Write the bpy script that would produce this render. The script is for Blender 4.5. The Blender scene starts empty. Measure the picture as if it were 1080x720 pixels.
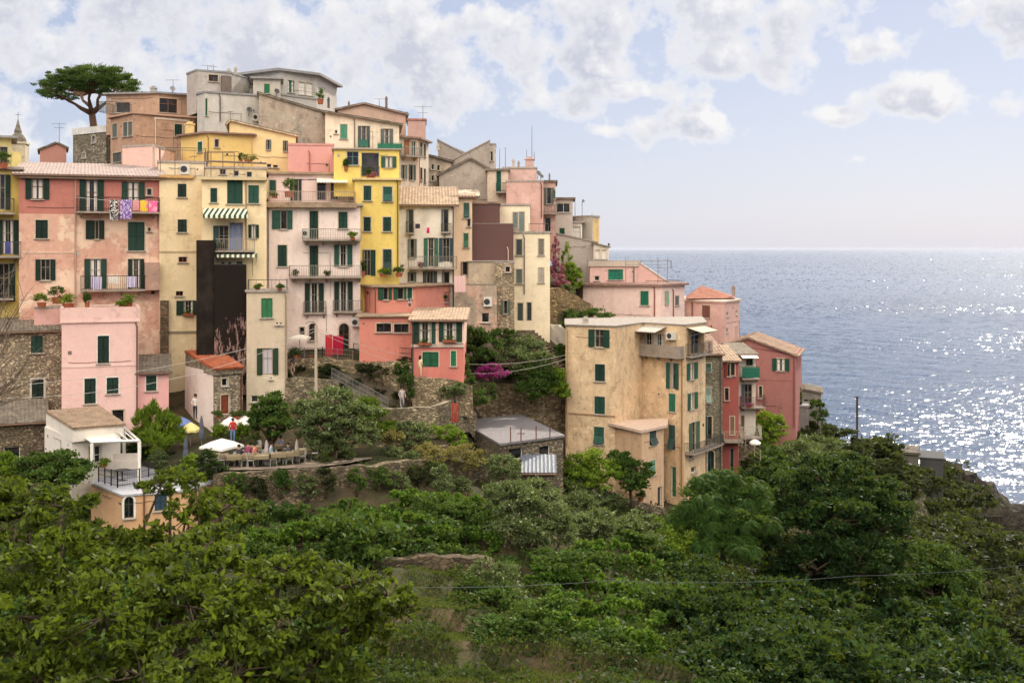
EXPO = 0.78; SUNP = 3.4
CW = (8.0, 7.9, 7.9); CD = (4.6, 4.75, 5.7); CB = (40, 36.5, 31.5)      # cloud radiance, the last an added fill from the unseen back sky (background strength 0.07)
HLO = (5.5, 5.95, 7.3); HHI = (4.1, 4.65, 6.3)                          # hazy sky low down and higher up
HAZE = 1.1e-5
WAVE = .74
import bpy, math, random
import numpy as np
from mathutils import Vector, noise as mnoise
random.seed(7)
SC = bpy.context.scene
COL = SC.collection
F = 1200.0          # focal length in pixels of the 1080 px wide photograph
H = 95.0            # camera height above the sea
R = math.radians
PI = math.pi

def W(px, py, d):
    return Vector(((px-540)/F*d, d, H+(262-py)/F*d))

# ---------------------------------------------------------------- materials
def lin(c):
    return tuple(((x/255)/12.92 if x/255 <= .04045 else ((x/255+.055)/1.055)**2.4) for x in c)
MATS = {}
class NT:
    def __init__(s, name):
        s.m = bpy.data.materials.new(name); s.m.use_nodes = True
        s.t = s.m.node_tree; s.t.nodes.clear()
    def n(s, typ, **kw):
        nd = s.t.nodes.new(typ)
        for k, v in kw.items():
            if k.startswith('i_'):
                nd.inputs[k[2:].replace('_', ' ')].default_value = v
            else: setattr(nd, k, v)
        return nd
    def l(s, a, b): s.t.links.new(a, b)
    def mix(s, fac, a, b, mode='MIX'):
        nd = s.n('ShaderNodeMix', data_type='RGBA', blend_type=mode)
        for sock, v in ((nd.inputs[0], fac), (nd.inputs[6], a), (nd.inputs[7], b)):
            if hasattr(v, 'node'): s.l(v, sock)
            elif isinstance(v, (int, float)): sock.default_value = v
            else: sock.default_value = (*v, 1)
        return nd.outputs[2]
    def ramp(s, src, p):
        nd = s.n('ShaderNodeValToRGB')
        els = nd.color_ramp.elements
        els[0].position = p[0][0]; els[0].color = (p[0][1],)*3+(1,)
        els[1].position = p[1][0]; els[1].color = (p[1][1],)*3+(1,)
        for q in p[2:]:
            e = els.new(q[0]); e.color = (q[1],)*3+(1,)
        s.l(src, nd.inputs[0]); return nd.outputs[0]
    def math(s, op, a, b=0.0):
        nd = s.n('ShaderNodeMath', operation=op)
        for sock, v in ((nd.inputs[0], a), (nd.inputs[1], b)):
            if hasattr(v, 'node'): s.l(v, sock)
            else: sock.default_value = v
        return nd.outputs[0]
    def coords(s, sc=(1, 1, 1), world=True):
        g = s.n('ShaderNodeNewGeometry') if world else s.n('ShaderNodeTexCoord')
        mp = s.n('ShaderNodeMapping'); mp.inputs['Scale'].default_value = sc
        s.l(g.outputs['Position' if world else 'Object'], mp.inputs[0]); return mp.outputs[0]
    def noise(s, vec, scale, detail=4, rough=.55, out='Fac'):
        nd = s.n('ShaderNodeTexNoise'); nd.inputs['Scale'].default_value = scale
        nd.inputs['Detail'].default_value = detail; nd.inputs['Roughness'].default_value = rough
        s.l(vec, nd.inputs['Vector']); return nd.outputs[out]
    def finish(s, col, rough=.9, bump=None, bstr=.3, bdist=.03, metal=0, spec=.3):
        p = s.n('ShaderNodeBsdfPrincipled'); o = s.n('ShaderNodeOutputMaterial')
        if hasattr(col, 'node'): s.l(col, p.inputs['Base Color'])
        else: p.inputs['Base Color'].default_value = (*col, 1)
        if hasattr(rough, 'node'): s.l(rough, p.inputs['Roughness'])
        else: p.inputs['Roughness'].default_value = rough
        p.inputs['Metallic'].default_value = metal
        p.inputs['Specular IOR Level'].default_value = spec
        if bump is not None:
            b = s.n('ShaderNodeBump'); b.inputs['Strength'].default_value = bstr
            b.inputs['Distance'].default_value = bdist
            s.l(bump, b.inputs['Height']); s.l(b.outputs[0], p.inputs['Normal'])
        s.l(p.outputs[0], o.inputs[0]); s.p = p; s.o = o
        return s.m

def plaster(c, st=None, amt=.4, lo=.46, patch=None):
    """lime render with cloudy weathering, vertical run marks and, if asked, patches of another paint"""
    key = ('pl', c, st, amt, lo, patch)
    if key in MATS: return MATS[key]
    def soft(q):
        g = .3*q[0]+.59*q[1]+.11*q[2]; return tuple(min(250, int((g+(v_-g)*.69)*1.04+3)) for v_ in q)
    c = soft(c); st = soft(st) if st else None
    if patch: patch = (soft(patch[0]), patch[1])
    st = st or tuple(int(v*.72) for v in c)
    n = NT('lime_plaster'); v = n.coords(); vr = random.Random(str(key)); k_ = vr.uniform(.7, 1.45); v.node.inputs['Scale'].default_value = (k_, k_, k_*vr.uniform(.8, 1.2)); v.node.inputs['Location'].default_value = (vr.uniform(0, 90), vr.uniform(0, 90), vr.uniform(0, 90))
    a = n.noise(v, .55, 6, .62); b = n.noise(v, 3.1, 5, .6)
    run = n.noise(n.coords((1.3, 1.3, .3)), 1.1, 6, .65)
    f = n.math('MULTIPLY', n.ramp(a, ((lo, 0), (lo+.22, 1))), n.ramp(b, ((.3, .35), (.65, 1))))
    f = n.math('MULTIPLY', f, amt)
    col = n.mix(f, lin(c), lin(st))
    if patch:
        pc, pl_ = patch
        pn = n.noise(n.coords((1, 1, 1.3)), .42, 7, .68)
        col = n.mix(n.ramp(pn, ((pl_, 0), (pl_+.05, 1))), col, lin(pc))
    col = n.mix(n.math('MULTIPLY', n.ramp(run, ((.52, 0), (.75, 1))), amt*.6), col, lin(tuple(int(x*.66) for x in st)))
    peel = n.noise(v, 1.35, 10, .72)
    col = n.mix(n.math('MULTIPLY', n.ramp(peel, ((.565, 0), (.60, 1))), min(1, amt*.75)), col, lin(tuple(int(x*.9) for x in st)))
    col = n.mix(n.math('MULTIPLY', n.ramp(peel, ((.38, 1), (.42, 0))), min(1, amt*.9)), col, lin(tuple(min(250, int(x*1.1+8)) for x in c)))
    fine = n.noise(v, 9, 4, .6)
    col = n.mix(n.math('MULTIPLY', n.ramp(fine, ((.5, 0), (.72, 1))), amt*.5), col, lin(tuple(min(255, int(x*1.12)) for x in c)))
    h = n.math('ADD', n.noise(v, 2.2, 5, .6), n.math('MULTIPLY', n.noise(v, 22, 3), .35))
    MATS[key] = n.finish(col, .92, h, .55, .05)
    return MATS[key]

def stone(c=(150, 134, 112), c2=(98, 86, 72), scale=2.6, mortar=(118, 106, 90)):
    scale *= 1.5; key = ('st', c, c2, scale)
    if key in MATS: return MATS[key]
    n = NT('rubble_stone'); v = n.coords((1, 1, 1.7))
    wob = n.noise(v, 3, 3, .5, 'Color')
    vv = n.n('ShaderNodeVectorMath', operation='MULTIPLY_ADD')
    n.l(wob, vv.inputs[0]); vv.inputs[1].default_value = (.25, .25, .25); n.l(v, vv.inputs[2])
    vo = n.n('ShaderNodeTexVoronoi'); vo.inputs['Scale'].default_value = scale; n.l(vv.outputs[0], vo.inputs['Vector'])
    ve = n.n('ShaderNodeTexVoronoi', feature='DISTANCE_TO_EDGE'); ve.inputs['Scale'].default_value = scale; n.l(vv.outputs[0], ve.inputs['Vector'])
    sep = n.n('ShaderNodeSeparateColor'); n.l(vo.outputs['Color'], sep.inputs[0])
    col = n.mix(sep.outputs[0], lin(c), lin(c2))
    col = n.mix(n.math('MULTIPLY', n.ramp(sep.outputs[1], ((.75, 0), (.8, 1))), .6), col, lin(tuple(min(255, int(x*1.25)) for x in c)))
    edge = n.ramp(ve.outputs['Distance'], ((0.0, 1), (.09, 0)))
    col = n.mix(n.math('MULTIPLY', edge, .6), col, lin(tuple(int(x*.72) for x in mortar)))
    big = n.noise(n.coords(), .5, 5, .6)
    col = n.mix(n.math('MULTIPLY', n.ramp(big, ((.45, 0), (.7, 1))), .45), col, lin((84, 80, 58)))
    hh = n.math('ADD', n.ramp(ve.outputs['Distance'], ((0, 0), (.14, 1))), n.math('MULTIPLY', sep.outputs[2], .5))
    MATS[key] = n.finish(col, .95, hh, .9, .09)
    return MATS[key]

def tiles(c=(190, 160, 136), c2=(140, 112, 94), spots=(118, 108, 98)):
    key = ('ti', c, c2)
    if key in MATS: return MATS[key]
    n = NT('clay_roof_tiles'); v = n.coords()
    vo = n.n('ShaderNodeTexVoronoi'); vo.inputs['Scale'].default_value = 3.2; n.l(v, vo.inputs['Vector'])
    sep = n.n('ShaderNodeSeparateColor'); n.l(vo.outputs['Color'], sep.inputs[0])
    col = n.mix(sep.outputs[0], lin(c), lin(c2))
    col = n.mix(n.math('MULTIPLY', n.ramp(n.noise(v, .8, 6, .65), ((.48, 0), (.66, 1))), .6), col, lin(spots))
    col = n.mix(n.math('MULTIPLY', n.ramp(n.noise(v, 7, 4, .6), ((.55, 0), (.7, 1))), .5), col, lin(tuple(int(x*.6) for x in c2)))
    MATS[key] = n.finish(col, .9, n.noise(v, 9, 4), .5, .04)
    return MATS[key]

def flat(c, rough=.7, amt=.15, metal=0, name='painted_surface', spec=.3, scale=4):
    key = ('fl', c, rough, amt, metal, name)
    if key in MATS: return MATS[key]
    n = NT(name); v = n.coords()
    col = n.mix(n.math('MULTIPLY', n.ramp(n.noise(v, scale, 5, .65), ((.4, 0), (.7, 1))), amt*2), lin(c), lin(tuple(int(x*.62) for x in c)))
    MATS[key] = n.finish(col, rough, n.noise(v, 14, 3), .25, .01, metal, spec)
    return MATS[key]

def shutter_mat(c):
    key = ('sh', c)
    if key in MATS: return MATS[key]
    n = NT('painted_louvres'); v = n.coords()
    w = n.n('ShaderNodeTexWave', wave_type='BANDS', bands_direction='Z', wave_profile='SAW'); w.inputs['Scale'].default_value = 3.2
    n.l(v, w.inputs['Vector'])
    col = n.mix(n.math('MULTIPLY', n.ramp(n.noise(v, 1.3, 5, .65), ((.4, 0), (.7, 1))), .5), lin(c), lin(tuple(int(x*.7+14) for x in c)))
    MATS[key] = n.finish(col, .6, w.outputs['Fac'], .8, .03)
    return MATS[key]

def glass_mat():
    if 'gl' in MATS: return MATS['gl']
    n = NT('window_glass'); v = n.coords()
    c = n.mix(n.ramp(n.noise(v, .9, 2), ((.45, 0), (.6, 1))), (.012, .012, .014), (.05, .045, .04))
    MATS['gl'] = n.finish(c, .08, n.noise(v, 1.6, 2), .12, .02, 0, .5)
    return MATS['gl']

def curtain_mat(c=(222, 216, 206)):
    key = ('cu', c)
    if key in MATS: return MATS[key]
    n = NT('curtain_cloth')
    w = n.n('ShaderNodeTexWave', wave_type='BANDS', bands_direction='X'); w.inputs['Scale'].default_value = 2.0
    w.inputs['Distortion'].default_value = 2
    n.l(n.coords(), w.inputs['Vector'])
    MATS[key] = n.finish(lin(c), .9, w.outputs['Fac'], .6, .04); return MATS[key]

def stripes(c1, c2, scale=2.2, direction='X', name='striped_cloth'):
    key = ('sp', c1, c2, scale, direction)
    if key in MATS: return MATS[key]
    n = NT(name); w = n.n('ShaderNodeTexWave', wave_type='BANDS', bands_direction=direction); w.inputs['Scale'].default_value = scale
    n.l(n.coords(), w.inputs['Vector'])
    MATS[key] = n.finish(n.mix(n.ramp(w.outputs['Fac'], ((.45, 0), (.55, 1))), lin(c1), lin(c2)), .85); return MATS[key]

def blotch(c1, c2, scale=4, name='printed_cloth'):
    key = ('bl', c1, c2, scale)
    if key in MATS: return MATS[key]
    n = NT(name)
    MATS[key] = n.finish(n.mix(n.ramp(n.noise(n.coords(), scale, 2), ((.5, 0), (.56, 1))), lin(c1), lin(c2)), .85); return MATS[key]

def leafmat(name, c1, c2, c3=None, trans=.3, gloss=.35):
    key = ('lf', name)
    if key in MATS: return MATS[key]
    n = NT(name); g = n.n('ShaderNodeNewGeometry')
    r = g.outputs['Random Per Island']
    col = n.mix(r, lin(c1), lin(c2))
    if c3: col = n.mix(n.ramp(r, ((.93, 0), (.97, 1))), col, lin(c3))
    big = n.noise(n.coords(), .45, 3)
    col = n.mix(n.math('MULTIPLY', n.ramp(big, ((.4, 0), (.65, 1))), .5), col, lin(c2))
    p = n.n('ShaderNodeBsdfPrincipled'); n.l(col, p.inputs['Base Color'])
    p.inputs['Roughness'].default_value = .62; p.inputs['Specular IOR Level'].default_value = gloss*.5
    t = n.n('ShaderNodeBsdfTranslucent')
    n.l(n.mix(.55, col, (.20, .26, .02)), t.inputs[0])
    mx = n.n('ShaderNodeMixShader'); mx.inputs[0].default_value = trans
    n.l(p.outputs[0], mx.inputs[1]); n.l(t.outputs[0], mx.inputs[2])
    o = n.n('ShaderNodeOutputMaterial'); n.l(mx.outputs[0], o.inputs[0])
    MATS[key] = n.m; return n.m

def bark(c=(92, 76, 62)):
    return flat(c, .95, .4, 0, 'rough_bark', .2, 6)

# ---------------------------------------------------------------- meshes
class MB:
    def __init__(s): s.v = []; s.f = []; s.m = []
    def poly(s, pts, mi=0):
        b = len(s.v); s.v += [tuple(p) for p in pts]; s.f.append(tuple(range(b, b+len(pts)))); s.m.append(mi)
    def hexa(s, c, mi=0):
        b = len(s.v); s.v += [tuple(p) for p in c]
        for q in ((0, 3, 2, 1), (4, 5, 6, 7), (0, 1, 5, 4), (1, 2, 6, 5), (2, 3, 7, 6), (3, 0, 4, 7)):
            s.f.append(tuple(b+i for i in q)); s.m.append(mi)
    def box(s, fr, u0, u1, n0, n1, z0, z1, mi=0):
        s.hexa([fr(u0, n1, z0), fr(u1, n1, z0), fr(u1, n0, z0), fr(u0, n0, z0), fr(u0, n1, z1), fr(u1, n1, z1), fr(u1, n0, z1), fr(u0, n0, z1)], mi)
    def tube(s, pts, rad, k=6, mi=0, cap=True):
        pts = [Vector(p) for p in pts]
        if isinstance(rad, (int, float)): rad = [rad]*len(pts)
        rings = []; prev = None
        for i, p in enumerate(pts):
            d = (pts[min(i+1, len(pts)-1)]-pts[max(i-1, 0)])
            d = d.normalized() if d.length > 1e-9 else Vector((0, 0, 1))
            ref = Vector((1, 0, 0)) if abs(d.x) < .8 else Vector((0, 1, 0))
            a = d.cross(ref).normalized() if prev is None else (prev-d*prev.dot(d)).normalized()
            prev = a; b2 = d.cross(a)
            ring = []
            for j in range(k):
                t = 2*PI*j/k; q = p+(a*math.cos(t)+b2*math.sin(t))*rad[i]
                ring.append(len(s.v)); s.v.append(tuple(q))
            rings.append(ring)
        for i in range(len(rings)-1):
            for j in range(k):
                s.f.append((rings[i][j], rings[i][(j+1) % k], rings[i+1][(j+1) % k], rings[i+1][j])); s.m.append(mi)
        if cap:
            s.f.append(tuple(reversed(rings[0]))); s.m.append(mi); s.f.append(tuple(rings[-1])); s.m.append(mi)
    def lathe(s, o, prof, k=12, mi=0, sx=1, sy=1):
        rings = []
        for r, z in prof:
            ring = []
            for j in range(k):
                t = 2*PI*j/k; ring.append(len(s.v)); s.v.append((o[0]+r*sx*math.cos(t), o[1]+r*sy*math.sin(t), o[2]+z))
            rings.append(ring)
        for i in range(len(rings)-1):
            for j in range(k):
                s.f.append((rings[i][j], rings[i][(j+1) % k], rings[i+1][(j+1) % k], rings[i+1][j])); s.m.append(mi)
        s.f.append(tuple(reversed(rings[0]))); s.m.append(mi); s.f.append(tuple(rings[-1])); s.m.append(mi)
    def build(s, name, mats, parent=None, origin=None, smooth=False):
        org = origin if origin is not None else (ORG[parent] if parent is not None else Vector((0, 0, 0)))
        me = bpy.data.meshes.new(name)
        me.from_pydata([(x-org[0], y-org[1], z-org[2]) for x, y, z in s.v], [], s.f)
        ml = mats if isinstance(mats, (list, tuple)) else [mats]
        for m in ml: me.materials.append(m)
        if len(ml) > 1: me.polygons.foreach_set('material_index', s.m)
        if smooth: me.polygons.foreach_set('use_smooth', [True]*len(me.polygons))
        o = bpy.data.objects.new(name, me); COL.objects.link(o)
        if parent is not None: o.parent = parent
        else: o.location = org
        ORG[o] = org
        return o
ORG = {}
def tag(o, label=None, cat=None, group=None, kind=None):
    if label: o['label'] = label
    if cat: o['category'] = cat
    if group: o['group'] = group
    if kind: o['kind'] = kind
    return o
def empty(name, loc, label, cat, group=None):
    o = bpy.data.objects.new(name, None); COL.objects.link(o); o.location = loc; o.empty_display_size = .3
    ORG[o] = Vector(loc); return tag(o, label, cat, group)
def tree_of(o):
    return [c for c in o.children]
def dup(o, loc=None, rz=None, sc=None, label=None, parent=None):
    c = o.copy(); COL.objects.link(c)
    if parent is not None: c.parent = parent
    for ch in o.children: dup(ch, parent=c)
    if loc is not None: c.location = loc
    if rz is not None: c.rotation_euler = (0, 0, rz)
    if sc is not None: c.scale = sc if isinstance(sc, (tuple, list)) else (sc,)*3
    if label: c['label'] = label
    return c
def wframe(o, rz=0):
    c, s_ = math.cos(rz), math.sin(rz); o = Vector(o)
    return lambda u, n, z: (o[0]+u*c-n*s_, o[1]+u*s_+n*c, o[2]+z)

# ---------------------------------------------------------------- leaves
def leaf_arrays(cent, size, rng, out=None, elong=2.2, up=.5, droop=0.0):
    n = len(cent)
    a = rng.normal(size=(n, 3))
    if out is not None: a = a*.8+out*1.2
    a[:, 2] -= droop
    a /= np.linalg.norm(a, axis=1)[:, None]+1e-9
    nn = rng.normal(size=(n, 3)); nn[:, 2] += up
    b = np.cross(nn, a); b /= np.linalg.norm(b, axis=1)[:, None]+1e-9
    L = (size*rng.uniform(.65, 1.3, n))[:, None]; Wd = L/elong
    nrm = np.cross(a, b)
    v = np.empty((n, 4, 3))
    v[:, 0] = cent-a*L*.5; v[:, 1] = cent+b*Wd*.5+nrm*Wd*.12-a*L*.05; v[:, 2] = cent+a*L*.5; v[:, 3] = cent-b*Wd*.5+nrm*Wd*.12-a*L*.05
    return v.reshape(-1, 3)
def quads_mesh(name, v, mat, parent=None, origin=(0, 0, 0)):
    me = bpy.data.meshes.new(name); nv = len(v); nf = nv//4
    v = v-np.array(origin)[None, :]
    me.vertices.add(nv); me.vertices.foreach_set('co', v.astype(np.float32).ravel())
    me.loops.add(nv); me.loops.foreach_set('vertex_index', np.arange(nv, dtype=np.int32))
    me.polygons.add(nf); me.polygons.foreach_set('loop_start', np.arange(0, nv, 4, dtype=np.int32))
    me.update(calc_edges=True); me.materials.append(mat)
    o = bpy.data.objects.new(name, me); COL.objects.link(o); o.parent = parent
    ORG[o] = Vector(origin)
    if parent is None: o.location = origin
    return o
def crown_pts(blobs, n, rng, clump=.2, K=26, shell=.55):
    """blobs: (x,y,z,rx,ry,rz) -> leaf centres gathered in twig-end clumps near each lobe's surface"""
    cs = []; outs = []
    w = np.array([b[3]*b[5]+b[3]*b[4] for b in blobs]); w = w/w.sum()
    for b, wi in zip(blobs, w):
        m = int(n*wi)+1
        c = np.array(b[:3]); r = np.array(b[3:6])
        d = rng.normal(size=(K, 3)); d[:, 2] = d[:, 2]*.9+.25; d /= np.linalg.norm(d, axis=1)[:, None]
        rad = rng.uniform(shell, 1.0, K)**.6; far = rng.random(K) < .22; rad[far] *= rng.uniform(1.1, 1.38, far.sum())
        tips = d*rad[:, None]
        pw = rng.uniform(.3, 1.7, K); pw /= pw.sum(); idx = rng.choice(K, m, p=pw)
        sz = rng.uniform(.45, 1.15, K)
        q = rng.normal(size=(m, 3)); q[:, 2] *= .7
        q = tips[idx]+q*clump*.82*sz[idx][:, None]
        cs.append(c+q*r); outs.append(d[idx]*.7+np.array([0, 0, .25]))
    return np.vstack(cs), np.vstack(outs)
def frond_arrays(blobs, nf, L, rng):
    """arching pinnate fronds radiating from twig ends: leaflets in two ranks along a drooping stalk"""
    out = []; w = np.array([b[3]*b[5] for b in blobs]); w = w/w.sum()
    for b, wi in zip(blobs, w):
        K = 12; d = rng.normal(size=(K, 3)); d[:, 2] = abs(d[:, 2])*.8+.1; d /= np.linalg.norm(d, axis=1)[:, None]
        tips = np.array(b[:3])+d*np.array(b[3:6])*rng.uniform(.5, 1.05, K)[:, None]
        for f in range(int(nf*wi)+1):
            t = tips[rng.integers(K)]+rng.normal(size=3)*.12; a = rng.uniform(0, 2*PI); up = rng.uniform(.2, .9); l_ = L*rng.uniform(.7, 1.2)
            hx, hy = math.cos(a), math.sin(a); k = 11
            for i in range(2, k):
                s_ = i/k; p = t+np.array([hx*s_, hy*s_, up*s_-1.15*s_*s_])*l_
                tan = np.array([hx, hy, up-2.3*s_]); tan /= np.linalg.norm(tan)
                for sd in (-1, 1):
                    side = np.array([-hy*sd, hx*sd, -.35])+tan*.5; side /= np.linalg.norm(side)
                    ll = l_*.3*math.sin(PI*min(.95, s_*.8+.2))**.6; wv = tan*ll*.16
                    out += [p, p+side*ll*.5+wv, p+side*ll+np.array([0, 0, -.04]), p+side*ll*.5-wv]
    return np.array(out)
# ---------------------------------------------------------------- buildings
GREEN = (30, 66, 54); DGREEN = (26, 50, 40); DARK = (30, 36, 34); GREYSH = (104, 112, 108); BLUESH = (60, 92, 104)
WHITE = (225, 222, 214)
def perp_pts(x0, x1, dc, yaw=0):
    a0, a1, ac = (x0-540)/F, (x1-540)/F, ((x0+x1)/2-540)/F
    C = Vector((ac*dc, dc)); n = Vector((-ac, -1)).normalized()
    c, s = math.cos(R(yaw)), math.sin(R(yaw)); n = Vector((n.x*c-n.y*s, n.x*s+n.y*c))
    out = []
    for a in (a0, a1):
        # point (aY, Y) with (P-C).n = 0
        Y = C.dot(n)/(a*n.x+n.y); out.append(Vector((a*Y, Y)))
    return out

class Seg:
    def __init__(s, P0, P1):
        s.P0, s.P1 = P0, P1; s.L = (P1-P0).length; s.u = (P1-P0)/s.L
        s.n = Vector((s.u.y, -s.u.x))      # outward, towards the viewer
        s.x0 = 540+F*P0.x/P0.y; s.x1 = 540+F*P1.x/P1.y
    def fr(s, u, n, z):
        p = s.P0+s.u*u+s.n*n; return (p.x, p.y, z)
    def at(s, px):
        a = (px-540)/F; d = s.P1-s.P0
        t = (a*s.P0.y-s.P0.x)/(d.x-a*d.y); return t*s.L, s.P0.y+t*d.y
    def uz(s, px, py):
        u, Y = s.at(px); return u, H+(262-py)/F*Y

def grid_wall(mb, sg, zb, zt, holes, dep=.16, zsplit=None, mi=(0, 0)):
    xs = sorted(set([0, sg.L]+[h[0] for h in holes]+[h[1] for h in holes]))
    zs = sorted(set([zb, zt]+[h[2] for h in holes]+[h[3] for h in holes]+([zsplit] if zsplit else [])))
    xs = [x for x in xs if -1e-6 <= x <= sg.L+1e-6]; zs = [z for z in zs if zb-1e-6 <= z <= zt+1e-6]
    for i in range(len(xs)-1):
        for j in range(len(zs)-1):
            cx, cz = (xs[i]+xs[i+1])/2, (zs[j]+zs[j+1])/2
            if any(h[0] < cx < h[1] and h[2] < cz < h[3] for h in holes): continue
            mb.poly([sg.fr(xs[i], 0, zs[j]), sg.fr(xs[i+1], 0, zs[j]), sg.fr(xs[i+1], 0, zs[j+1]), sg.fr(xs[i], 0, zs[j+1])], mi[0] if zsplit is None or cz < zsplit else mi[1])
    for (a, b, c, d) in holes:
        for q in (((a, c), (a, d)), ((b, d), (b, c)), ((a, d), (b, d)), ((b, c), (a, c))):
            (u0, z0), (u1, z1) = q
            mb.poly([sg.fr(u0, 0, z0), sg.fr(u1, 0, z1), sg.fr(u1, -dep-.1, z1), sg.fr(u0, -dep-.1, z0)], mi[0])

def leaf_panel(mb, fr, u0, u1, n0, n1, z0, z1):
    t = min(.06, (u1-u0)*.2)
    mb.box(fr, u0, u0+t, n0, n1, z0, z1); mb.box(fr, u1-t, u1, n0, n1, z0, z1)
    mb.box(fr, u0+t, u1-t, n0, n1, z0, z0+.09); mb.box(fr, u0+t, u1-t, n0, n1, z1-.08, z1)
    zm = (z0+z1)/2; mb.box(fr, u0+t, u1-t, n0, n1, zm-.03, zm+.03)
    nm = n0+(n1-n0)*.25
    k = max(3, int((z1-z0)/.11)); h = (z1-z0-.17)/k
    for i in range(k):
        zz = z0+.09+h*i
        mb.poly([fr(u0+t, n1-.005, zz), fr(u1-t, n1-.005, zz), fr(u1-t, nm, zz+h), fr(u0+t, nm, zz+h)])
        mb.poly([fr(u0+t, nm, zz+h), fr(u1-t, nm, zz+h), fr(u1-t, n1-.005, zz+h), fr(u0+t, n1-.005, zz+h)])
    mb.poly([fr(u1-t, n0+.002, z0+.09), fr(u0+t, n0+.002, z0+.09), fr(u0+t, n0+.002, z1-.08), fr(u1-t, n0+.002, z1-.08)])

VR_ = random.Random(77)
def opening(root, sg, kind, u0, u1, z0, z1, o):
    """builds the window/door parts; returns the hole rectangle"""
    col = o.get('c', GREEN); wood = o.get('w', (120, 84, 60)); name = o.get('name', 'door' if (z1-z0) > 1.9 and kind != 'C' or kind == 'D' else 'window')
    jv = VR_.choice((.82, .92, 1.0, 1.0, 1.1, 1.25)); col = tuple(min(255, int(q*jv+(6 if jv > 1.2 else 0))) for q in col)
    sm = shutter_mat(col); fm = flat(o.get('f', (150, 140, 124) if kind in 'OG' else WHITE), .6, .1)
    hu0, hu1 = u0, u1
    if kind == 'O':
        fl = o.get('fl', .27); fr_ = o.get('fr', .27)
        hu0, hu1 = u0+(u1-u0)*fl, u1-(u1-u0)*fr_
    w = hu1-hu0; dep = .16
    fb = MB()
    trim = o.get('trim', .07)
    tm = flat(o.get('tc', (200, 184, 160)), .85, .2)
    if kind == 'A':                                            # arch-headed opening: spandrels in the wall's stone
        seg = 8; zr = z1-w/2
        for s_ in (0, 1):
            pts = []
            for i in range(seg+1):
                t = PI/2*i/seg; x = w/2*math.cos(t); z = w/2*math.sin(t)
                pts.append((hu0+w/2+(x if s_ else -x), zr+z))
            cx = hu1 if s_ else hu0
            for i in range(seg):
                fb.poly([sg.fr(pts[i][0], .012, pts[i][1]), sg.fr(cx, .012, z1 if i else pts[i][1]) if i else sg.fr(cx, .012, z1), sg.fr(pts[i+1][0], .012, pts[i+1][1])], 1)
        for i in range(14):
            a0, a1 = PI*i/14, PI*(i+1)/14
            P = [(hu0+w/2+(w/2+q)*math.cos(t), zr+(w/2+q)*math.sin(t)) for t, q in ((a0, 0), (a0, .12), (a1, .12), (a1, 0))]
            fb.poly([sg.fr(a, .03, b) for a, b in P], 1)
        fb.box(sg.fr, hu0-.12, hu0, 0, .03, z0, zr, 1); fb.box(sg.fr, hu1, hu1+.12, 0, .03, z0, zr, 1)
    elif trim:
        fb.box(sg.fr, hu0-trim, hu0, 0, .022, z0, z1, 1); fb.box(sg.fr, hu1, hu1+trim, 0, .022, z0, z1, 1)
        fb.box(sg.fr, hu0-trim, hu1+trim, 0, .026, z1, z1+trim, 1)
    n1 = -.06 if kind in 'CT' else -.09
    t = .04
    fb.box(sg.fr, hu0, hu0+t, -dep, n1, z0, z1); fb.box(sg.fr, hu1-t, hu1, -dep, n1, z0, z1)
    fb.box(sg.fr, hu0+t, hu1-t, -dep, n1, z0, z0+t); fb.box(sg.fr, hu0+t, hu1-t, -dep, n1, z1-t, z1)
    if kind in 'OGA' and w > .5:
        m = (hu0+hu1)/2; fb.box(sg.fr, m-.022, m+.022, -dep, n1-.005, z0+t, z1-t)
        if z1-z0 > 1.0:
            zz = z0+(z1-z0)*.62; fb.box(sg.fr, hu0+t, m-.022, -dep, n1-.012, zz-.018, zz+.018); fb.box(sg.fr, m+.022, hu1-t, -dep, n1-.012, zz-.018, zz+.018)
    win = fb.build(name, [fm, tm], root)
    if kind in 'OGAV':
        pb = MB()
        pb.poly([sg.fr(hu0, -dep-.02, z0), sg.fr(hu1, -dep-.02, z0), sg.fr(hu1, -dep-.02, z1), sg.fr(hu0, -dep-.02, z1)])
        pb.build('pane', glass_mat(), win)
        if o.get('cur'):
            cb = MB(); k = o['cur']; cc = o.get('cc', (226, 220, 212))
            for a, b in ((hu0+t, hu0+t+w*k*.5), (hu1-t-w*k*.5, hu1-t)):
                cb.box(sg.fr, a, b, -dep-.012, -dep+.004, z0+.06, z1-.06)
            cb.build('curtain', curtain_mat(cc), win)
    if kind == 'C':
        m = (hu0+hu1)/2
        for a, b in ((hu0+.01, m-.006), (m+.006, hu1-.01)):
            b_ = MB(); leaf_panel(b_, sg.fr, a, b, -.055, -.012, z0+.02, z1-.02); b_.build('shutter', sm, win)
    if kind == 'T':                                              # lower flap pushed out
        m = (hu0+hu1)/2; zm = z0+(z1-z0)*.52
        for a, b in ((hu0+.01, m-.006), (m+.006, hu1-.01)):
            b_ = MB(); leaf_panel(b_, sg.fr, a, b, -.055, -.012, zm, z1-.02)
            outn = (zm-z0)*o.get('tilt', .55)
            f2 = lambda u, n, z, zm=zm: sg.fr(u, n+(zm-z)*outn/(zm-z0), z+(zm-z)*.12)
            leaf_panel(b_, f2, a, b, -.05, -.01, z0+.02, zm-.02); b_.build('shutter', sm, win)
        pb = MB(); pb.poly([sg.fr(hu0, -dep, z0), sg.fr(hu1, -dep, z0), sg.fr(hu1, -dep, zm), sg.fr(hu0, -dep, zm)]); pb.build('pane', glass_mat(), win)
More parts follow.
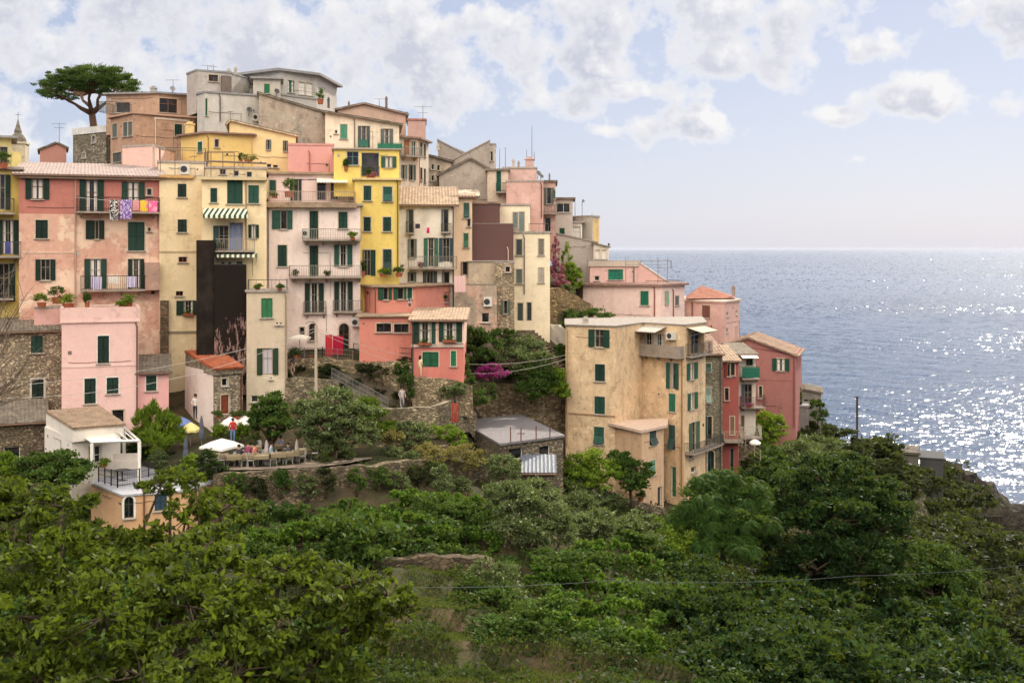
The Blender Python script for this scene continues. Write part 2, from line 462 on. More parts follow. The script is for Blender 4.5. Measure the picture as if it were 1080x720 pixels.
    if kind == 'O':
        for sd in (0, 1):
            if (sd == 0 and fl <= .02) or (sd == 1 and fr_ <= .02): continue
            a, b = (u0, hu0-.02) if sd == 0 else (hu1+.02, u1)
            b_ = MB(); ang = o.get('ang', .06)
            hinge = hu0 if sd == 0 else hu1
            f2 = lambda u, n, z, h=hinge: sg.fr(u, n+abs(u-h)*ang, z)
            leaf_panel(b_, f2, a, b, .03, .07, z0, z1); b_.build('shutter', sm, win)
    if kind == 'D':
        b_ = MB(); m = (hu0+hu1)/2
        k = 2 if w > .9 else 1
        for i in range(k):
            a, b = hu0+t+(w-2*t)/k*i, hu0+t+(w-2*t)/k*(i+1)
            b_.box(sg.fr, a+.004, b-.004, -dep, -.1, z0+t, z1-t)
            b_.box(sg.fr, a+.1, b-.1, -.1, -.085, z0+.2, z0+(z1-z0)*.45); b_.box(sg.fr, a+.1, b-.1, -.1, -.085, z0+(z1-z0)*.52, z1-.2)
        b_.build('door_panel', flat(wood, .6, .3), win)
    if not o.get('nosill') and name == 'window':
        sb = MB(); sb.box(sg.fr, hu0-.12, hu1+.12, 0, .14, z0-.08, z0-.012); sb.build('sill', flat((176, 168, 156), .9, .25), win)
    if o.get('box'):
        bb = MB(); bb.box(sg.fr, hu0-.05, hu1+.05, .15, .4, z0-.05, z0+.15); bb.build('flower_box', flat((150, 84, 58), .9, .2), win)
        rng = np.random.default_rng(int(u0*100) % 999)
        cc = Vector(sg.fr((hu0+hu1)/2, .3, z0+.25)); du = sg.u*(w*.55)
        cen = np.array(cc)[None, :]+rng.normal(size=(160, 1))*np.array([du.x, du.y, 0])*.5+rng.normal(size=(160, 3))*np.array([.08, .08, .12])
        quads_mesh('window_plants', leaf_arrays(cen, .13, rng), LM('pot'), win, ORG[root])
    return (hu0, hu1, z0, z1)

def railing(mb, sg, u0, u1, n1, z0, z1, n0=0.0, gap=.13, r=.015, sides=True):
    runs = [((u0, n1), (u1, n1))]
    if sides: runs += [((u0, n0), (u0, n1)), ((u1, n0), (u1, n1))]
    for (a, na), (b, nb) in runs:
        L = math.hypot(b-a, nb-na)
        if L < .05: continue
        for z, rr in ((z1, .024), (z0+.08, .016)):
            mb.tube([sg.fr(a, na, z), sg.fr(b, nb, z)], rr, 4)
        k = max(1, int(L/gap))
        for i in range(k+1):
            t = i/k; u, n = a+(b-a)*t, na+(nb-na)*t
            mb.tube([sg.fr(u, n, z0), sg.fr(u, n, z1)], r if i % 8 else .022, 3, cap=False)

def corr_slab(mb, A, B, C, D, pitch=.26, amp=.05, th=.12, mi=0):
    """A-B eave, D-C ridge; wavy upper skin on a plain slab"""
    A, B, C, D = map(Vector, (A, B, C, D)); nrm = (B-A).cross(D-A).normalized()
    if nrm.z < 0: nrm = -nrm
    L = max((B-A).length, (C-D).length)
    k = max(2, int(L/pitch))*4; rows = max(2, int((D-A).length/.45))
    base = len(mb.v)
    for r_ in range(rows+1):
        t = r_/rows; P = A.lerp(D, t); Q = B.lerp(C, t)
        for i in range(k+1):
            h = amp*(1+math.cos(2*PI*i/4))*.5
            jit = random.uniform(-.012, .012)
            mb.v.append(tuple(P.lerp(Q, i/k)+nrm*(th+h+jit+.008*((r_) % 2))))
    for r_ in range(rows):
        for i in range(k):
            a = base+r_*(k+1)+i; mb.f.append((a, a+1, a+k+2, a+k+1)); mb.m.append(mi)
    # skirt to underside
    lo = [A, B, C, D]
    hi = [p+nrm*(th+.01) for p in lo]
    mb.hexa([lo[0], lo[1], lo[2], lo[3], hi[0], hi[1], hi[2], hi[3]], mi)
    n0 = base
    for i in range(k):                              # scalloped eave edge
        mb.poly([mb.v[n0+i], mb.v[n0+i+1], tuple(A.lerp(B, (i+1)/k)+nrm*.02), tuple(A.lerp(B, i/k)+nrm*.02)], mi)

def house(name, label, x0=0, x1=0, d=90, top=0, base=0, wall=None, T=8, yaw=0, roof=None, feats=(), pts=None, root=None,
          split=None, wall2=None, cat='house', group=None, tops=None, Q=None, m1=None):
    if pts is None: P = perp_pts(x0, x1, d, yaw)
    else: P = [Vector(((px-540)/F*dd, dd)) for px, dd in pts]
    segs = [Seg(P[i], P[i+1]) for i in range(len(P)-1)]
    chord = (P[-1]-P[0]).normalized(); N = Vector((chord.y, -chord.x))
    zb = W(540, base, P[0].y).z-1.2
    # wall top is level: taken at the middle of the first segment
    sg = segs[0]
    mx = (sg.x0+sg.x1)/2; zt = sg.uz(mx, top)[1]
    loc = Vector((P[0].x, P[0].y, zb))
    newroot = root is None
    if newroot: root = empty(name, loc, label, cat, group)
    wm = wall or plaster((220, 190, 160)); mats = [wm]
    zsp = None
    if split: zsp = sg.uz(mx, split)[1]; mats.append(wall2)
    fl = [[] for _ in segs]; others = []
    for f in feats:
        k = f[0]
        xm = (f[1]+f[3])/2 if k not in ('P', 'K', 'S', 'M') else f[1]
        si = 0
        for i, s in enumerate(segs):
            if s.x0-.5 <= xm <= s.x1+.5: si = i
        if k in ('C', 'O', 'G', 'T', 'D', 'A', 'V'):
            s = segs[si]; o = f[5] if len(f) > 5 else {}
            cx = (f[1]+f[3])/2; Y = s.at(cx)[1]
            u0, u1 = s.at(f[1])[0], s.at(f[3])[0]
            if pts is not None and False: pass
            z1_, z0_ = H+(262-f[2])/F*Y, H+(262-f[4])/F*Y
            u0 = max(u0, .05); u1 = min(u1, s.L-.05)
            if z1_ > zt-.05: z1_ = zt-.05
            fl[si].append(opening(root, s, 'O' if k == 'V' and False else k, u0, u1, z0_, z1_, o))
        else: others.append((f, segs[si]))
    mb = MB()
    for s, hs in zip(segs, fl):
        grid_wall(mb, s, zb, zt, hs, zsplit=zsp, mi=(0, 1 if split else 0) if not (m1 and s is segs[0]) else (1, 1))
    Q = [p-N*T for p in P] if Q is None else [Vector(((px-540)/F*dd, dd)) for px, dd in Q]
    if m1: mats = [wm, m1]
    def wq(a, b, za=zb, zc=None):
        zc = zt if zc is None else zc
        if zsp and za < zsp < zc:
            mb.poly([(a.x, a.y, za), (b.x, b.y, za), (b.x, b.y, zsp), (a.x, a.y, zsp)], 0); za = zsp
            mb.poly([(a.x, a.y, za), (b.x, b.y, za), (b.x, b.y, zc), (a.x, a.y, zc)], 1)
        else: mb.poly([(a.x, a.y, za), (b.x, b.y, za), (b.x, b.y, zc), (a.x, a.y, zc)], 0)
    wq(P[-1], Q[-1]); wq(Q[0], P[0])
    for i in range(len(Q)-1): wq(Q[i+1], Q[i])
    mb.poly([(p.x, p.y, zt-.01) for p in P]+[(p.x, p.y, zt-.01) for p in reversed(Q)])
    rf = roof or {'k': 'flat'}; rk = rf['k']
    rmat = rf.get('m') or tiles()
    oh = rf.get('oh', .3); rise = rf.get('rise', 1.2)
    P0, P1, Q0, Q1 = P[0], P[-1], Q[0], Q[-1]
    U = chord
    top_mi = 1 if split else 0
    v3 = lambda p, z: Vector((p.x, p.y, z))
    if rk == 'flat':
        th = rf.get('th', .18); rb = MB()
        ring = []
        n = len(P)
        pp = [P[i]+N*oh+(-U*oh if i == 0 else U*oh if i == n-1 else U*0) for i in range(n)]
        qq = [Q[0]-N*oh-U*oh, Q[-1]-N*oh+U*oh]
        loop = pp+[qq[1], qq[0]]
        rb.poly([v3(p, zt+th) for p in loop]); rb.poly([v3(p, zt+.004) for p in reversed(loop)])
        for i in range(len(loop)):
            a, b = loop[i], loop[(i+1) % len(loop)]
            rb.poly([v3(a, zt+.004), v3(b, zt+.004), v3(b, zt+th), v3(a, zt+th)])
        if rf.get('par'):                                    # parapet
            ph = rf['par']
            for i in range(len(P)-1):
                s = segs[i]; rb.box(s.fr, 0, s.L, -.2, .003, zt+th, zt+th+ph)
            for a, b in ((P0, Q0), (P1, Q1)):
                s = Seg(a, b); rb.box(s.fr, 0, s.L, -.1, .1, zt+th, zt+th+ph-.003)
        rb.build('roof', rmat, root)
    elif rk == 'poly':                                        # explicit pitched sheet over a many-sided plan
        cs = [W(*c) for c in rf['c']]; rb = MB()
        if rf.get('plain'):
            up = Vector((0, 0, .16)); rb.hexa(cs+[c+up for c in cs])
        else: corr_slab(rb, *cs)
        cen = sum(cs, Vector())/4
        ins = [c.lerp(cen, .035) for c in cs]
        for i in range(4):
            a, b = ins[i], ins[(i+1) % 4]; mb.poly([v3(a, zt-.2), v3(b, zt-.2), tuple(b), tuple(a)], top_mi)
        rb.build('roof', rmat, root)
    elif rk == 'shed':                                        # rises away from the front
        rb = MB()
        for i in range(1):
            corr_slab(rb, v3(P0-U*oh+N*oh, zt-.04), v3(P1+U*oh+N*oh, zt-.04), v3(Q1+U*oh, zt+rise), v3(Q0-U*oh, zt+rise))
        mb.poly([v3(P0, zt), v3(Q0, zt+rise-.02), v3(Q0, zt)], top_mi); mb.poly([v3(P1, zt), v3(Q1, zt), v3(Q1, zt+rise-.02)], top_mi)
        mb.poly([v3(Q0, zt), v3(Q0, zt+rise-.02), v3(Q1, zt+rise-.02), v3(Q1, zt)], top_mi)
        rb.build('roof', rmat, root)
    elif rk == 'ridge':
        rb = MB(); M0, M1 = (P0+Q0)/2, (P1+Q1)/2
        corr_slab(rb, v3(P0-U*oh+N*oh, zt-.04), v3(P1+U*oh+N*oh, zt-.04), v3(M1+U*oh, zt+rise), v3(M0-U*oh, zt+rise))
        corr_slab(rb, v3(Q1+U*oh-N*oh, zt-.04), v3(Q0-U*oh-N*oh, zt-.04), v3(M0-U*oh, zt+rise), v3(M1+U*oh, zt+rise))
        mb.poly([v3(P0, zt), v3(M0, zt+rise), v3(Q0, zt)], top_mi); mb.poly([v3(P1, zt), v3(Q1, zt), v3(M1, zt+rise)], top_mi)
        rb.build('roof', rmat, root)
    elif rk in ('gable', 'slant'):
        # ridge runs front to back; ridge at px rf['px']; left/right eave heights: py values
        s0 = Seg(P0, P1); u = s0.at(rf['px'])[0] if rk == 'gable' else None
        zl = s0.uz(s0.x0, rf.get('pl', top))[1]; zr = s0.uz(s0.x1, rf.get('pr', top))[1]
        pr = [(0, zl)]
        if rk == 'gable': pr.append((u, s0.uz(rf['px'], rf['pt'])[1]))
        pr.append((s0.L, zr))
        for uu, sign in ((0, 1),):
            front = [s0.fr(0, 0, zt)]+[s0.fr(s0.L, 0, zt)]+[s0.fr(a, 0, z) for a, z in reversed(pr)]
            back = [s0.fr(0, -T, zt)]+[s0.fr(s0.L, -T, zt)]+[s0.fr(a, -T, z) for a, z in reversed(pr)]
            mb.poly(front, top_mi); mb.poly(list(reversed(back)), top_mi)
            mb.poly([s0.fr(0, 0, zt), s0.fr(0, 0, zl), s0.fr(0, -T, zl), s0.fr(0, -T, zt)], top_mi)
            mb.poly([s0.fr(s0.L, 0, zt), s0.fr(s0.L, -T, zt), s0.fr(s0.L, -T, zr), s0.fr(s0.L, 0, zr)], top_mi)
        rb = MB(); k = len(pr)
        for i in range(k-1):
            (a, za), (b, zb_) = pr[i], pr[i+1]
            sl = (zb_-za)/(b-a+1e-9)
            a2, za2 = (a-oh, za-sl*oh) if i == 0 else (a, za)
            b2, zb2 = (b+oh, zb_+sl*oh) if i == k-2 else (b, zb_)
            A_, B_ = s0.fr(a2, oh, za2), s0.fr(a2, -T-oh, za2); C_, D_ = s0.fr(b2, -T-oh, zb2), s0.fr(b2, oh, zb2)
            if rf.get('plain'):
                up = Vector((0, 0, .14)); A_, B_, C_, D_ = map(Vector, (A_, B_, C_, D_))
                rb.hexa([A_, B_, C_, D_, A_+up, B_+up, C_+up, D_+up])
            else: corr_slab(rb, A_, B_, C_, D_)
        rb.build('roof', rmat, root)
    mb.build('wall', mats, root)
    # extras
    for f, s in others:
        k = f[0]; o = f[-1] if isinstance(f[-1], dict) else {}
        if k == 'B':
            _, xa, ya, xb, yb = f[:5]; dp = o.get('dp', 1.0)
            Y = s.at((xa+xb)/2)[1]
            # front edge sits dp nearer; solve u range for it
            Yf = Y-dp; n_ = dp
            ua = s.at(xa)[0]; ub = s.at(xb)[0]
            z0 = H+(262-yb)/F*Yf; z1 = z0+o.get('h', (yb-ya)/F*Yf)
            sb = MB(); sb.box(s.fr, ua, ub, .002, n_, z0, z0+.14)
            for uu in np.arange(ua+.25, ub-.1, 1.3):
                sb.hexa([s.fr(uu, .002, z0-.35), s.fr(uu+.12, .002, z0-.35), s.fr(uu+.12, .0, z0-.35), s.fr(uu, 0, z0-.35),
                         s.fr(uu, n_*.7, z0-.003), s.fr(uu+.12, n_*.7, z0-.003), s.fr(uu+.12, 0, z0-.003), s.fr(uu, 0, z0-.003)])
            b = sb.build('balcony', flat(o.get('sc', (158, 146, 134)), .9, .3), root)
            rb = MB(); st = o.get('st', 'rail')
            if st == 'rail': railing(rb, s, ua+.03, ub-.03, n_-.04, z0+.14, z1); rb.build('railing', flat(o.get('rc', (70, 70, 70)), .6, .1), b)
            elif st == 'solid':
                rb.box(s.fr, ua, ub, n_-.12, n_+.004, z0+.14, z1); rb.box(s.fr, ua, ua+.1, .002, n_-.12, z0+.14, z1); rb.box(s.fr, ub-.1, ub, .002, n_-.12, z0+.14, z1)
                rb.build('parapet', o.get('m') or plaster(o.get('rc', (170, 155, 140))), b)
            elif st == 'panel':
                railing(rb, s, ua+.03, ub-.03, n_-.04, z0+.14, z1, gap=.6)
                rb.box(s.fr, ua+.05, ub-.05, n_-.035, n_-.015, z0+.2, z1-.06); rb.build('railing', flat(o.get('rc', (60, 110, 90)), .6, .2), b)
        elif k == 'R':
            _, xa, ya, xb, yb = f[:5]; back = o.get('back', 0)
            ua, Ya = s.at(xa); ub = s.at(xb)[0]
            Y = s.at((xa+xb)/2)[1]; z0, z1 = H+(262-yb)/F*Y, H+(262-ya)/F*Y
            rb = MB(); railing(rb, s, ua, ub, -.05-back, z0, z1, n0=-o.get('side', 2.5), gap=o.get('gap', .14))
            rb.build('railing', flat(o.get('rc', (80, 78, 74)), .6, .1), root)
        elif k == 'P':
            _, xa, ya, yb = f[:4]; u, za = s.uz(xa, ya); z2 = s.uz(xa, yb)[1]
            pb = MB(); pb.tube([s.fr(u-.1, .02, za+.12), s.fr(u, .09, za-.12), s.fr(u, .09, z2)], .055, 6)
            pb.build('drainpipe', flat(o.get('c', (122, 92, 74)), .5, .1), root)
        elif k == 'K':
            _, xa, ya, wpx, hpx = f[:5]; bk = o.get('back', 2)
            Y = s.at(xa)[1]+bk; a = (xa-540)/F; cx, cy = a*Y, Y; w = wpx/F*Y/2; zt2 = H+(262-ya)/F*Y; z2 = zt2-hpx/F*Y
            kb = MB(); f3 = wframe((cx, cy, 0), math.atan2(s.u.y, s.u.x))
            kb.box(f3, -w, w, -w*.8, w*.8, z2, zt2-.16); kb.box(f3, -w*1.25, w*1.25, -w, w, zt2-.16, zt2-.06); kb.box(f3, -w*.7, w*.7, -w*.5, w*.5, zt2-.06, zt2+.12)
            kb.build('chimney', plaster(o.get('c', (176, 160, 144)), None, .5), root)
        elif k == 'S':
            _, xa, ya, rpx = f[:4]; bk = o.get('back', -.35)
            Y = s.at(xa)[1]+bk; c = W(xa, ya, Y); r = rpx/F*Y
            sb = MB(); ax = Vector((o.get('ax', .5), -.75, .45)).normalized(); e1 = ax.cross(Vector((0, 0, 1))).normalized(); e2 = ax.cross(e1)
            rings = [[c+ax*(.25*r*q*q)+(e1*math.cos(t*PI/6)+e2*math.sin(t*PI/6))*r*q for t in range(12)] for q in (.05, .4, .7, 1)]
            for i in range(3):
                for j in range(12): sb.poly([rings[i][j], rings[i][(j+1) % 12], rings[i+1][(j+1) % 12], rings[i+1][j]])
            sb.tube([c, c+ax*r*1.1-Vector((0, 0, r*.3))], .02, 4); sb.tube([c-ax*.02, c-Vector((0, 0, r*1.6))-ax*.3], .03, 5)
            sb.build('satellite_dish', flat(o.get('c', (150, 148, 146)), .5, .1), root)
        elif k == 'M':                                        # aerial mast
            _, xa, ya, yb = f[:4]; bk = o.get('back', 3); Y = s.at(xa)[1]+bk
            t_, b_ = W(xa, ya, Y), W(xa, yb, Y)
            ab = MB(); ab.tube([b_, t_], [.035, .02], 5)
            for q, wd in o.get('bars', ((.04, .5), (.12, .7), (.2, .45))):
                p = t_.lerp(b_, q); ab.tube([p-Vector((wd, .1, 0)), p+Vector((wd, -.1, 0))], .014, 4)
                for e in np.linspace(-wd, wd, 5): ab.tube([p+Vector((e, -.25, 0)), p+Vector((e, .25, 0))], .01, 3)
            ab.build('aerial', flat((88, 88, 90), .5, .1), root)
        elif k == 'X':
            _, xa, ya, xb, yb = f[:5]; Y = s.at((xa+xb)/2)[1]
            n0 = o.get('n', .05); ua, ub = s.at(xa)[0], s.at(xb)[0]; z0, z1 = H+(262-yb)/F*Y, H+(262-ya)/F*Y
            xb_ = MB(); xb_.box(s.fr, ua, ub, n0, n0+.35, z0, z1)
            um, zm, r = (ua+ub)/2-.08, (z0+z1)/2, min(ub-ua, z1-z0)*.36
            un = xb_.build('air_conditioner', flat((205, 200, 190), .5, .1), root)
            g = MB(); g.poly([s.fr(um+r*math.cos(t*PI/8), n0+.353, zm+r*math.sin(t*PI/8)) for t in range(16)])
            g.tube([s.fr(um-r, n0+.36, zm), s.fr(um+r, n0+.36, zm)], .012, 4); g.tube([s.fr(um, n0+.36, zm-r), s.fr(um, n0+.36, zm+r)], .012, 4)
            g.build('fan_grille', flat((60, 58, 56), .6, .1), un)
        elif k == 'W':                                        # awning
            _, xa, ya, xb, yb = f[:5]; pr_ = o.get('pr', 1.1); ua, ub = s.at(xa)[0], s.at(xb)[0]; Y = s.at((xa+xb)/2)[1]
            z1 = H+(262-ya)/F*Y; z0 = H+(262-yb)/F*(Y-pr_)
            val = o.get('val', .22); ab = MB(); zf = z0+val
            ab.hexa([s.fr(ua, pr_, zf), s.fr(ub, pr_, zf), s.fr(ub, .01, z1-.03), s.fr(ua, .01, z1-.03), s.fr(ua, pr_, zf+.03), s.fr(ub, pr_, zf+.03), s.fr(ub, .01, z1), s.fr(ua, .01, z1)])
            if val:
                kk = int((ub-ua)/.22)
                for i in range(kk):
                    a, b = ua+(ub-ua)*i/kk, ua+(ub-ua)*(i+1)/kk
                    ab.poly([s.fr(a, pr_, zf), s.fr(a, pr_+.01, z0+.05), s.fr((a+b)/2, pr_+.01, z0), s.fr(b, pr_+.01, z0+.05), s.fr(b, pr_, zf)])
            aw = ab.build('awning', o.get('m') or flat((232, 226, 214), .85, .05), root)
            ar = MB()
            for u_ in (ua+.05, ub-.05): ar.tube([s.fr(u_, .02, z1-.8), s.fr(u_, pr_-.03, zf-.02)], .018, 4)
            ar.build('awning_arm', flat((120, 116, 110), .5, .1), aw)
        elif k == 'L':                                        # ledge / cornice / band
            _, xa, ya, xb, yb = f[:5]; ua, ub = s.at(xa)[0], s.at(xb)[0]; Y = s.at((xa+xb)/2)[1]; pr_ = o.get('pr', .12)
            z0, z1 = H+(262-yb)/F*Y, H+(262-ya)/F*Y
            lb = MB(); lb.box(s.fr, ua, ub, .002, pr_, z0, z1); lb.build(o.get('name', 'cornice'), o.get('m') or plaster(o.get('c', (190, 160, 120)), None, .4), root)
        elif k == 'Q':                                        # projecting box volume (shaft, oriel, patch) of its own material
            _, xa, ya, xb, yb = f[:5]; ua, ub = s.at(xa)[0], s.at(xb)[0]; Y = s.at((xa+xb)/2)[1]; pr_ = o.get('pr', .4)
            z0, z1 = H+(262-yb)/F*(Y-pr_), H+(262-ya)/F*(Y-pr_)
            lb = MB(); lb.box(s.fr, ua, ub, .002, pr_, z0, z1); lb.build(o.get('name', 'flue_shaft'), o.get('m') or stone(), root)
    for s in segs:
        if s.L < 3.6 or 'stone' in name or cat in ('shed', 'cottage') or wm.name.startswith('rubble'): continue
        for _ in range(1 if s.L < 6 else 2):
            zz = VR_.uniform(zb+3.5, zt-.5) if zt-zb > 5 else zt-.4; ua, ub = sorted((VR_.uniform(.1, s.L*.5), VR_.uniform(s.L*.6, s.L-.1)))
            cb = MB(); pts_ = [s.fr(ua+(ub-ua)*i/8, .03, zz-.06*math.sin(PI*(i % 4)/4)) for i in range(9)]; e = VR_.choice((0, 1))
            if e: pts_.append(s.fr(ub+.02, .03, max(zb+1.5, zz-VR_.uniform(1, 4))))
            cb.tube(pts_, .014, 4); cb.build('facade_cable', flat((70, 62, 56), .7, .1), root)
        for _ in range(VR_.choice((1, 2, 3))):
            u_, z_ = VR_.uniform(.3, s.L-.3), VR_.uniform(zb+3, zt-.5) if zt-zb > 5 else zt-.5
            if any(h[0]-.35 < u_ < h[1]+.35 and h[2]-.35 < z_ < h[3]+.35 for h in fl[segs.index(s)]): continue
            vb = MB(); w_ = VR_.choice((.06, .08, .12)); vb.box(s.fr, u_-w_, u_+w_, .002, .03, z_-w_, z_+w_); vb.build('wall_vent', flat(VR_.choice(((60, 54, 50), (120, 110, 100), (180, 172, 160))), .8, .1), root)
    if rk in ('shed', 'ridge'):
        g = MB(); a_ = v3(P0-U*oh+N*(oh+.07), zt-.02); b_ = v3(P1+U*oh+N*(oh+.07), zt-.02); g.tube([a_, b_], .06, 6); g.build('gutter', flat((124, 96, 80), .5, .2), root)
    HS[name+label if newroot else name] = (root, segs, zt, zb)
    return root, segs, zt, zb
HS = {}
def LM(k):
    T = {
     'pot': ((96, 116, 50), (50, 76, 34), (150, 120, 60)),
     'bright': ((140, 158, 50), (84, 116, 32), None),
     'mid': ((84, 110, 44), (36, 62, 24), None),
     'dark': ((46, 76, 32), (18, 36, 16), None),
     'olive': ((120, 132, 84), (60, 76, 44), (176, 180, 140)),
     'pine': ((86, 114, 50), (40, 64, 30), None),
     'vine': ((108, 140, 46), (44, 78, 24), None),
     'straw': ((158, 144, 84), (108, 100, 56), None),
     'front': ((100, 116, 30), (16, 32, 9), None),
     'ailanthus': ((74, 106, 38), (32, 56, 22), None),
     'pinkfl': ((196, 120, 136), (150, 80, 110), (90, 110, 50)),
     'magenta': ((188, 60, 150), (150, 40, 120), (80, 100, 50)),
     'scrub': ((60, 68, 38), (30, 38, 22), (90, 78, 50)),
     'cover': ((66, 86, 34), (26, 40, 18), (104, 90, 50)),
     'grass': ((94, 102, 40), (50, 64, 26), (132, 118, 64)),
    }[k]
    return leafmat('leaves_'+k, *T, trans=.42 if k in ('bright', 'vine', 'front', 'ailanthus') else .3)
TL = tiles((164, 138, 118), (124, 100, 86)); TPINK = tiles((168, 150, 142), (140, 124, 118), (140, 132, 128)); TORANGE = tiles((178, 100, 68), (146, 78, 54), (150, 96, 70))
TBEIGE = tiles((172, 148, 124), (138, 116, 96), (140, 124, 106)); TSLATE = tiles((136, 126, 112), (100, 92, 82), (90, 84, 74))
RFLAT = flat((170, 158, 148), .9, .3, 0, 'screed_roof'); RGREY = flat((150, 148, 148), .9, .3, 0, 'grey_felt_roof')
CREAM = plaster((226, 196, 140), (196, 160, 108), .45); CREAM2 = plaster((232, 200, 142), (206, 166, 112), .35)
PALEPINK = plaster((228, 200, 186), (196, 168, 150), .4)

# --- left edge ---
house('house', 'mustard yellow house cut off by the left edge, with grey balconies', -60, 21, 84, 178, 400, wall=plaster((206, 172, 62), (170, 140, 60), .4), roof={'k': 'flat', 'm': RFLAT, 'oh': .3},
  feats=[('O', -10, 184, 11, 221, {'c': DGREEN}), ('O', -3, 232, 20, 268, {'c': DGREEN, 'cur': .4}), ('O', -8, 278, 16, 318, {'c': DGREEN}),
   ('B', -30, 209, 15, 226, {}), ('B', -30, 255, 22, 272, {}), ('B', -30, 300, 14, 317, {}), ('L', -60, 175, 21, 179, {'c': (160, 150, 140)})])
house('tower_house', 'narrow yellow rooftop room with dark awning at the left edge', -40, 12, 92, 145, 200, T=5, wall=plaster((198, 176, 90), (160, 140, 80), .5), roof={'k': 'flat', 'm': RGREY, 'oh': .5},
  feats=[('G', 0, 155, 8, 176, {'f': (90, 80, 66)}), ('Q', 12.5, 160, 22, 178, {'name': 'gate_pier', 'm': plaster((206, 180, 90))})])
# --- coral house ---
house('house', 'coral and faded pink house with washing on its upper balcony', 20, 169, 86, 186, 400, T=11,
  wall=plaster((214, 152, 124), (186, 110, 90), .5, patch=((226, 184, 150), .5)), wall2=plaster((196, 104, 86), (170, 84, 70), .3), split=226,
  roof={'k': 'shed', 'rise': 1.6, 'm': TPINK, 'oh': .45},
  feats=[('O', 27, 188.5, 52, 210, {'c': DGREEN, 'w': (110, 60, 40), 'f': (100, 58, 40), 'cur': .7}), ('O', 84, 190, 109.5, 223.5, {'c': DGREEN, 'f': (110, 62, 42), 'cur': .5, 'name': 'door'}),
   ('O', 128.5, 192, 152.5, 212, {'c': DGREEN, 'f': (110, 62, 42), 'cur': .7}), ('G', 155, 199, 160, 206, {}),
   ('C', 37.5, 232, 50.5, 251.5, {'c': DGREEN}), ('O', 90.5, 232.5, 110, 252, {'c': DGREEN, 'fl': .5, 'fr': .3}), ('C', 135, 234, 152.5, 264.5, {'c': DGREEN}), ('G', 156, 240, 159, 244, {}),
   ('O', 37.5, 273.5, 58.5, 295.5, {'c': DGREEN}), ('O', 89, 273, 112.5, 304, {'c': DGREEN, 'cur': .6, 'name': 'door'}), ('O', 135, 273, 152, 304, {'c': DGREEN, 'cur': .3, 'name': 'door'}),
   ('B', 81, 208, 168, 225, {'rc': (52, 42, 38)}), ('B', 85, 291, 152.5, 307.5, {'rc': (34, 32, 34)}), ('P', 79.5, 187, 330, {'c': (176, 150, 136)}),
   ('Q', 152.5, 277, 168, 306, {'m': plaster((176, 130, 106), (140, 116, 96), .7), 'pr': .8}), ('L', 20, 185.5, 169, 189, {'c': (200, 160, 130), 'pr': .35, 'name': 'gutter'}),
   ('L', 20, 265, 80, 267, {'c': (216, 170, 140), 'pr': .03, 'name': 'string_course'})])
house('house', 'smooth pink house with a roof terrace, in front of the coral house', 65, 146, 80.5, 340, 440, T=4.5, wall=plaster((228, 174, 162), (206, 150, 140), .25), roof={'k': 'flat', 'm': plaster((224, 172, 160)), 'oh': .12, 'par': .95, 'th': .12},
  feats=[('C', 103, 354, 115, 383, {'c': DGREEN, 'tc': WHITE}), ('C', 89, 399, 101, 425.5, {'c': DGREEN, 'tc': WHITE}), ('C', 112.5, 398, 125, 415, {'c': DGREEN, 'tc': WHITE}), ('V', 118, 432, 131, 446, {}),
   ('L', 65, 384.5, 146, 386.5, {'c': (232, 186, 174), 'pr': .04, 'name': 'string_course'}), ('P', 144.5, 342, 440, {'c': (90, 70, 60)})])
house('terrace_annex', 'low pink parapet block with potted plants beside the pink roof terrace', 36, 66, 83.5, 326, 345, T=2.5, wall=plaster((222, 156, 142), (200, 140, 126), .3), roof={'k': 'flat', 'm': RFLAT, 'oh': 0}, cat='annex')
house('stone_cottage', 'rubble stone cottage with slate roof and two closed green windows, left edge', -30, 65, 81.5, 350, 455, T=5, wall=stone((190, 172, 146), (134, 118, 100), 2.6), roof={'k': 'shed', 'rise': .9, 'm': TSLATE, 'oh': .3},
  feats=[('C', 32.5, 354, 45, 372, {'c': GREEN, 'trim': 0}), ('C', 33.5, 400, 46, 421, {'c': DGREEN, 'tc': (196, 190, 180), 'trim': .14})], cat='cottage')
house('stone_shed', 'low stone shed with broken slate roof in the lower left corner of the village', -30, 48, 77, 447, 505, T=4.5, wall=stone((140, 122, 100), (96, 84, 70), 2.4), roof={'k': 'shed', 'rise': .95, 'm': TSLATE, 'oh': .25},
  feats=[('V', 4, 471, 21, 500, {'name': 'door', 'trim': 0})], cat='shed')
house('cottage', 'small pink cottage with one window, right of the smooth pink house', 146, 178, 82, 393, 445, T=4, wall=plaster((224, 150, 142), (206, 140, 130), .25), roof={'k': 'shed', 'rise': .85, 'm': TSLATE, 'oh': .25},
  feats=[('C', 154, 396, 165, 412, {'c': DGREEN, 'tc': WHITE})])
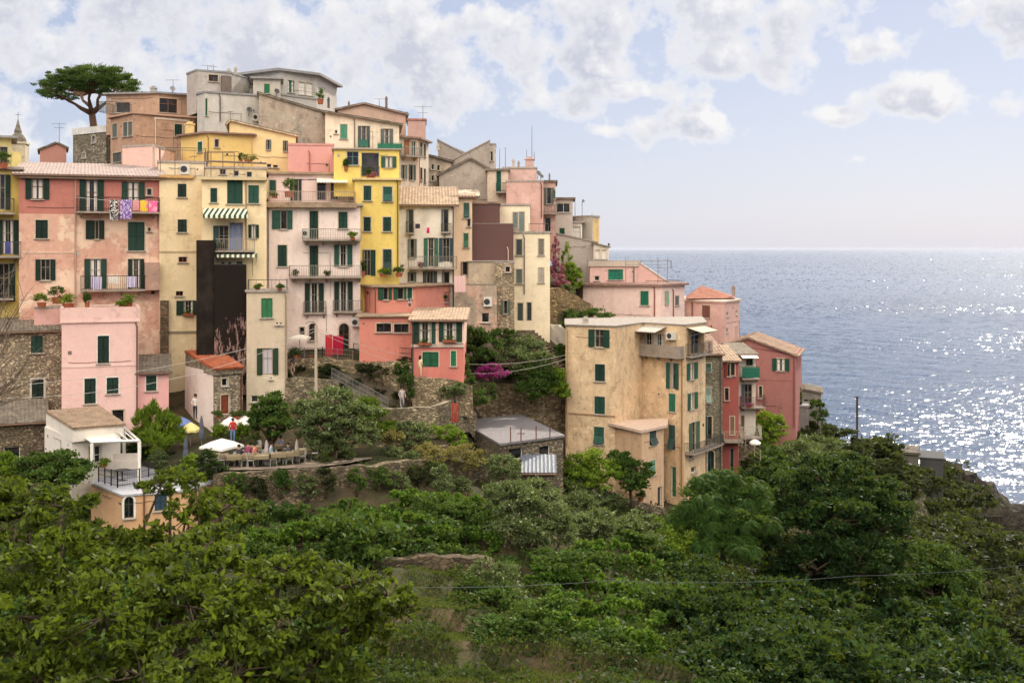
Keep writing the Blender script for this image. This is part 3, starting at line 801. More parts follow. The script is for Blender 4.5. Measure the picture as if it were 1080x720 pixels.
# --- white extension with pergola ---
house('garden_house', 'white garden house with beige tiled roof beside the white pergola', pts=[(47, 76), (76, 71.5), (127, 73.5)], d=74, top=456, base=500, Q=[(48, 76.4), (105, 79)], wall=plaster((214, 202, 186), (184, 172, 156), .3), roof={'k': 'poly', 'm': TBEIGE, 'c': [(76,453,71),(132,449,73.3),(105,430,79.5),(47,435,76.5)]},
  feats=[('G', 94, 470, 106, 496, {'f': WHITE, 'name': 'door'})])
house('terrace_house', 'orange plastered house with arched window under the grey tiled terrace', pts=[(96, 71.5), (130, 67.6), (196, 69)], top=516, base=560, T=5, wall=plaster((206, 150, 96), (176, 120, 74), .35), roof={'k': 'flat', 'm': flat((176, 176, 182), .8, .2, 0, 'terrace_paving'), 'oh': .12, 'th': .12},
  feats=[('A', 131, 521, 141, 546, {'f': (60, 66, 60), 'tc': WHITE}), ('C', 163, 516, 176, 538, {'c': (60, 90, 110)}), ('P', 152, 518, 560, {'c': (120, 80, 60)})])
# --- cream blocks ---
house('house', 'tall cream house with four small windows, right of the coral house', 168, 213, 88, 187, 400, T=9, wall=CREAM, roof={'k': 'flat', 'm': RFLAT, 'oh': .05},
  feats=[('C', 187.5, 194, 196.5, 208, {'c': (34, 60, 52), 'trim': .03}), ('C', 187.5, 231.5, 197, 245, {'c': (34, 60, 52), 'trim': .03}), ('G', 188.5, 271, 197, 276.5, {'f': (150, 80, 60)}), ('G', 185.5, 307, 193, 312, {'f': (130, 80, 60), 'trim': 0}),
   ('O', 186, 317, 209, 332, {'c': DGREEN, 'fl': .34, 'fr': .25, 'cur': .3, 'box': 1}), ('L', 168, 185, 205, 188, {'c': (206, 150, 70), 'pr': .3}), ('L', 168, 264.5, 213, 266, {'c': (196, 164, 116), 'pr': .06, 'name': 'string_course'}), ('L', 168, 349, 207, 351, {'c': (150, 130, 100), 'pr': .1, 'name': 'string_course'}),
   ('Q', 169, 317, 178, 400, {'m': stone((140, 110, 88), (90, 76, 62), 3), 'pr': .5, 'name': 'buttress'})])
house('house', 'cream house with striped awnings and a cluttered balcony', 213, 281, 87, 189, 400, T=9, wall=CREAM2, roof={'k': 'flat', 'm': RFLAT, 'oh': .08},
  feats=[('C', 222, 198.5, 229, 213.5, {'trim': .03}), ('C', 239.5, 189.5, 256, 215, {'trim': 0}), ('C', 262, 195.5, 273, 214.5, {'trim': .03}), ('W', 214.5, 220, 261, 230.5, {'m': stripes((226, 222, 200), (50, 76, 56), .85), 'pr': 1.3}),
   ('O', 225, 238, 241, 266, {'c': (40, 60, 54), 'fl': .38, 'fr': 0, 'name': 'door'}), ('G', 242, 235, 256, 266, {'cur': .9, 'cc': (130, 140, 170), 'name': 'door'}), ('O', 262, 237, 273, 251, {'c': DGREEN, 'fl': .3, 'fr': .3, 'cur': .6}),
   ('B', 227, 252, 268.5, 266, {'dp': 1.2, 'rc': (150, 140, 128)}), ('W', 229, 266, 271, 272, {'m': stripes((226, 222, 200), (90, 100, 80), .85), 'pr': 1.15}),
   ('V', 233, 276, 237, 279, {'trim': 0}), ('V', 240, 276, 244, 279, {'trim': 0}), ('V', 249, 275.5, 256, 279, {'trim': 0}), ('P', 259.5, 191, 268, {'c': (150, 130, 100)}), ('L', 207, 187, 281, 190, {'c': (206, 176, 120), 'pr': .35})])
tar = NT('tarred_slate_cladding'); v = tar.coords()
fl_ = tar.math('MULTIPLY', tar.ramp(tar.noise(tar.coords((1, 1, .35)), 1.3, 7, .7), ((.56, 0), (.6, 1))), 1)
cc_ = tar.mix(tar.ramp(tar.noise(v, .8, 4), ((.35, 0), (.7, 1))), (.014, .011, .010), (.034, .024, .019)); cc_ = tar.mix(tar.math('MULTIPLY', fl_, .03), cc_, (.3, .22, .2))
TAR = tar.finish(cc_, .95, tar.noise(v, 3, 4), .5, .05, 0, .08)
tar = NT('flaking_tar_coat'); v = tar.coords()
sepz = tar.n('ShaderNodeSeparateXYZ'); g_ = tar.n('ShaderNodeNewGeometry'); tar.l(g_.outputs['Position'], sepz.inputs[0])
low = tar.math('MULTIPLY', tar.math('SUBTRACT', H-3.6, sepz.outputs[2]), .03)
nz = tar.math('ADD', tar.noise(tar.coords((1.5, 1.5, .4)), 2.0, 10, .75), low)
cc_ = tar.mix(tar.ramp(nz, ((.63, 0), (.66, 1))), (.018, .013, .011), lin((140, 112, 104)))
TAR2 = tar.finish(cc_, .95, tar.noise(v, 3, 4), .5, .05, 0, .08)
house('clad_block', 'black tarred blank block with peeling right half, between the cream houses', 207, 226, 84.7, 254, 400, T=3, wall=TAR, roof={'k': 'flat', 'm': TAR, 'oh': .0, 'th': .05},
  feats=[('Q', 226, 280, 259.5, 400, {'m': TAR2, 'pr': .02})] if 0 else [], cat='house')
house('clad_block', 'lower black flaking half of the tarred block, above the orange roof', 226.1, 260, 85, 280, 400, T=2.4, wall=TAR2, roof={'k': 'flat', 'm': TAR, 'oh': .0, 'th': .05}, cat='house')
house('house', 'grey beige house with two green shuttered windows, right of the black block', 260, 303, 85, 308, 450, T=7, wall=plaster((206, 184, 150), (176, 156, 126), .4), wall2=plaster((196, 172, 138), (170, 148, 118), .35), split=393, roof={'k': 'flat', 'm': RFLAT, 'oh': .12},
  feats=[('C', 275.5, 314.5, 287.5, 335, {'c': (40, 92, 58)}), ('O', 271, 367, 293.5, 395, {'c': (46, 70, 50), 'cur': .9, 'fl': .27, 'fr': .27, 'cc': (200, 190, 196)}), ('V', 291, 340, 293.5, 342.5, {'trim': 0}), ('V', 295, 340, 297.5, 342.5, {'trim': 0}), ('V', 265, 417, 272, 424, {'trim': 0}),
   ('R', 262, 295, 303, 307, {'gap': .5}), ('P', 301.5, 310, 440, {'c': (150, 130, 110)}), ('V', 285, 398, 287, 400, {'trim': 0})])
house('cottage', 'small cottage with bright orange tiled roof and stone front', pts=[(195, 85.5), (225, 81), (256, 82.2)], top=389, base=440, Q=[(195.5, 86.3), (229, 87)], m1=plaster((224, 200, 184), None, .25), wall=stone((170, 154, 132), (124, 112, 96), 3.2), roof={'k': 'poly', 'm': TORANGE, 'c': [(224.5,390.5,80.7),(257.5,388.5,82),(229,369,87),(194.5,371.5,86)]},
  feats=[('V', 234, 399, 240, 407, {}), ('D', 233, 416, 242, 437, {'w': (120, 56, 30), 'trim': .05}), ('P', 254, 391, 437, {'c': (96, 52, 40)})])
# --- pale pink block ---
r_, _, _, _ = house('house', 'tall pale pink house with three balconies and a roof terrace', 281, 380, 90, 217, 395, T=9, wall=PALEPINK, roof={'k': 'flat', 'm': RFLAT, 'oh': .25},
  feats=[('O', 287, 222, 308.5, 241.5, {'fl': .42, 'fr': .27}), ('C', 326.5, 222.5, 335.5, 253, {'name': 'door'}), ('C', 357, 223.5, 366.5, 241, {}), ('B', 319, 241.5, 381, 254, {'rc': (150, 140, 128), 'dp': 1.1}),
   ('C', 293, 258.5, 302.5, 281, {}), ('C', 326.5, 259, 335.5, 292, {'name': 'door'}), ('O', 352.5, 258, 371.5, 281, {'cur': .3}), ('B', 305, 280, 381, 293.5, {'rc': (150, 140, 128), 'dp': 1.1}),
   ('O', 321.5, 298.5, 341.5, 331, {'name': 'door', 'cur': .3, 'c': DGREEN}), ('O', 352.5, 297, 372, 330, {'name': 'door', 'cur': .3, 'c': DGREEN}), ('B', 320, 318, 344, 331.5, {'dp': .35, 'rc': (110, 104, 100)}), ('B', 351, 317, 382, 330, {'dp': .5, 'rc': (110, 104, 100)}),
   ('G', 316, 345, 321, 353, {'f': (150, 140, 140)}), ('A', 326, 341, 333.5, 359, {'f': (70, 66, 66), 'tc': (216, 190, 178)}), ('A', 357.5, 341, 368, 372, {'f': (96, 66, 50), 'tc': (216, 190, 178)}),
   ('X', 371, 335, 379, 344, {}), ('X', 319.5, 242, 326, 250.5, {'n': .4}), ('P', 283, 219, 305, {'c': (130, 116, 108)}),
   ('L', 279, 213.5, 376, 219, {'m': TBEIGE, 'pr': .5, 'name': 'tiled_cornice'}), ('R', 283, 202, 375, 213, {'rc': (160, 140, 124), 'back': -.1})])
house('', '', 283, 368, 95, 184, 215, T=6, wall=plaster((222, 184, 172), (200, 160, 146), .35), roof={'k': 'flat', 'm': TBEIGE, 'oh': .3}, root=r_,
  feats=[('C', 284, 190, 291, 206, {}), ('O', 306, 189, 318, 212, {'c': DARK}), ('G', 334.5, 190, 343.5, 211, {'f': (70, 60, 56), 'name': 'door'}), ('G', 349, 193, 356, 210, {'f': (70, 60, 56)}), ('W', 334, 188, 366, 193, {'pr': 2, 'm': flat((226, 220, 206), .9), 'val': .1})])
# --- bright yellow ---
r_, _, _, _ = house('house', 'bright yellow house with three rows of green shutters and a corner loggia', 374, 421, 92, 190, 320, T=7, wall=plaster((226, 188, 66), (200, 160, 64), .3), roof={'k': 'flat', 'm': plaster((214, 180, 110)), 'oh': .22, 'th': .16},
  feats=[('C', 383.5, 196, 391.5, 211.5, {}), ('T', 404, 197, 413.5, 212.5, {}), ('C', 383.5, 229, 391, 244, {}), ('C', 404, 229, 412.5, 244, {}), ('O', 382.5, 263.5, 396, 290.5, {'name': 'door', 'fl': .1, 'fr': .4}), ('T', 404, 263, 413, 290, {'c': (36, 60, 50)}),
   ('P', 419.5, 192, 290, {'c': (110, 86, 50)})])
house('', '', 352, 421, 94.5, 158, 192, T=5, wall=plaster((228, 192, 70), (200, 160, 60), .3), roof={'k': 'flat', 'm': RFLAT, 'oh': .2, 'th': .12}, root=r_,
  feats=[('O', 402, 165, 418, 177, {'c': (36, 70, 54), 'cur': .6}), ('V', 381, 161, 400, 186, {'name': 'loggia', 'trim': 0}), ('G', 366, 160, 378, 174, {'f': (90, 130, 130)}), ('R', 381, 176, 400, 187, {'back': -.1, 'side': .5})])
# --- salmon house ---
house('house', 'salmon house with small square windows, stepped below the yellow house', pts=[(377, 93.5), (395, 89.7), (438, 91)], top=302, base=345, T=5.5, wall=plaster((214, 116, 92), (190, 96, 78), .3), roof={'k': 'flat', 'm': TBEIGE, 'oh': .3, 'th': .14},
  feats=[('O', 398.5, 303.5, 413, 316, {'c': (40, 80, 58), 'fl': .42, 'fr': .25}), ('O', 415, 303, 428.5, 315.5, {'c': (30, 84, 62), 'fl': .33, 'fr': .2}), ('C', 429.5, 303, 434.5, 315, {'c': (30, 84, 62)}), ('P', 395.5, 304, 330, {'c': (110, 70, 50)})])
house('house', 'low salmon wing with two wide grey windows above the railed terrace', 379, 434.5, 86.9, 334, 382, T=6.5, wall=plaster((214, 112, 90), (190, 92, 76), .3), roof={'k': 'flat', 'm': TBEIGE, 'oh': .25, 'th': .1},
  feats=[('G', 397, 341, 412.5, 350, {'f': (84, 66, 60)}), ('G', 415.5, 341.5, 431, 350.5, {'f': (84, 66, 60)})])
house('house', 'salmon house with row of open dark green shutters over a green garage door', pts=[(435, 85.6), (489, 85.6)], top=338, base=400, T=6, wall=plaster((212, 104, 88), (186, 88, 76), .3), wall2=plaster((216, 170, 146), (190, 130, 108), .4), split=365, roof={'k': 'shed', 'rise': .55, 'm': TBEIGE, 'oh': .3},
  feats=[('O', 436, 340, 454, 363, {'c': (30, 60, 46), 'fl': .35, 'fr': 0, 'cur': .4, 'box': 1}), ('C', 453.5, 340, 459.5, 363, {'c': (30, 60, 46), 'trim': 0}), ('O', 463, 340, 480, 360, {'c': (30, 60, 46), 'fl': .3, 'fr': 0, 'cur': .4, 'box': 1}), ('C', 481, 339.5, 487.5, 361, {'c': (30, 60, 46), 'trim': 0}),
   ('C', 445.5, 371, 462.5, 387, {'c': (30, 90, 60), 'nosill': 1}), ('C', 475.5, 370, 481, 386, {'c': (30, 90, 60)}), ('L', 434, 363, 489.5, 366, {'c': (190, 160, 140), 'pr': .12}), ('P', 435.5, 342, 400, {'c': (80, 70, 60)})])
# --- white house with tiled slope ---
house('house', 'white house with beige tiled roof and two long balconies, right of the yellow house', 420, 479, 96, 217, 345, T=10, wall=plaster((220, 206, 186), (192, 172, 146), .4), roof={'k': 'ridge', 'rise': 1.75, 'm': TBEIGE, 'oh': .4},
  feats=[('O', 428.5, 221, 436, 247, {'c': GREYSH, 'fl': .3, 'fr': 0}), ('O', 465.5, 221, 473, 246, {'c': GREYSH, 'fl': .3, 'fr': 0}), ('B', 428, 234, 437, 247, {'dp': .4}), ('B', 465, 236, 476, 246, {'dp': .4}),
   ('O', 430, 252, 439.5, 272, {'c': GREYSH}), ('O', 447, 251, 462, 281, {'name': 'door', 'cur': .2, 'c': (44, 84, 66)}), ('O', 463, 251, 478.5, 276, {'c': BLUESH, 'name': 'door'}), ('B', 430.5, 270.5, 482, 284, {'rc': (130, 122, 114), 'dp': .9}),
   ('O', 430, 287, 439, 297, {'c': GREYSH}), ('O', 446, 286, 461, 318, {'name': 'door', 'c': (50, 60, 56)}), ('O', 466, 287, 474, 306, {'c': GREYSH, 'fr': 0}), ('B', 440, 308, 473, 320, {'dp': 1, 'rc': (60, 60, 60)}), ('P', 478, 220, 330, {'c': (96, 84, 76)})])
house('house', 'narrow peach house with tilted green shutters beside the maroon wall', 478.5, 498, 98.5, 208, 345, T=9, wall=plaster((222, 182, 140), (196, 156, 116), .35), roof={'k': 'shed', 'rise': .7, 'm': TBEIGE, 'oh': .3},
  feats=[('T', 489, 214, 495, 230, {'c': (60, 90, 80), 'tilt': .3}), ('T', 489, 246, 494, 261, {'c': (60, 110, 80), 'tilt': .6}), ('G', 493, 231, 496, 239, {}), ('O', 486, 276, 495, 290, {'c': (120, 90, 80), 'fl': .2, 'fr': .2})])
MAROON = NT('maroon_slate_cladding'); v = MAROON.coords((1, 1, 1))
bk = MAROON.n('ShaderNodeTexBrick'); bk.inputs['Scale'].default_value = 1.5; bk.inputs['Mortar Size'].default_value = .035
bk.inputs['Color1'].default_value = (*lin((80, 48, 48)), 1); bk.inputs['Color2'].default_value = (*lin((70, 42, 43)), 1); bk.inputs['Mortar'].default_value = (*lin((98, 70, 66)), 1)
MAROON.l(MAROON.coords((1, 0, 1)), bk.inputs['Vector'])
MAROON = MAROON.finish(bk.outputs[0], .7)
house('clad_block', 'taller left step of the maroon slate clad wall, below the grey gable', 498, 527, 100, 215, 290, T=6, wall=MAROON, roof={'k': 'flat', 'm': TL, 'oh': .1}, cat='house')
house('clad_block', 'wide lower step of the maroon slate clad wall with a thin flue', 498.5, 541.5, 99.4, 236, 276, T=4, wall=MAROON, roof={'k': 'flat', 'm': RFLAT, 'oh': .02, 'th': .04}, cat='house', feats=[('P', 536, 262, 276, {'c': (196, 170, 150)})])
house('stone_tower', 'rough stone and plaster tower house under the maroon wall, one green window', 494, 542, 98.3, 276, 370, T=6, wall=plaster((188, 162, 128), (140, 118, 92), .6), roof={'k': 'flat', 'm': RFLAT, 'oh': .12, 'th': .1},
  feats=[('O', 528.5, 317, 538, 331, {'c': (110, 124, 112), 'fl': .3, 'fr': .3}), ('Q', 522, 277.5, 542, 370, {'m': stone((196, 174, 144), (140, 122, 100), 3.2), 'pr': .015, 'name': 'bare_masonry'})] if 0 else [('C', 505, 330, 513, 345, {'c': (110, 124, 112)})], cat='house')
house('stone_tower', 'pale rubble stone corner tower with one grey green window', 522, 542.5, 97.4, 277.5, 372, T=3, wall=stone((200, 178, 148), (146, 128, 106), 3.2), roof={'k': 'flat', 'm': RFLAT, 'oh': .02, 'th': .08},
  feats=[('O', 528.5, 317, 538, 331, {'c': (110, 124, 112), 'fl': .3, 'fr': .3}), ('G', 533, 281, 538, 287, {'f': (200, 170, 170)})], cat='house')
house('ruined_house', 'roofless tumbledown stone house with a patched pink wall below the peach house', 479, 524, 95.5, 301, 362, T=4, wall=plaster((196, 150, 122), (120, 100, 80), .8, patch=((150, 132, 108), .47)), roof={'k': 'flat', 'm': TSLATE, 'oh': 0, 'th': .04},
  feats=[('X', 510, 313, 519, 323, {}), ('V', 508, 330, 516, 340, {'trim': 0})], cat='house')
house('house', 'cream house with grey louvred windows and a glazed roof balcony', 541, 580, 101, 246, 365, T=8, wall=plaster((230, 206, 164), (204, 176, 136), .35), roof={'k': 'flat', 'm': RFLAT, 'oh': .1},
  feats=[('C', 544.5, 252.5, 550.5, 269, {'c': GREYSH}), ('C', 568, 252, 573.5, 269, {'c': (150, 140, 128)}), ('C', 544.5, 284, 550.5, 299, {'c': GREYSH}), ('C', 568, 282.5, 573.5, 298, {'c': (150, 140, 128)}), ('C', 546, 319.5, 551.5, 338, {'c': (58, 66, 62), 'name': 'door'}), ('C', 556, 319, 560.5, 338, {'c': (58, 66, 62), 'name': 'door'}),
   ('P', 553, 249, 310, {'c': (110, 100, 92)}), ('R', 558, 236, 579, 245.5, {'gap': .8})])
house('penthouse', 'cream top storey with two tall grey shutters above the cream house', 527.3, 559, 103.5, 217, 255, T=6, wall=plaster((228, 206, 166), (204, 178, 140), .35), roof={'k': 'flat', 'm': RFLAT, 'oh': .08},
  feats=[('C', 541, 224, 546, 241, {'c': GREYSH}), ('C', 547.5, 223.5, 553, 245, {'c': GREYSH, 'name': 'door'})])
# --- upper cluster right of centre ---
house('house', 'faded pink house with grey rooftop flues behind the cream house', 534, 573, 108, 192, 260, T=9, wall=plaster((206, 152, 136), (176, 124, 110), .5), roof={'k': 'flat', 'm': RFLAT, 'oh': .05},
  feats=[('P', 571, 194, 230, {'c': (96, 76, 70)})])
house('house', 'weathered pink upper room with chimneys on the skyline', 530, 566, 111, 178, 215, T=6, wall=plaster((204, 156, 142), (170, 130, 118), .5), roof={'k': 'flat', 'm': RFLAT, 'oh': .08},
  feats=[('K', 541.5, 169, 3, 9, {'back': 1}), ('K', 547, 171, 2.4, 8, {'back': 1, 'c': (140, 130, 124)}), ('K', 558.5, 167, 9, 12, {'back': 2, 'c': (196, 150, 136)}), ('M', 561, 133, 172, {'bars': ()}), ('M', 555.5, 158, 170, {'bars': ()}), ('M', 563.5, 160, 170, {'bars': ()}), ('S', 568, 183, 3, {'c': (110, 110, 112)}), ('S', 571, 186, 2.6, {'c': (110, 110, 112)})])
house('house', 'narrow pink house with roof clutter and hanging plants, left of the grey seaward house', 572, 586, 112, 192, 262, T=8, wall=plaster((200, 148, 130), (150, 120, 106), .6), roof={'k': 'flat', 'm': TSLATE, 'oh': .2},
  feats=[('O', 574, 198, 584, 215, {'c': GREYSH}), ('K', 579.5, 184, 1.8, 16, {'back': .5, 'c': (120, 112, 106)}), ('B', 572.5, 216, 588, 226, {'dp': 1, 'rc': (70, 80, 76)}), ('V', 574.5, 229, 581, 245, {'trim': 0}), ('T', 584, 200, 586, 210, {})])
house('house', 'grey plastered house with white window and green shutter at the seaward end', 586, 604, 120, 210, 300, T=7, wall=plaster((182, 168, 154), (150, 138, 126), .4), roof={'k': 'flat', 'm': TSLATE, 'oh': .3},
  feats=[('G', 587.5, 214.5, 601, 224, {'f': WHITE}), ('C', 590, 240.5, 595.5, 249.5, {'c': (20, 84, 70)}), ('M', 606.5, 209, 232, {'bars': ()}), ('M', 614, 211, 232, {'bars': ()}), ('S', 615, 212, 1.8, {'c': (120, 120, 120), 'back': 3})])
house('house', 'grey blank walled house with sloping top below the ochre box', 584, 630, 117, 256, 292, T=7, wall=plaster((176, 162, 148), (150, 136, 122), .4), roof={'k': 'slant', 'pl': 246, 'pr': 256, 'oh': .1, 'plain': 1, 'm': RFLAT}, feats=[])
house('house', 'white seaward room with pale window on the hilltop edge', 601, 614, 122, 235, 290, T=6, wall=plaster((222, 212, 196)), roof={'k': 'flat', 'm': RFLAT, 'oh': .3}, feats=[('G', 603, 239, 612, 252, {'f': WHITE, 'cur': .9})])
house('house', 'ochre ended box shaped house, last roof before the open sea', pts=[(612, 124), (624.5, 122.5), (632, 125)], top=229, base=290, T=6, wall=plaster((184, 174, 160), (160, 150, 136), .3), roof={'k': 'flat', 'm': RFLAT, 'oh': .08},
  feats=[('Q', 625.2, 230.5, 631.6, 260, {'m': plaster((226, 180, 92)), 'pr': .02, 'name': 'ochre_panel'}), ('M', 624.5, 225, 230, {'bars': ()})])
house('house', 'small white seaward annex with two pale openings by the horizon', 626, 642, 116, 262, 295, T=5, wall=plaster((206, 194, 176)), roof={'k': 'slant', 'pl': 257, 'pr': 261, 'oh': .2, 'plain': 1, 'm': TSLATE}, feats=[('G', 628, 263.5, 633, 273, {'f': WHITE, 'cur': .9}), ('G', 635, 263.5, 640, 273, {'f': WHITE, 'cur': .9}), ('S', 642, 258, 1.6, {'c': (70, 74, 80), 'back': 1})])
# grey gables
house('house', 'big grey gabled house end with faint window near its apex', 463, 524, 112, 192, 240, T=9, wall=plaster((166, 150, 134), (134, 120, 106), .7), roof={'k': 'gable', 'px': 496, 'pt': 168, 'pl': 185, 'pr': 184, 'oh': .25, 'm': TSLATE},
  feats=[])
house('house', 'grey slant roofed wall block rising behind the grey gable', 462, 516, 119, 184, 225, T=6, wall=plaster((160, 144, 128), (136, 122, 108), .6), roof={'k': 'slant', 'pl': 177, 'pr': 149, 'oh': .1, 'plain': 1, 'm': RFLAT})
house('house', 'small grey stair tower with white door and wire canopy on the skyline', 515.5, 523, 120, 153, 200, T=4, wall=plaster((186, 174, 160)), roof={'k': 'flat', 'm': RFLAT, 'oh': .05}, feats=[('G', 517, 160, 520, 170, {'f': WHITE}), ('M', 533, 156, 178, {'bars': ((.02, .1),)}), ('M', 527, 157, 178, {'bars': ()})])
house('house', 'beige house with tall green shuttered door right of the grey gable', 514, 536, 109.5, 180, 235, T=6, wall=plaster((196, 168, 140), (160, 136, 112), .5), roof={'k': 'flat', 'm': TSLATE, 'oh': .2},
  feats=[('C', 523.5, 180.5, 528.5, 202, {'c': (20, 84, 74), 'name': 'door'}), ('B', 523, 193, 539, 203.5, {'dp': 1, 'st': 'rail', 'rc': (40, 80, 66)})])
house('house', 'low house with speckled slate and tile roof, left of the maroon wall', 456, 503, 103, 208, 240, T=6, wall=plaster((214, 182, 142), (190, 156, 116), .4), roof={'k': 'shed', 'rise': .85, 'm': tiles((206, 190, 168), (120, 108, 96), (190, 176, 156)), 'oh': .3})
# dark row 446-478
house('house', 'row house with many dark little windows on the stepped lane behind', 446, 476, 118, 168, 240, T=8, yaw=16, wall=plaster((186, 160, 130), (140, 120, 98), .7, patch=((150, 134, 112), .52)), roof={'k': 'slant', 'pl': 163, 'pr': 171, 'oh': .3, 'm': TSLATE},
  feats=[('V', x, y, x+3, y+6, {'trim': .08}) for x, y in ((449, 171), (455, 173), (461, 174), (449, 184), (455, 185), (449, 197), (455, 198))])
house('house', 'far roof with raised dark gable behind the lane of windows', 462, 494, 128, 162, 200, T=7, wall=plaster((150, 134, 120)), roof={'k': 'slant', 'pl': 148, 'pr': 165, 'oh': .1, 'plain': 1, 'm': RGREY}, feats=[('K', 462, 153, 3, 6, {'back': 0})])
# 420-450 building
house('house', 'tall narrow house with brown door balcony and pink terracotta gutter, right of the green balconies', pts=[(421, 107), (441, 108.5), (452, 113)], top=146, base=240, T=8, wall=plaster((200, 178, 152), (166, 144, 120), .5), roof={'k': 'flat', 'm': TL, 'oh': .3},
  feats=[('D', 426, 147, 433, 165, {'w': (160, 100, 60)}), ('G', 434, 149, 439, 165, {'f': WHITE}), ('B', 422, 155, 441, 165.5, {'dp': .9, 'rc': (120, 124, 116)}), ('O', 423, 174, 429, 189, {'c': GREYSH}), ('O', 431, 174, 438, 190, {'c': GREYSH}),
   ('C', 443, 150, 445.5, 164, {'c': DARK}), ('C', 447, 152, 449, 165, {'c': DARK}), ('C', 443, 177, 445.5, 190, {'c': DARK}), ('C', 447, 178, 449, 192, {'c': DARK}), ('P', 441.5, 148, 215, {'c': (190, 110, 80)})])
house('house', 'rooftop brick red box above the tall narrow house, with tall aerial', 430, 449, 113, 127, 150, T=5, wall=plaster((186, 140, 124), (160, 120, 106), .4), roof={'k': 'flat', 'm': tiles((176, 120, 106), (150, 104, 92)), 'oh': .1}, feats=[('M', 446, 112, 130, {'bars': ((.05, .9), (.4, .5))}), ('S', 429, 120, 2, {'c': (110, 110, 110)})])
# cream with green balconies
house('house', 'pale cream house with green balconies and slate edged roof on the upper row', 343, 421, 106, 131, 185, T=9, wall=plaster((220, 200, 168), (186, 162, 130), .45), roof={'k': 'slant', 'pl': 119, 'pr': 132, 'oh': .35, 'm': TSLATE},
  feats=[('C', 359, 130, 366, 146.5, {'c': (60, 116, 96)}), ('O', 377.5, 133, 390, 156, {'name': 'door', 'c': GREYSH, 'cur': .2}), ('O', 401.5, 136, 414.5, 157, {'name': 'door', 'c': GREYSH, 'cur': .3}), ('B', 378, 147, 389, 157, {'dp': .5, 'st': 'panel', 'rc': (50, 104, 90)}), ('B', 398, 151, 424, 160.5, {'dp': .7, 'st': 'panel', 'rc': (40, 110, 84)}), ('P', 374, 127, 170, {'c': (120, 104, 92)}), ('V', 353, 137, 356, 141, {'trim': 0})])
house('house', 'brown gabled roof house behind the green balconies, with tall chimney', 356, 428, 118, 124, 165, T=8, wall=plaster((188, 148, 122), (160, 124, 100), .4), roof={'k': 'gable', 'px': 384, 'pt': 110, 'pl': 116, 'pr': 121, 'oh': .3, 'm': TL},
  feats=[('K', 407.5, 103, 2.6, 12, {'back': 2, 'c': (120, 104, 96)}), ('K', 368, 108, 1.8, 9, {'back': 1, 'c': (110, 100, 94)}), ('M', 400, 104, 116, {'bars': ((.05, .5),)})])
# grey modern & stone long
house('house', 'long stuccoed stone house with sloping slate edge, right of the grey block', 273, 358, 107, 131, 185, T=9, wall=plaster((166, 144, 122), (122, 102, 84), .8, patch=((150, 138, 122), .53)), roof={'k': 'slant', 'pl': 99, 'pr': 124, 'oh': .2, 'm': TSLATE},
  feats=[('V', 345, 126, 349, 130, {'trim': 0}), ('K', 346.5, 104, 2.5, 10, {'back': 0, 'c': (80, 76, 76)})])
house('house', 'plain grey plastered block with one green side window and two dishes', pts=[(208, 108), (216, 106.5), (273, 109)], top=99, base=165, T=9, wall=plaster((186, 180, 168), (156, 150, 138), .5), roof={'k': 'flat', 'm': RGREY, 'oh': .12},
  feats=[('C', 214.8, 104, 218.6, 122, {'c': (30, 96, 74)}), ('S', 263, 116, 3.2, {'c': (90, 88, 88)}), ('P', 232, 101, 128, {'c': (96, 80, 72)}), ('M', 243, 117, 128, {'bars': ((.1, .3),), 'back': -.5}), ('X', 266, 120, 272, 128, {'n': 0})])
house('house', 'dark sided grey cube house with tanks, highest on the left skyline', pts=[(197, 114), (207, 111.5), (243, 113)], top=77, base=110, T=7, wall=plaster((170, 160, 148), (130, 122, 112), .6), roof={'k': 'flat', 'm': RGREY, 'oh': .06},
  feats=[('G', 220, 79, 230, 86, {'f': (130, 70, 56)}), ('Q', 233, 80, 243, 97, {'m': plaster((110, 92, 80), (60, 54, 48), .7), 'pr': .5, 'name': 'tank_enclosure'}), ('K', 241.5, 73.5, 3.4, 6, {'back': 2}), ('K', 248.5, 72, 3, 7, {'back': 3}), ('M', 219, 69, 77, {'bars': ((.05, .5),)}), ('M', 225, 68, 77, {'bars': ((.3, .4),)})])
house('house', 'modern grey villa with thin flat roof and glazed corner at the top of the hill', pts=[(243, 119), (295, 114.5), (334, 118)], top=78.5, base=125, T=8, wall=plaster((176, 170, 158), (146, 140, 130), .4), roof={'k': 'flat', 'm': RGREY, 'oh': .55, 'th': .25},
  feats=[('G', 304, 85, 310.5, 98, {'f': (80, 130, 110), 'cur': .5}), ('G', 315, 86.5, 321.5, 100, {'f': WHITE, 'cur': .9}), ('G', 323, 87.5, 329.5, 101, {'f': WHITE, 'cur': .9}), ('V', 245, 85, 268, 92, {'trim': 0}), ('L', 296, 101, 334, 103, {'c': (150, 144, 134), 'pr': .1})])
house('house', 'low grey annex with green window and dish in front of the modern villa', 267, 296, 111.5, 83.5, 110, T=5, wall=plaster((180, 168, 150), (150, 138, 124), .5), roof={'k': 'flat', 'm': RGREY, 'oh': .3}, feats=[('C', 278.5, 88.5, 284.5, 98.5, {'c': (40, 120, 84)}), ('S', 292, 96.5, 3, {'c': (70, 68, 70)})])
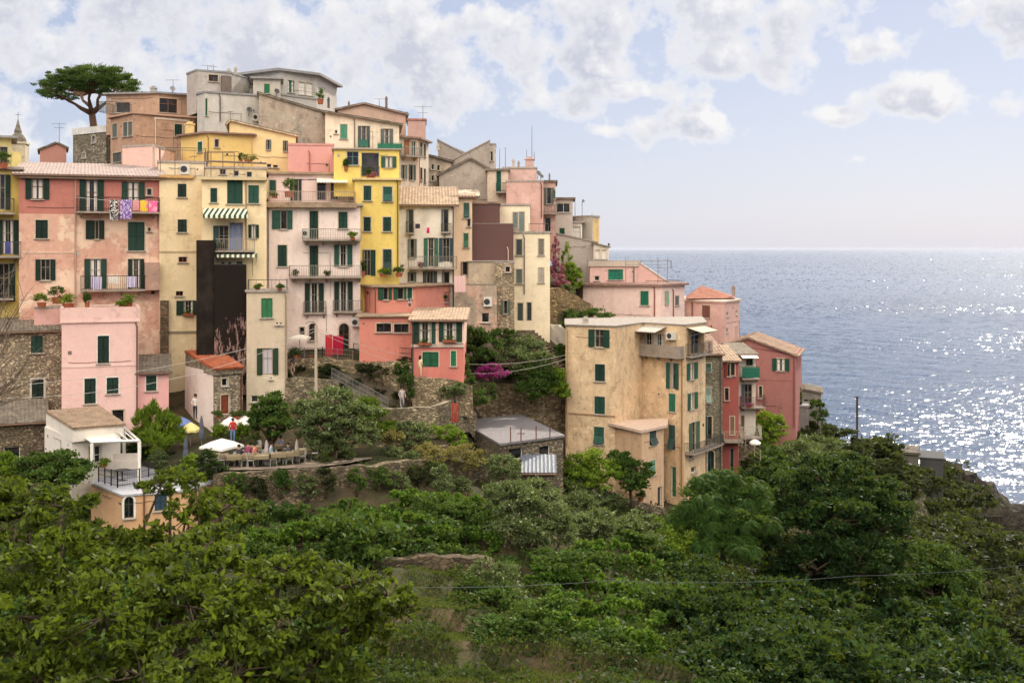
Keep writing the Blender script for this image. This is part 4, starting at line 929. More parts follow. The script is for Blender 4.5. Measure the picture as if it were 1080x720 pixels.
# brown orange building
house('house', 'orange brown house with roof terrace railings and three grey shutters, by the umbrella pine', pts=[(116.5, 111), (141, 107), (205, 111)], top=122.5, base=190, T=9, wall=plaster((186, 134, 100), (150, 104, 78), .7, patch=((160, 130, 104), .58)), roof={'k': 'flat', 'm': plaster((190, 140, 110)), 'oh': .25},
  feats=[('C', 118.5, 130.5, 123.5, 145, {'c': (110, 116, 108)}), ('C', 130, 129, 134.5, 144, {'c': (100, 106, 100)}), ('C', 135.2, 128.5, 139.5, 143.5, {'c': (100, 106, 100)}), ('C', 119, 161, 128, 171, {'c': (90, 90, 84)}), ('C', 184, 131, 192, 144, {'c': DGREEN}),
   ('L', 163, 125, 200, 127, {'c': (216, 196, 170), 'pr': .06}), ('P', 163.5, 126, 152, {'c': (216, 200, 176)})])
house('house', 'set back brown top storey with water tank and terrace behind the orange brown house', pts=[(112, 115), (166, 114), (205, 116)], top=99.5, base=130, T=6, wall=plaster((180, 136, 104), (130, 106, 86), .7), roof={'k': 'flat', 'm': RGREY, 'oh': .3},
  feats=[('G', 168, 104, 187, 119, {'f': (150, 100, 70)}), ('K', 162, 92, 5.5, 7, {'back': 3, 'c': (150, 142, 136)}), ('S', 182, 94, 3, {'c': (140, 140, 142)}), ('M', 182.5, 84, 98, {'bars': ((.05, .7),)}), ('R', 121, 111, 139, 122, {'back': -3}), ('V', 122, 108, 137, 119, {'trim': 0})])
house('house', 'old stone house with white parapet beneath the umbrella pine', pts=[(77, 122), (112, 118.5)], top=141, base=190, T=7, wall=stone((158, 146, 128), (112, 102, 88), 2.6), roof={'k': 'flat', 'm': plaster((204, 198, 190)), 'oh': .08, 'th': .7},
  feats=[('A', 87, 161, 90, 167, {}), ('A', 97, 143, 101, 151, {})])
house('house', 'little brick red gabled house on the skyline left of the stone house', 42, 70, 126, 160, 190, T=6, wall=plaster((186, 116, 98), (160, 100, 84), .3), roof={'k': 'gable', 'px': 60, 'pt': 151, 'pl': 158, 'pr': 156, 'oh': .2, 'm': TSLATE}, feats=[('M', 62.5, 129, 152, {'bars': ((.08, .8), (.25, .5))})])
# yellow house 190-312
house('house', 'yellow house with brown eaves and one green window below the grey block', pts=[(191, 102), (219, 99), (265, 101)], top=142.5, base=195, T=7, wall=plaster((226, 180, 82), (206, 160, 80), .3), roof={'k': 'flat', 'm': tiles((150, 120, 108), (124, 100, 90)), 'oh': .35, 'th': .15},
  feats=[('C', 208.5, 149.5, 213.5, 160.5, {'c': (30, 96, 70), 'tc': WHITE}), ('G', 226.5, 147, 231, 155.5, {'f': (170, 150, 130)}), ('P', 219.3, 144, 172, {'c': (150, 120, 60)}), ('V', 236, 140, 238, 142, {'trim': 0}), ('K', 200, 130, 8, 14, {'back': 1, 'c': (226, 186, 100)})])
house('house', 'light yellow gabled house with mottled tile slope, right of the brown eaved house', 242, 312, 101.5, 143, 195, T=8, wall=plaster((230, 192, 118), (206, 166, 100), .3), roof={'k': 'gable', 'px': 243, 'pt': 128, 'pl': 129, 'pr': 144, 'oh': .25, 'm': tiles((206, 190, 160), (160, 140, 116), (190, 176, 150))},
  feats=[('O', 280.5, 147.5, 286, 158, {'c': GREYSH}), ('O', 298.5, 148.5, 303.5, 159.5, {'c': GREYSH}), ('G', 281.5, 173, 286, 176.5, {'trim': 0}), ('G', 288, 174, 293, 177, {'trim': 0})])
house('house', 'blank pink wall block in front of the long stone house', 304, 352, 98.5, 153.5, 200, T=6, wall=plaster((220, 140, 128), (200, 124, 112), .2), roof={'k': 'flat', 'm': plaster((206, 130, 116)), 'oh': .05}, feats=[('P', 326.5, 160, 180, {'c': (180, 100, 90)})])
house('house', 'pink and cream rooftop room at the left of the railed terrace', pts=[(129, 97), (161, 95.5), (167, 97)], top=155, base=190, T=5, wall=plaster((226, 172, 152), (200, 150, 130), .25), roof={'k': 'flat', 'm': RFLAT, 'oh': .04}, feats=[('P', 162, 156, 186, {'c': (200, 190, 180)})])
house('house', 'pale cream terrace room with railing on top, above the tall cream house', 167, 217, 93.5, 172, 192, T=3, wall=plaster((222, 196, 150), (196, 164, 120), .3), roof={'k': 'flat', 'm': RFLAT, 'oh': .1}, feats=[('X', 190, 173.5, 200, 184, {}), ('R', 168, 156, 217, 172, {'gap': .9})])
house('house', 'cluttered yellow terrace storey above the striped awnings', 217, 281, 93, 178, 194, T=4, wall=plaster((214, 186, 132), (170, 146, 110), .6), roof={'k': 'flat', 'm': RFLAT, 'oh': .1},
  feats=[('G', 232, 175, 238, 184, {}), ('V', 246, 180, 252, 186, {'trim': 0}), ('R', 218, 160, 252, 178, {'gap': .9}), ('L', 216, 169.5, 280, 172, {'c': (150, 116, 90), 'pr': 1.2, 'name': 'pergola_beam'}) if 0 else ('V', 260, 181, 266, 187, {'trim': 0})])
# church
# --- right group ---
r_, _, _, _ = house('house', 'pale pink house with brown eaves and one green window, above the ochre house', pts=[(615, 112), (697, 108.5), (722, 113)], top=301.5, base=365, T=9, wall=plaster((222, 184, 170), (196, 156, 142), .4), roof={'k': 'flat', 'm': tiles((150, 116, 104), (120, 96, 90)), 'oh': .35, 'th': .22},
  feats=[('C', 675.5, 307, 684, 322, {'c': (24, 104, 80)}), ('O', 701, 307, 705, 321, {'c': (110, 150, 130)}), ('C', 712, 312, 716, 322, {'c': GREYSH}), ('P', 690.5, 304, 340, {'c': (130, 70, 60)}), ('P', 709.5, 306, 340, {'c': (120, 76, 70)}), ('R', 706, 296, 722, 303, {'gap': .3})])
house('', '', 622, 673, 114, 281, 301, T=6, wall=plaster((222, 168, 154), (196, 150, 136), .4), root=r_, roof={'k': 'flat', 'm': plaster((186, 166, 146)), 'oh': .15, 'th': .55},
  feats=[('C', 641.5, 284, 657, 295, {'c': (24, 96, 76)}), ('V', 627, 291, 632, 296, {'trim': .05}), ('P', 668.5, 280, 298, {'c': (80, 110, 100)})])
house('attic', 'pink wedge shaped attic wall with scaffold railing, on the pale pink house', 673, 704, 113.5, 297, 303, T=4, wall=plaster((220, 160, 146), (196, 150, 136), .3), roof={'k': 'slant', 'pl': 277, 'pr': 298, 'oh': .05, 'plain': 1, 'm': RFLAT}, feats=[('R', 676, 275, 708, 283, {'gap': 2})])
house('house', 'ochre apartment house with green shutters and corner balcony, largest on the right', pts=[(596.5, 95.5), (649, 93.5), (678, 98), (722, 95), (744, 98.5)], top=344, base=545, Q=[(597, 104.5), (700, 106), (740, 106)],
  wall=plaster((214, 176, 126), (168, 130, 88), .8), roof={'k': 'flat', 'm': flat((150, 142, 134), .9, .3, 0, 'pale_screed'), 'oh': .12, 'th': .12},
  feats=[('O', 621, 347.5, 643, 366, {'fl': .3, 'fr': .3, 'c': (34, 80, 64)}), ('C', 627.5, 384, 638, 402, {}), ('C', 627, 418, 638, 436.5, {}), ('T', 626.5, 450, 637, 468.5, {'tilt': .35}),
   ('O', 703, 382.5, 716, 410, {'c': (36, 92, 80), 'fl': .3, 'fr': .3, 'cur': .3, 'name': 'door'}), ('C', 705.5, 415, 712.5, 434, {'c': (40, 110, 84)}), ('T', 705, 448, 712, 475, {'c': (60, 90, 84), 'tilt': .3}), ('D', 708, 492, 713, 524, {'w': (60, 110, 84)}),
   ('G', 681, 351, 687, 373, {'f': WHITE}), ('G', 689, 352, 700, 372, {'f': WHITE, 'cur': .6}), ('X', 705, 350, 714, 358, {}), ('O', 725, 350, 741, 373, {'c': (170, 140, 100), 'fl': .2, 'fr': .2, 'name': 'door'}),
   ('B', 679, 364, 722, 377, {'dp': .7, 'st': 'solid', 'm': plaster((150, 132, 116), (120, 104, 90), .6)}), ('W', 680, 343.5, 703, 351, {'pr': 1.6, 'val': .05, 'm': flat((176, 168, 158), .9)}), ('W', 724, 344, 741, 351, {'pr': 1.4, 'val': .05, 'm': flat((176, 168, 150), .9)}), ('B', 723, 362, 744, 376, {'dp': .7}),
   ('O', 724, 382.5, 735, 400, {'c': (40, 96, 74), 'fl': .25, 'fr': .3, 'cur': .5}), ('O', 725, 414, 735, 431.5, {'c': (40, 96, 74), 'fl': .25, 'fr': .3, 'cur': .5}), ('O', 726.5, 445, 737, 475, {'c': (50, 80, 60), 'name': 'door', 'fl': .25, 'fr': .3}), ('B', 722, 464, 752, 476, {'dp': .9, 'rc': (70, 66, 62)}),
   ('V', 727, 478, 731, 484, {'trim': 0}), ('V', 729, 492, 734, 498, {'trim': 0}), ('P', 719.5, 378, 520, {'c': (150, 110, 80)}), ('P', 598.5, 346, 470, {'c': (170, 140, 100)}), ('L', 600, 436.5, 649, 438, {'c': (170, 120, 80), 'pr': .05, 'name': 'string_course'}), ('K', 617.5, 335, 5, 6, {'back': 2})])
house('annex', 'small ochre annex with pale flat roof against the ochre apartment house', pts=[(646, 94), (677, 90), (700, 93)], top=452, base=545, Q=[(646, 94.5), (700, 96)], wall=plaster((208, 162, 116), (180, 134, 94), .5), roof={'k': 'flat', 'm': flat((206, 180, 160), .9, .2, 0, 'pink_screed'), 'oh': .35, 'th': .22},
  feats=[('T', 685, 451, 692, 469, {'tilt': .5, 'c': (70, 90, 80)}), ('C', 685, 485.5, 691, 501, {'c': (90, 130, 110)}), ('V', 693.5, 513, 698, 534, {'name': 'door', 'trim': .04}), ('V', 668, 485, 674, 489, {'trim': 0})])
house('house', 'narrow grey stone house between the ochre and red houses', 743, 762, 101.5, 374, 520, T=6, yaw=12, wall=stone((158, 152, 132), (120, 114, 98), 3.4), roof={'k': 'shed', 'rise': 1.3, 'm': TL, 'oh': .2},
  feats=[('T', 744.5, 383, 750, 392, {'c': (70, 100, 90)}), ('T', 744, 408, 749.5, 425, {'c': (110, 130, 120)}), ('O', 741.5, 439, 751, 463, {'c': (70, 110, 90), 'fl': .35, 'fr': 0, 'name': 'door'}), ('A', 746.5, 475, 753, 502, {'f': (30, 100, 116)}), ('B', 744, 459, 761, 469, {'dp': 1, 'rc': (80, 76, 70)}), ('P', 760, 376, 500, {'c': (90, 84, 80)})])
house('house', 'narrow crimson house with plank balcony between stone and white houses', 762, 779, 104, 381, 520, T=6, yaw=12, wall=plaster((172, 70, 60), (146, 56, 50), .4), roof={'k': 'shed', 'rise': .9, 'm': TBEIGE, 'oh': .25},
  feats=[('O', 764, 384, 770, 397, {'c': (110, 40, 36), 'fl': .5, 'fr': 0}), ('G', 770.5, 383, 775, 396, {'f': (180, 130, 120)}), ('G', 764.5, 409, 768.5, 422, {'f': (150, 50, 44)}), ('C', 770, 439, 774.5, 458, {'c': (150, 110, 90)}), ('V', 770, 473, 774.5, 500, {'name': 'door', 'trim': 0}), ('B', 761, 455, 781, 467, {'dp': 1.3, 'rc': (170, 150, 130)})])
house('house', 'narrow white house with green railed top balcony and awning', 779, 797, 106.5, 374, 520, T=6, yaw=14, wall=plaster((196, 184, 166), (150, 140, 124), .5), roof={'k': 'shed', 'rise': .5, 'm': TSLATE, 'oh': .25},
  feats=[('G', 787, 378, 794, 385.5, {'f': (60, 100, 80)}), ('W', 780, 373.5, 797, 378, {'pr': 1.2, 'val': .03}), ('B', 780, 387, 798.5, 400.5, {'dp': 1, 'st': 'panel', 'rc': (30, 100, 80)}), ('O', 782, 405, 793, 428, {'c': (90, 90, 110), 'fl': .3, 'fr': 0, 'name': 'door'}), ('B', 780, 419, 805, 431, {'dp': .9, 'rc': (110, 70, 66)}), ('C', 781.5, 438, 785, 455, {'c': (140, 120, 104)}),
   ('B', 779, 450, 800, 463, {'dp': 1.4, 'rc': (180, 170, 156)}), ('Q', 779.3, 464, 797, 520, {'m': stone((150, 132, 110), (110, 98, 82), 3), 'pr': .02, 'name': 'stone_base'})])
house('house', 'dusty pink house with red hipped roof facing the sea', pts=[(725, 122), (764, 118), (780, 123)], top=318.5, base=380, T=9, wall=plaster((208, 158, 144), (180, 134, 120), .45), roof={'k': 'flat', 'm': plaster((190, 160, 140)), 'oh': .2, 'th': .2},
  feats=[('C', 740.5, 322, 749, 335, {'c': (130, 84, 74)}), ('C', 740, 347, 748.5, 361, {'c': (110, 64, 60)}), ('V', 766, 329, 768, 334, {'trim': 0}), ('V', 776, 327, 778, 332, {'trim': 0}), ('C', 775, 344, 778, 360, {'c': (206, 180, 170)}), ('P', 730.5, 320, 350, {'c': (120, 90, 80)}), ('K', 773.5, 302, 3.4, 10, {'back': 2, 'c': (150, 124, 110)}), ('X', 779, 331, 785.5, 341, {'n': .1}) if 0 else ('V', 766, 346, 768, 351, {'trim': 0})])
house('house', 'deep rose house with gabled roof and green shuttered window above the sea', 770, 839.5, 117.5, 372, 470, T=8, yaw=-6, wall=plaster((168, 94, 86), (146, 80, 74), .35), roof={'k': 'gable', 'px': 789, 'pt': 357, 'pl': 363, 'pr': 375.5, 'oh': .3, 'm': TL},
  feats=[('O', 814.5, 378, 832.5, 391, {'c': (20, 80, 64), 'fl': .27, 'fr': .27, 'cur': .6}), ('L', 796, 400, 838, 401, {'c': (170, 90, 84), 'pr': .03, 'name': 'string_course'}), ('V', 800, 407, 804, 420, {}), ('B', 796, 417, 806.5, 429, {'dp': 1, 'rc': (120, 90, 84)}), ('G', 818, 438, 825, 447, {'f': WHITE}), ('P', 837.5, 378, 450, {'c': (130, 70, 66)})])
house('hut', 'weathered grey hut with tiled roof right of the rose house', 845, 866, 124, 419, 445, T=5, wall=plaster((132, 122, 112), (100, 92, 86), .6), roof={'k': 'gable', 'px': 848, 'pt': 411, 'pl': 412, 'pr': 415, 'oh': .2, 'm': TSLATE}, feats=[('V', 847, 421, 855, 427, {'trim': 0})])
house('hut', 'slatted low outbuilding beside the weathered grey hut', 840, 853, 121, 429, 447, T=4, wall=plaster((120, 112, 106), (90, 84, 80), .6), roof={'k': 'flat', 'm': RGREY, 'oh': .1})
house('hut', 'concrete cliff shelter with railed flat roof above the rocks', 943, 969, 136, 479, 520, T=5, wall=plaster((92, 86, 78), (66, 62, 58), .6), roof={'k': 'flat', 'm': flat((92, 84, 76), .9, .4, 0, 'plank_roof'), 'oh': .2, 'th': .3}, feats=[('R', 944, 468, 970, 474, {'gap': 1.2, 'side': 3})])
house('hut', 'dark boxy cliff hut next to the railed shelter', 970, 995, 138, 484, 520, T=5, wall=plaster((66, 66, 66), (50, 50, 50), .4), roof={'k': 'flat', 'm': flat((70, 70, 72), .9), 'oh': .1}, feats=[('V', 971, 493, 974, 505, {'name': 'door', 'trim': 0})])
house('tool_shed', 'long grey roofed shed with rusty wall ties in the garden, left of the ochre house', pts=[(488, 90.5), (528, 80.8), (594, 84)], top=460, base=510, Q=[(487, 91), (548, 95)], wall=stone((140, 126, 106), (96, 86, 74), 2.6), roof={'k': 'poly', 'plain': 1, 'm': flat((122, 118, 120), .9, .35, 0, 'grey_mineral_felt'), 'c': [(527,470,80.3),(596,461,84),(548,438,95),(486,446,91)]},
  feats=[('V', 537, 472, 551, 484, {'trim': 0}), ('V', 569, 470, 580, 482, {'trim': 0})], cat='shed')
house('lean_to', 'small lean-to with glassy grey roof in front of the long garden shed', 552, 585, 79, 499, 515, T=3, wall=stone((120, 108, 92), (84, 76, 66), 2.6), roof={'k': 'shed', 'rise': .65, 'm': flat((104, 110, 120), .6, .2, 0, 'corrugated_sheet'), 'oh': .15}, cat='shed')
# ---------------------------------------------------------------- other structures
def thing(mb, name, mats, label, cat, origin, group=None, smooth=False):
    return tag(mb.build(name, mats, None, Vector(origin), smooth), label, cat, group)

# church lantern dome
c = W(19, 170, 150); ch = empty('church_tower', c, 'small domed church belfry with cross at far left behind the yellow house', 'church tower')
b = MB(); s_ = 9*150/F; f = wframe(c, .2); b.box(f, -s_, s_, -s_, s_, -3, 2.2); b.box(f, -s_*1.12, s_*1.12, -s_*1.12, s_*1.12, 2.2, 2.45)
b.build('belfry', plaster((190, 170, 134), None, .6), ch)
b = MB(); b.lathe((c[0], c[1], c[2]+2.4), [(s_*.98, 0), (s_*.9, .5), (s_*.6, 1.05), (s_*.42, 1.25), (s_*.42, 1.6), (s_*.3, 1.9), (.12, 2.8), (.05, 3.1)], 12); b.build('dome', TSLATE, ch, smooth=False)
b = MB(); z = c[2]+5.4; b.tube([(c[0], c[1], z), (c[0], c[1], z+1.1)], .03, 5); b.tube([(c[0]-.35, c[1], z+.7), (c[0]+.35, c[1], z+.7)], .025, 5); b.build('cross', flat((50, 50, 52), .5), ch)

def hip_roof(root, x0, x1, py, d, apx, apy, apd, back, mat):
    A, B = W(x0, py, d), W(x1, py, d+1.5); C, D = W(x1, py, d+1.5)+Vector((1, back, 0)), W(x0, py, d)+Vector((1, back, 0))
    for q in (C, D): q.z = A.z
    B.z = A.z; P = W(apx, apy, apd)
    mb = MB()
    for a, b_ in ((A, B), (B, C), (C, D), (D, A)): mb.poly([a, b_, P])
    mb.build('roof_hip', mat, root)
for k, v in list(HS.items()):
    if 'red hipped roof' in k: hip_roof(v[0], 724, 776, 315, 120.5, 740, 301, 124, 7, tiles((158, 104, 84), (134, 84, 68), (130, 96, 80)))

# dry stone walls
def stone_wall(label, pts, hts, thick=.5, mat=None, name='stone_wall', cap=None, cat='stone wall', seed=1):
    """pts (px, py_top, d); hts wall height in metres below the top"""
    P = [W(*p) for p in pts]; mb = MB(); rng = random.Random(seed)
    fine = []
    for i in range(len(P)-1):
        h0, h1 = (hts[i], hts[i+1]) if isinstance(hts, (list, tuple)) else (hts, hts)
        n = max(2, int((P[i+1]-P[i]).length/.45))
        for j in range(n+(i == len(P)-2)): t = j/n; fine.append((P[i].lerp(P[i+1], t)+Vector((0, 0, rng.uniform(-.07, .07))), h0+(h1-h0)*t))
    ring = []
    for i, (p, h) in enumerate(fine):
        q0, q1 = fine[max(i-1, 0)][0], fine[min(i+1, len(fine)-1)][0]
        t = (q1-q0); t.z = 0; t.normalize(); nn = Vector((t.y, -t.x, 0)); k = 5; row = []
        for j in range(k+1):
            row.append(p+nn*(thick/2+.12*j/k+rng.uniform(-.05, .05))-Vector((0, 0, h*j/k)))
        ring.append((p-nn*thick/2, row, p-nn*thick/2-Vector((0, 0, h))))
    for i in range(len(ring)-1):
        a, b = ring[i], ring[i+1]
        mb.poly([a[0], a[1][0], b[1][0], b[0]], 1 if cap else 0)
        for j in range(len(a[1])-1): mb.poly([a[1][j], a[1][j+1], b[1][j+1], b[1][j]])
        mb.poly([b[0], b[2], a[2], a[0]])
    for e in (ring[0], ring[-1]): mb.poly([e[0]]+e[1]+[e[2]])
    mats = [mat or stone()]+([cap] if cap else [])
    return thing(mb, name, mats, label, cat, P[0]-Vector((0, 0, hts[0] if isinstance(hts, (list, tuple)) else hts)))
GS = stone((150, 136, 112), (98, 88, 72), 2.5); GS2 = stone((166, 148, 118), (120, 102, 80), 2.2)
stone_wall('long stone terrace wall holding up the restaurant terrace', [(226, 499, 71), (262, 497.5, 71), (300, 495, 71.4), (345, 493, 72), (395, 490, 73.4), (430, 484, 75), (468, 482, 77), (512, 492, 79)], [2.6, 2.6, 2.6, 2.8, 3, 3.2, 3, 2.4], .6, stone((124, 110, 88), (78, 68, 54), 2.3))
stone_wall('curved path wall with pale coping below the stairs', [(398, 431, 84), (430, 430, 82.5), (462, 427, 82.5), (476, 421, 84), (492, 423, 86), (500, 436, 87)], [2.4, 2.3, 2.3, 2.3, 2.4, 2.2], .45, GS, cap=flat((176, 162, 140), .9, .3))
stone_wall('weedy retaining wall under the pale pink house', [(302, 378, 88), (340, 377, 87.5), (380, 381, 87), (437, 382, 86)], [4.4, 4.0, 3.6, 3.6], .8, GS2)
stone_wall('stone wall by the utility pole with a lower ledge', [(303, 398, 85.5), (322, 398, 85.2), (358, 402, 85)], [4.4, 4.2, 3.8], .7, GS)
stone_wall('tall stone bank under the salmon house door', [(436, 398, 84.8), (470, 399, 84.6), (496, 405, 85.5)], [2.6, 2.6, 2.4], .8, GS2)
stone_wall('high garden retaining wall behind the grey roofed shed', [(492, 402, 97), (530, 405, 97), (565, 405, 97), (597, 402, 98)], [5.5, 5.5, 5.2, 5], .8, GS2)
stone_wall('broad ruined wall left of the pink attic house', [(574, 306, 104.5), (590, 303, 105), (612, 315, 106), (622, 322, 107)], [5.2, 5, 4, 3.6], .8, stone((156, 132, 96), (110, 92, 66), 2.6))
stone_wall('low rendered parapet beside the ruined wall and lane', [(560, 340, 103), (590, 343, 101), (603, 352, 100)], [2, 2.6, 3], .35, plaster((176, 162, 144)))
stone_wall('short terrace wall behind the restaurant tables', [(398, 470, 79), (440, 466, 80), (470, 470, 81)], 1.3, .5, GS2)
stone_wall('terrace bank beneath the vine rows', [(345, 601, 60), (400, 590, 61), (450, 584, 62), (520, 588, 63)], .8, .7, stone((92, 78, 60), (60, 50, 40), 1.6))
stone_wall('stone wall base beside the ochre house entrance', [(604, 512, 88), (640, 520, 87.5), (672, 528, 88), (700, 536, 90)], [2.4, 2.4, 2.4, 2.2], .6, GS)
# lane arch in the ruined wall: arch of stones round a dark gateway
mb = MB(); o = W(569, 341, 103.2); f = wframe(o)
for i in range(9):
    a0, a1 = PI*i/9, PI*(i+.92)/9
    P_ = [(r*math.cos(a), 1.15+r*math.sin(a)) for a, r in ((a0, .62), (a0, .95), (a1, .95), (a1, .62))]
    mb.hexa([f(x, -.25, z) for x, z in P_]+[f(x, .35, z) for x, z in P_])
mb.box(f, -.95, -.62, -.25, .35, -.2, 1.15); mb.box(f, .62, .95, -.25, .35, -.2, 1.15)
mb.box(f, -1.9, -.95, -.25, .3, -.2, 2.9); mb.box(f, -.95, .95, -.2, .28, 2.1, 2.9); mb.box(f, .95, 1.6, -.25, .3, -.2, 2.6)
for sg_ in (-1, 1):
    mb.poly([f(sg_*.95, -.2, 1.15), f(sg_*.95, -.2, 2.1), f(0, -.2, 2.1), f(sg_*.45, -.2, 1.98), f(sg_*.8, -.2, 1.65)])
thing(mb, 'stone_arch', stone((156, 132, 96), (110, 92, 66), 2.6), 'stone archway over the lane by the cream house', 'archway', o)
# stair flight down the lane
mb = MB()
for i in range(16):
    a = W(553+i*2.6, 348+i*3.0, 101-i*.25); f = wframe(a, -.3); mb.box(f, -.5, .9, -.9, .9, -.6, 0)
thing(mb, 'stone_steps', GS, 'flight of stone steps going down from the archway', 'steps', W(590, 392, 97))
mb = MB()
for i in range(22):
    a = W(352+i*2.6, 400+i*1.45, 86.4-i*.1); f = wframe(a, 0); mb.box(f, -.2, .24, -.2, 1.3, -.7, 0)
thing(mb, 'stair_path', flat((130, 120, 106), .9, .3, 0, 'worn_concrete'), 'sloping stair path behind the railing under the retaining wall', 'stairs', W(408, 432, 84))
mb = MB(); prev = None
for i in range(9):
    a = W(350+i*7.4, 402+i*4.0, 85.2-i*.1); mb.tube([a-Vector((0, 0, .1)), a+Vector((0, 0, 1.0))], .025, 5)
    if prev is not None:
        for h in (.3, .62, 1.0): mb.tube([prev+Vector((0, 0, h)), a+Vector((0, 0, h))], .02, 4)
        for j in range(6):
            q = prev.lerp(a, j/6); mb.tube([q+Vector((0, 0, .3)), q+Vector((0, 0, 1))], .008, 3, cap=False)
    prev = a
thing(mb, 'stair_railing', flat((120, 118, 116), .5, .1), 'thin metal railing along the sloping stair path', 'railing', W(350, 402, 85.2))
# lower deck railing & floor furniture for the grey tiled terrace
def post_rail(pts, h, label, posts=1.2, col=(40, 42, 44), name='railing', mesh=True):
    P = [W(*p) for p in pts]; mb = MB(); pm = MB()
    for i in range(len(P)-1):
        L = (P[i+1]-P[i]).length; n = max(1, round(L/posts))
        for j in range(n+1):
            q = P[i].lerp(P[i+1], j/n); pm.tube([q, q+Vector((0, 0, h))], .045, 5)
        for z in (.12, h*.5, h-.05): mb.tube([P[i]+Vector((0, 0, z)), P[i+1]+Vector((0, 0, z))], .018, 4)
        if mesh:
            k = int(L/.13)
            for j in range(k): q = P[i].lerp(P[i+1], j/k); mb.tube([q+Vector((0, 0, .12)), q+Vector((0, 0, h-.05))], .008, 3, cap=False)
    r = empty(name, P[0], label, 'railing'); mb.build('rail_bars', flat(col, .5, .1), r); pm.build('posts', flat(col, .5, .1), r); return r
post_rail([(104, 508, 70.6), (124, 514, 68), (147, 511, 68.7)], 1.0, 'dark steel railing around the white pergola terrace')
post_rail([(147, 506, 71), (166, 500, 73.5), (194, 494, 74.5)], 1.0, 'dark railing from the pergola terrace back to the shrubs')
post_rail([(196, 500, 71.6), (228, 498, 71.3)], .9, 'short thin fence at the left end of the restaurant terrace', col=(90, 88, 84))
post_rail([(373, 374, 87.6), (402, 376, 87.2), (434, 379, 86.9)], .9, 'dark garden fence in front of the low salmon wing', col=(70, 60, 52))
post_rail([(302, 378, 87.8), (340, 377, 87.3), (372, 380, 87.2)], .8, 'wire fence in front of the pale pink house', col=(110, 100, 92))
post_rail([(779, 470, 101), (790, 476, 98), (802, 486, 96)], .9, 'rustic rail along the path below the white narrow house', col=(140, 128, 112), mesh=False)
# white pergola
o = W(100, 500, 71.5); pg = empty('pergola', o, 'white timber pergola with canvas over the garden house terrace', 'pergola')
zt_ = H-12.0
cr = [W(97, 0, 70.2), W(147, 0, 70.8), W(131, 0, 76), W(79, 0, 75)]
for i, q in enumerate(cr[:2]+[cr[2]]):
    q = Vector((q.x, q.y, zt_)); b = MB(); b.box(wframe(q, .1), -.09, .09, -.09, .09, -2.5, -.02); b.build('post', flat(WHITE, .5, .08), pg)
b = MB(); Z = lambda q, dz=0: Vector((q.x, q.y, zt_+dz))
for i in range(4): b.tube([Z(cr[i], .06), Z(cr[(i+1) % 4], .06)], .09, 4)
for t in (.62, .75, .88): b.tube([Z(cr[0].lerp(cr[1], t), .15), Z(cr[3].lerp(cr[2], t), .15)], .05, 4)
b.build('beams', flat(WHITE, .5, .08), pg)
b = MB(); a_, b__, c_, d_ = cr[0], cr[0].lerp(cr[1], .6), cr[3].lerp(cr[2], .6), cr[3]
rows = 5
for i in range(rows):
    t0, t1 = i/rows, (i+1)/rows; s0, s1 = .16-.06*(i % 2), .16-.06*((i+1) % 2)
    b.poly([Z(a_.lerp(d_, t0), s0), Z(b__.lerp(c_, t0), s0), Z(b__.lerp(c_, t1), s1), Z(a_.lerp(d_, t1), s1)])
b.build('canvas', flat((226, 214, 200), .9, .06), pg)

# --- umbrellas
def umbrella(label, px, py_top, d, w, colr, h=2.4, drop=.5, k=8, square=False, rz=0, group=None):
    c = W(px, py_top, d); r = w/F*d/2; o = c-Vector((0, 0, h))
    u = empty('parasol', o, label, 'parasol', group); b = MB(); b.tube([o, c], .03, 6); b.tube([o, o+Vector((0, 0, .08))], .25, 10); b.build('pole', flat((150, 140, 126), .6), u)
    b = MB(); n = 4 if square else k; tier = []
    for j in range(n*2):
        t = rz+PI*j/n; rr = r if j % 2 == 0 else r*(math.cos(PI/n)*.97)
        tier.append(c+Vector((rr*math.cos(t), rr*math.sin(t), -drop*(1 if j % 2 == 0 else .93))))
    for j in range(n*2):
        p, q = tier[j], tier[(j+1) % (2*n)]; m0, m1 = c.lerp(p, .5)+Vector((0, 0, .05)), c.lerp(q, .5)+Vector((0, 0, .05))
        b.poly([c, m0, m1]); b.poly([m0, p, q, m1]); b.poly([p, p-Vector((0, 0, .14)), q-Vector((0, 0, .14)), q])
    b.build('canopy', flat(colr, .9, .06), u)
    b = MB()
    for j in range(0, 2*n, 2): b.tube([c-Vector((0, 0, .25)), c.lerp(tier[j], .6)-Vector((0, 0, .03))], .012, 4)
    b.build('ribs', flat((120, 110, 100), .6), u); return u
umbrella('blue and white parasol behind the yellow one', 191, 439, 81, 26, (110, 126, 176))
umbrella('pale yellow parasol beside the steps', 201, 445, 78, 23, (226, 212, 140))
umbrella('left white parasol below the stone fronted cottage', 243, 439, 80, 24, (230, 222, 214), square=True, rz=.5)
umbrella('right white parasol below the stone fronted cottage, touching the round tree', 258, 438, 81, 26, (232, 226, 218), square=True, rz=.3)
umbrella('big white square canopy parasol over the front restaurant tables', 234, 462, 74.5, 46, (236, 232, 224), drop=.5, square=True, rz=.25)
umbrella('white awning parasol on the wall terrace by the utility pole', 316, 352.5, 88, 28, (232, 222, 208), drop=.25, square=True, rz=.75, h=2.0)
umbrella('white parasol half hidden by shrubs on the path under the narrow white house', 796, 463, 102, 13, (230, 224, 214), drop=.3)
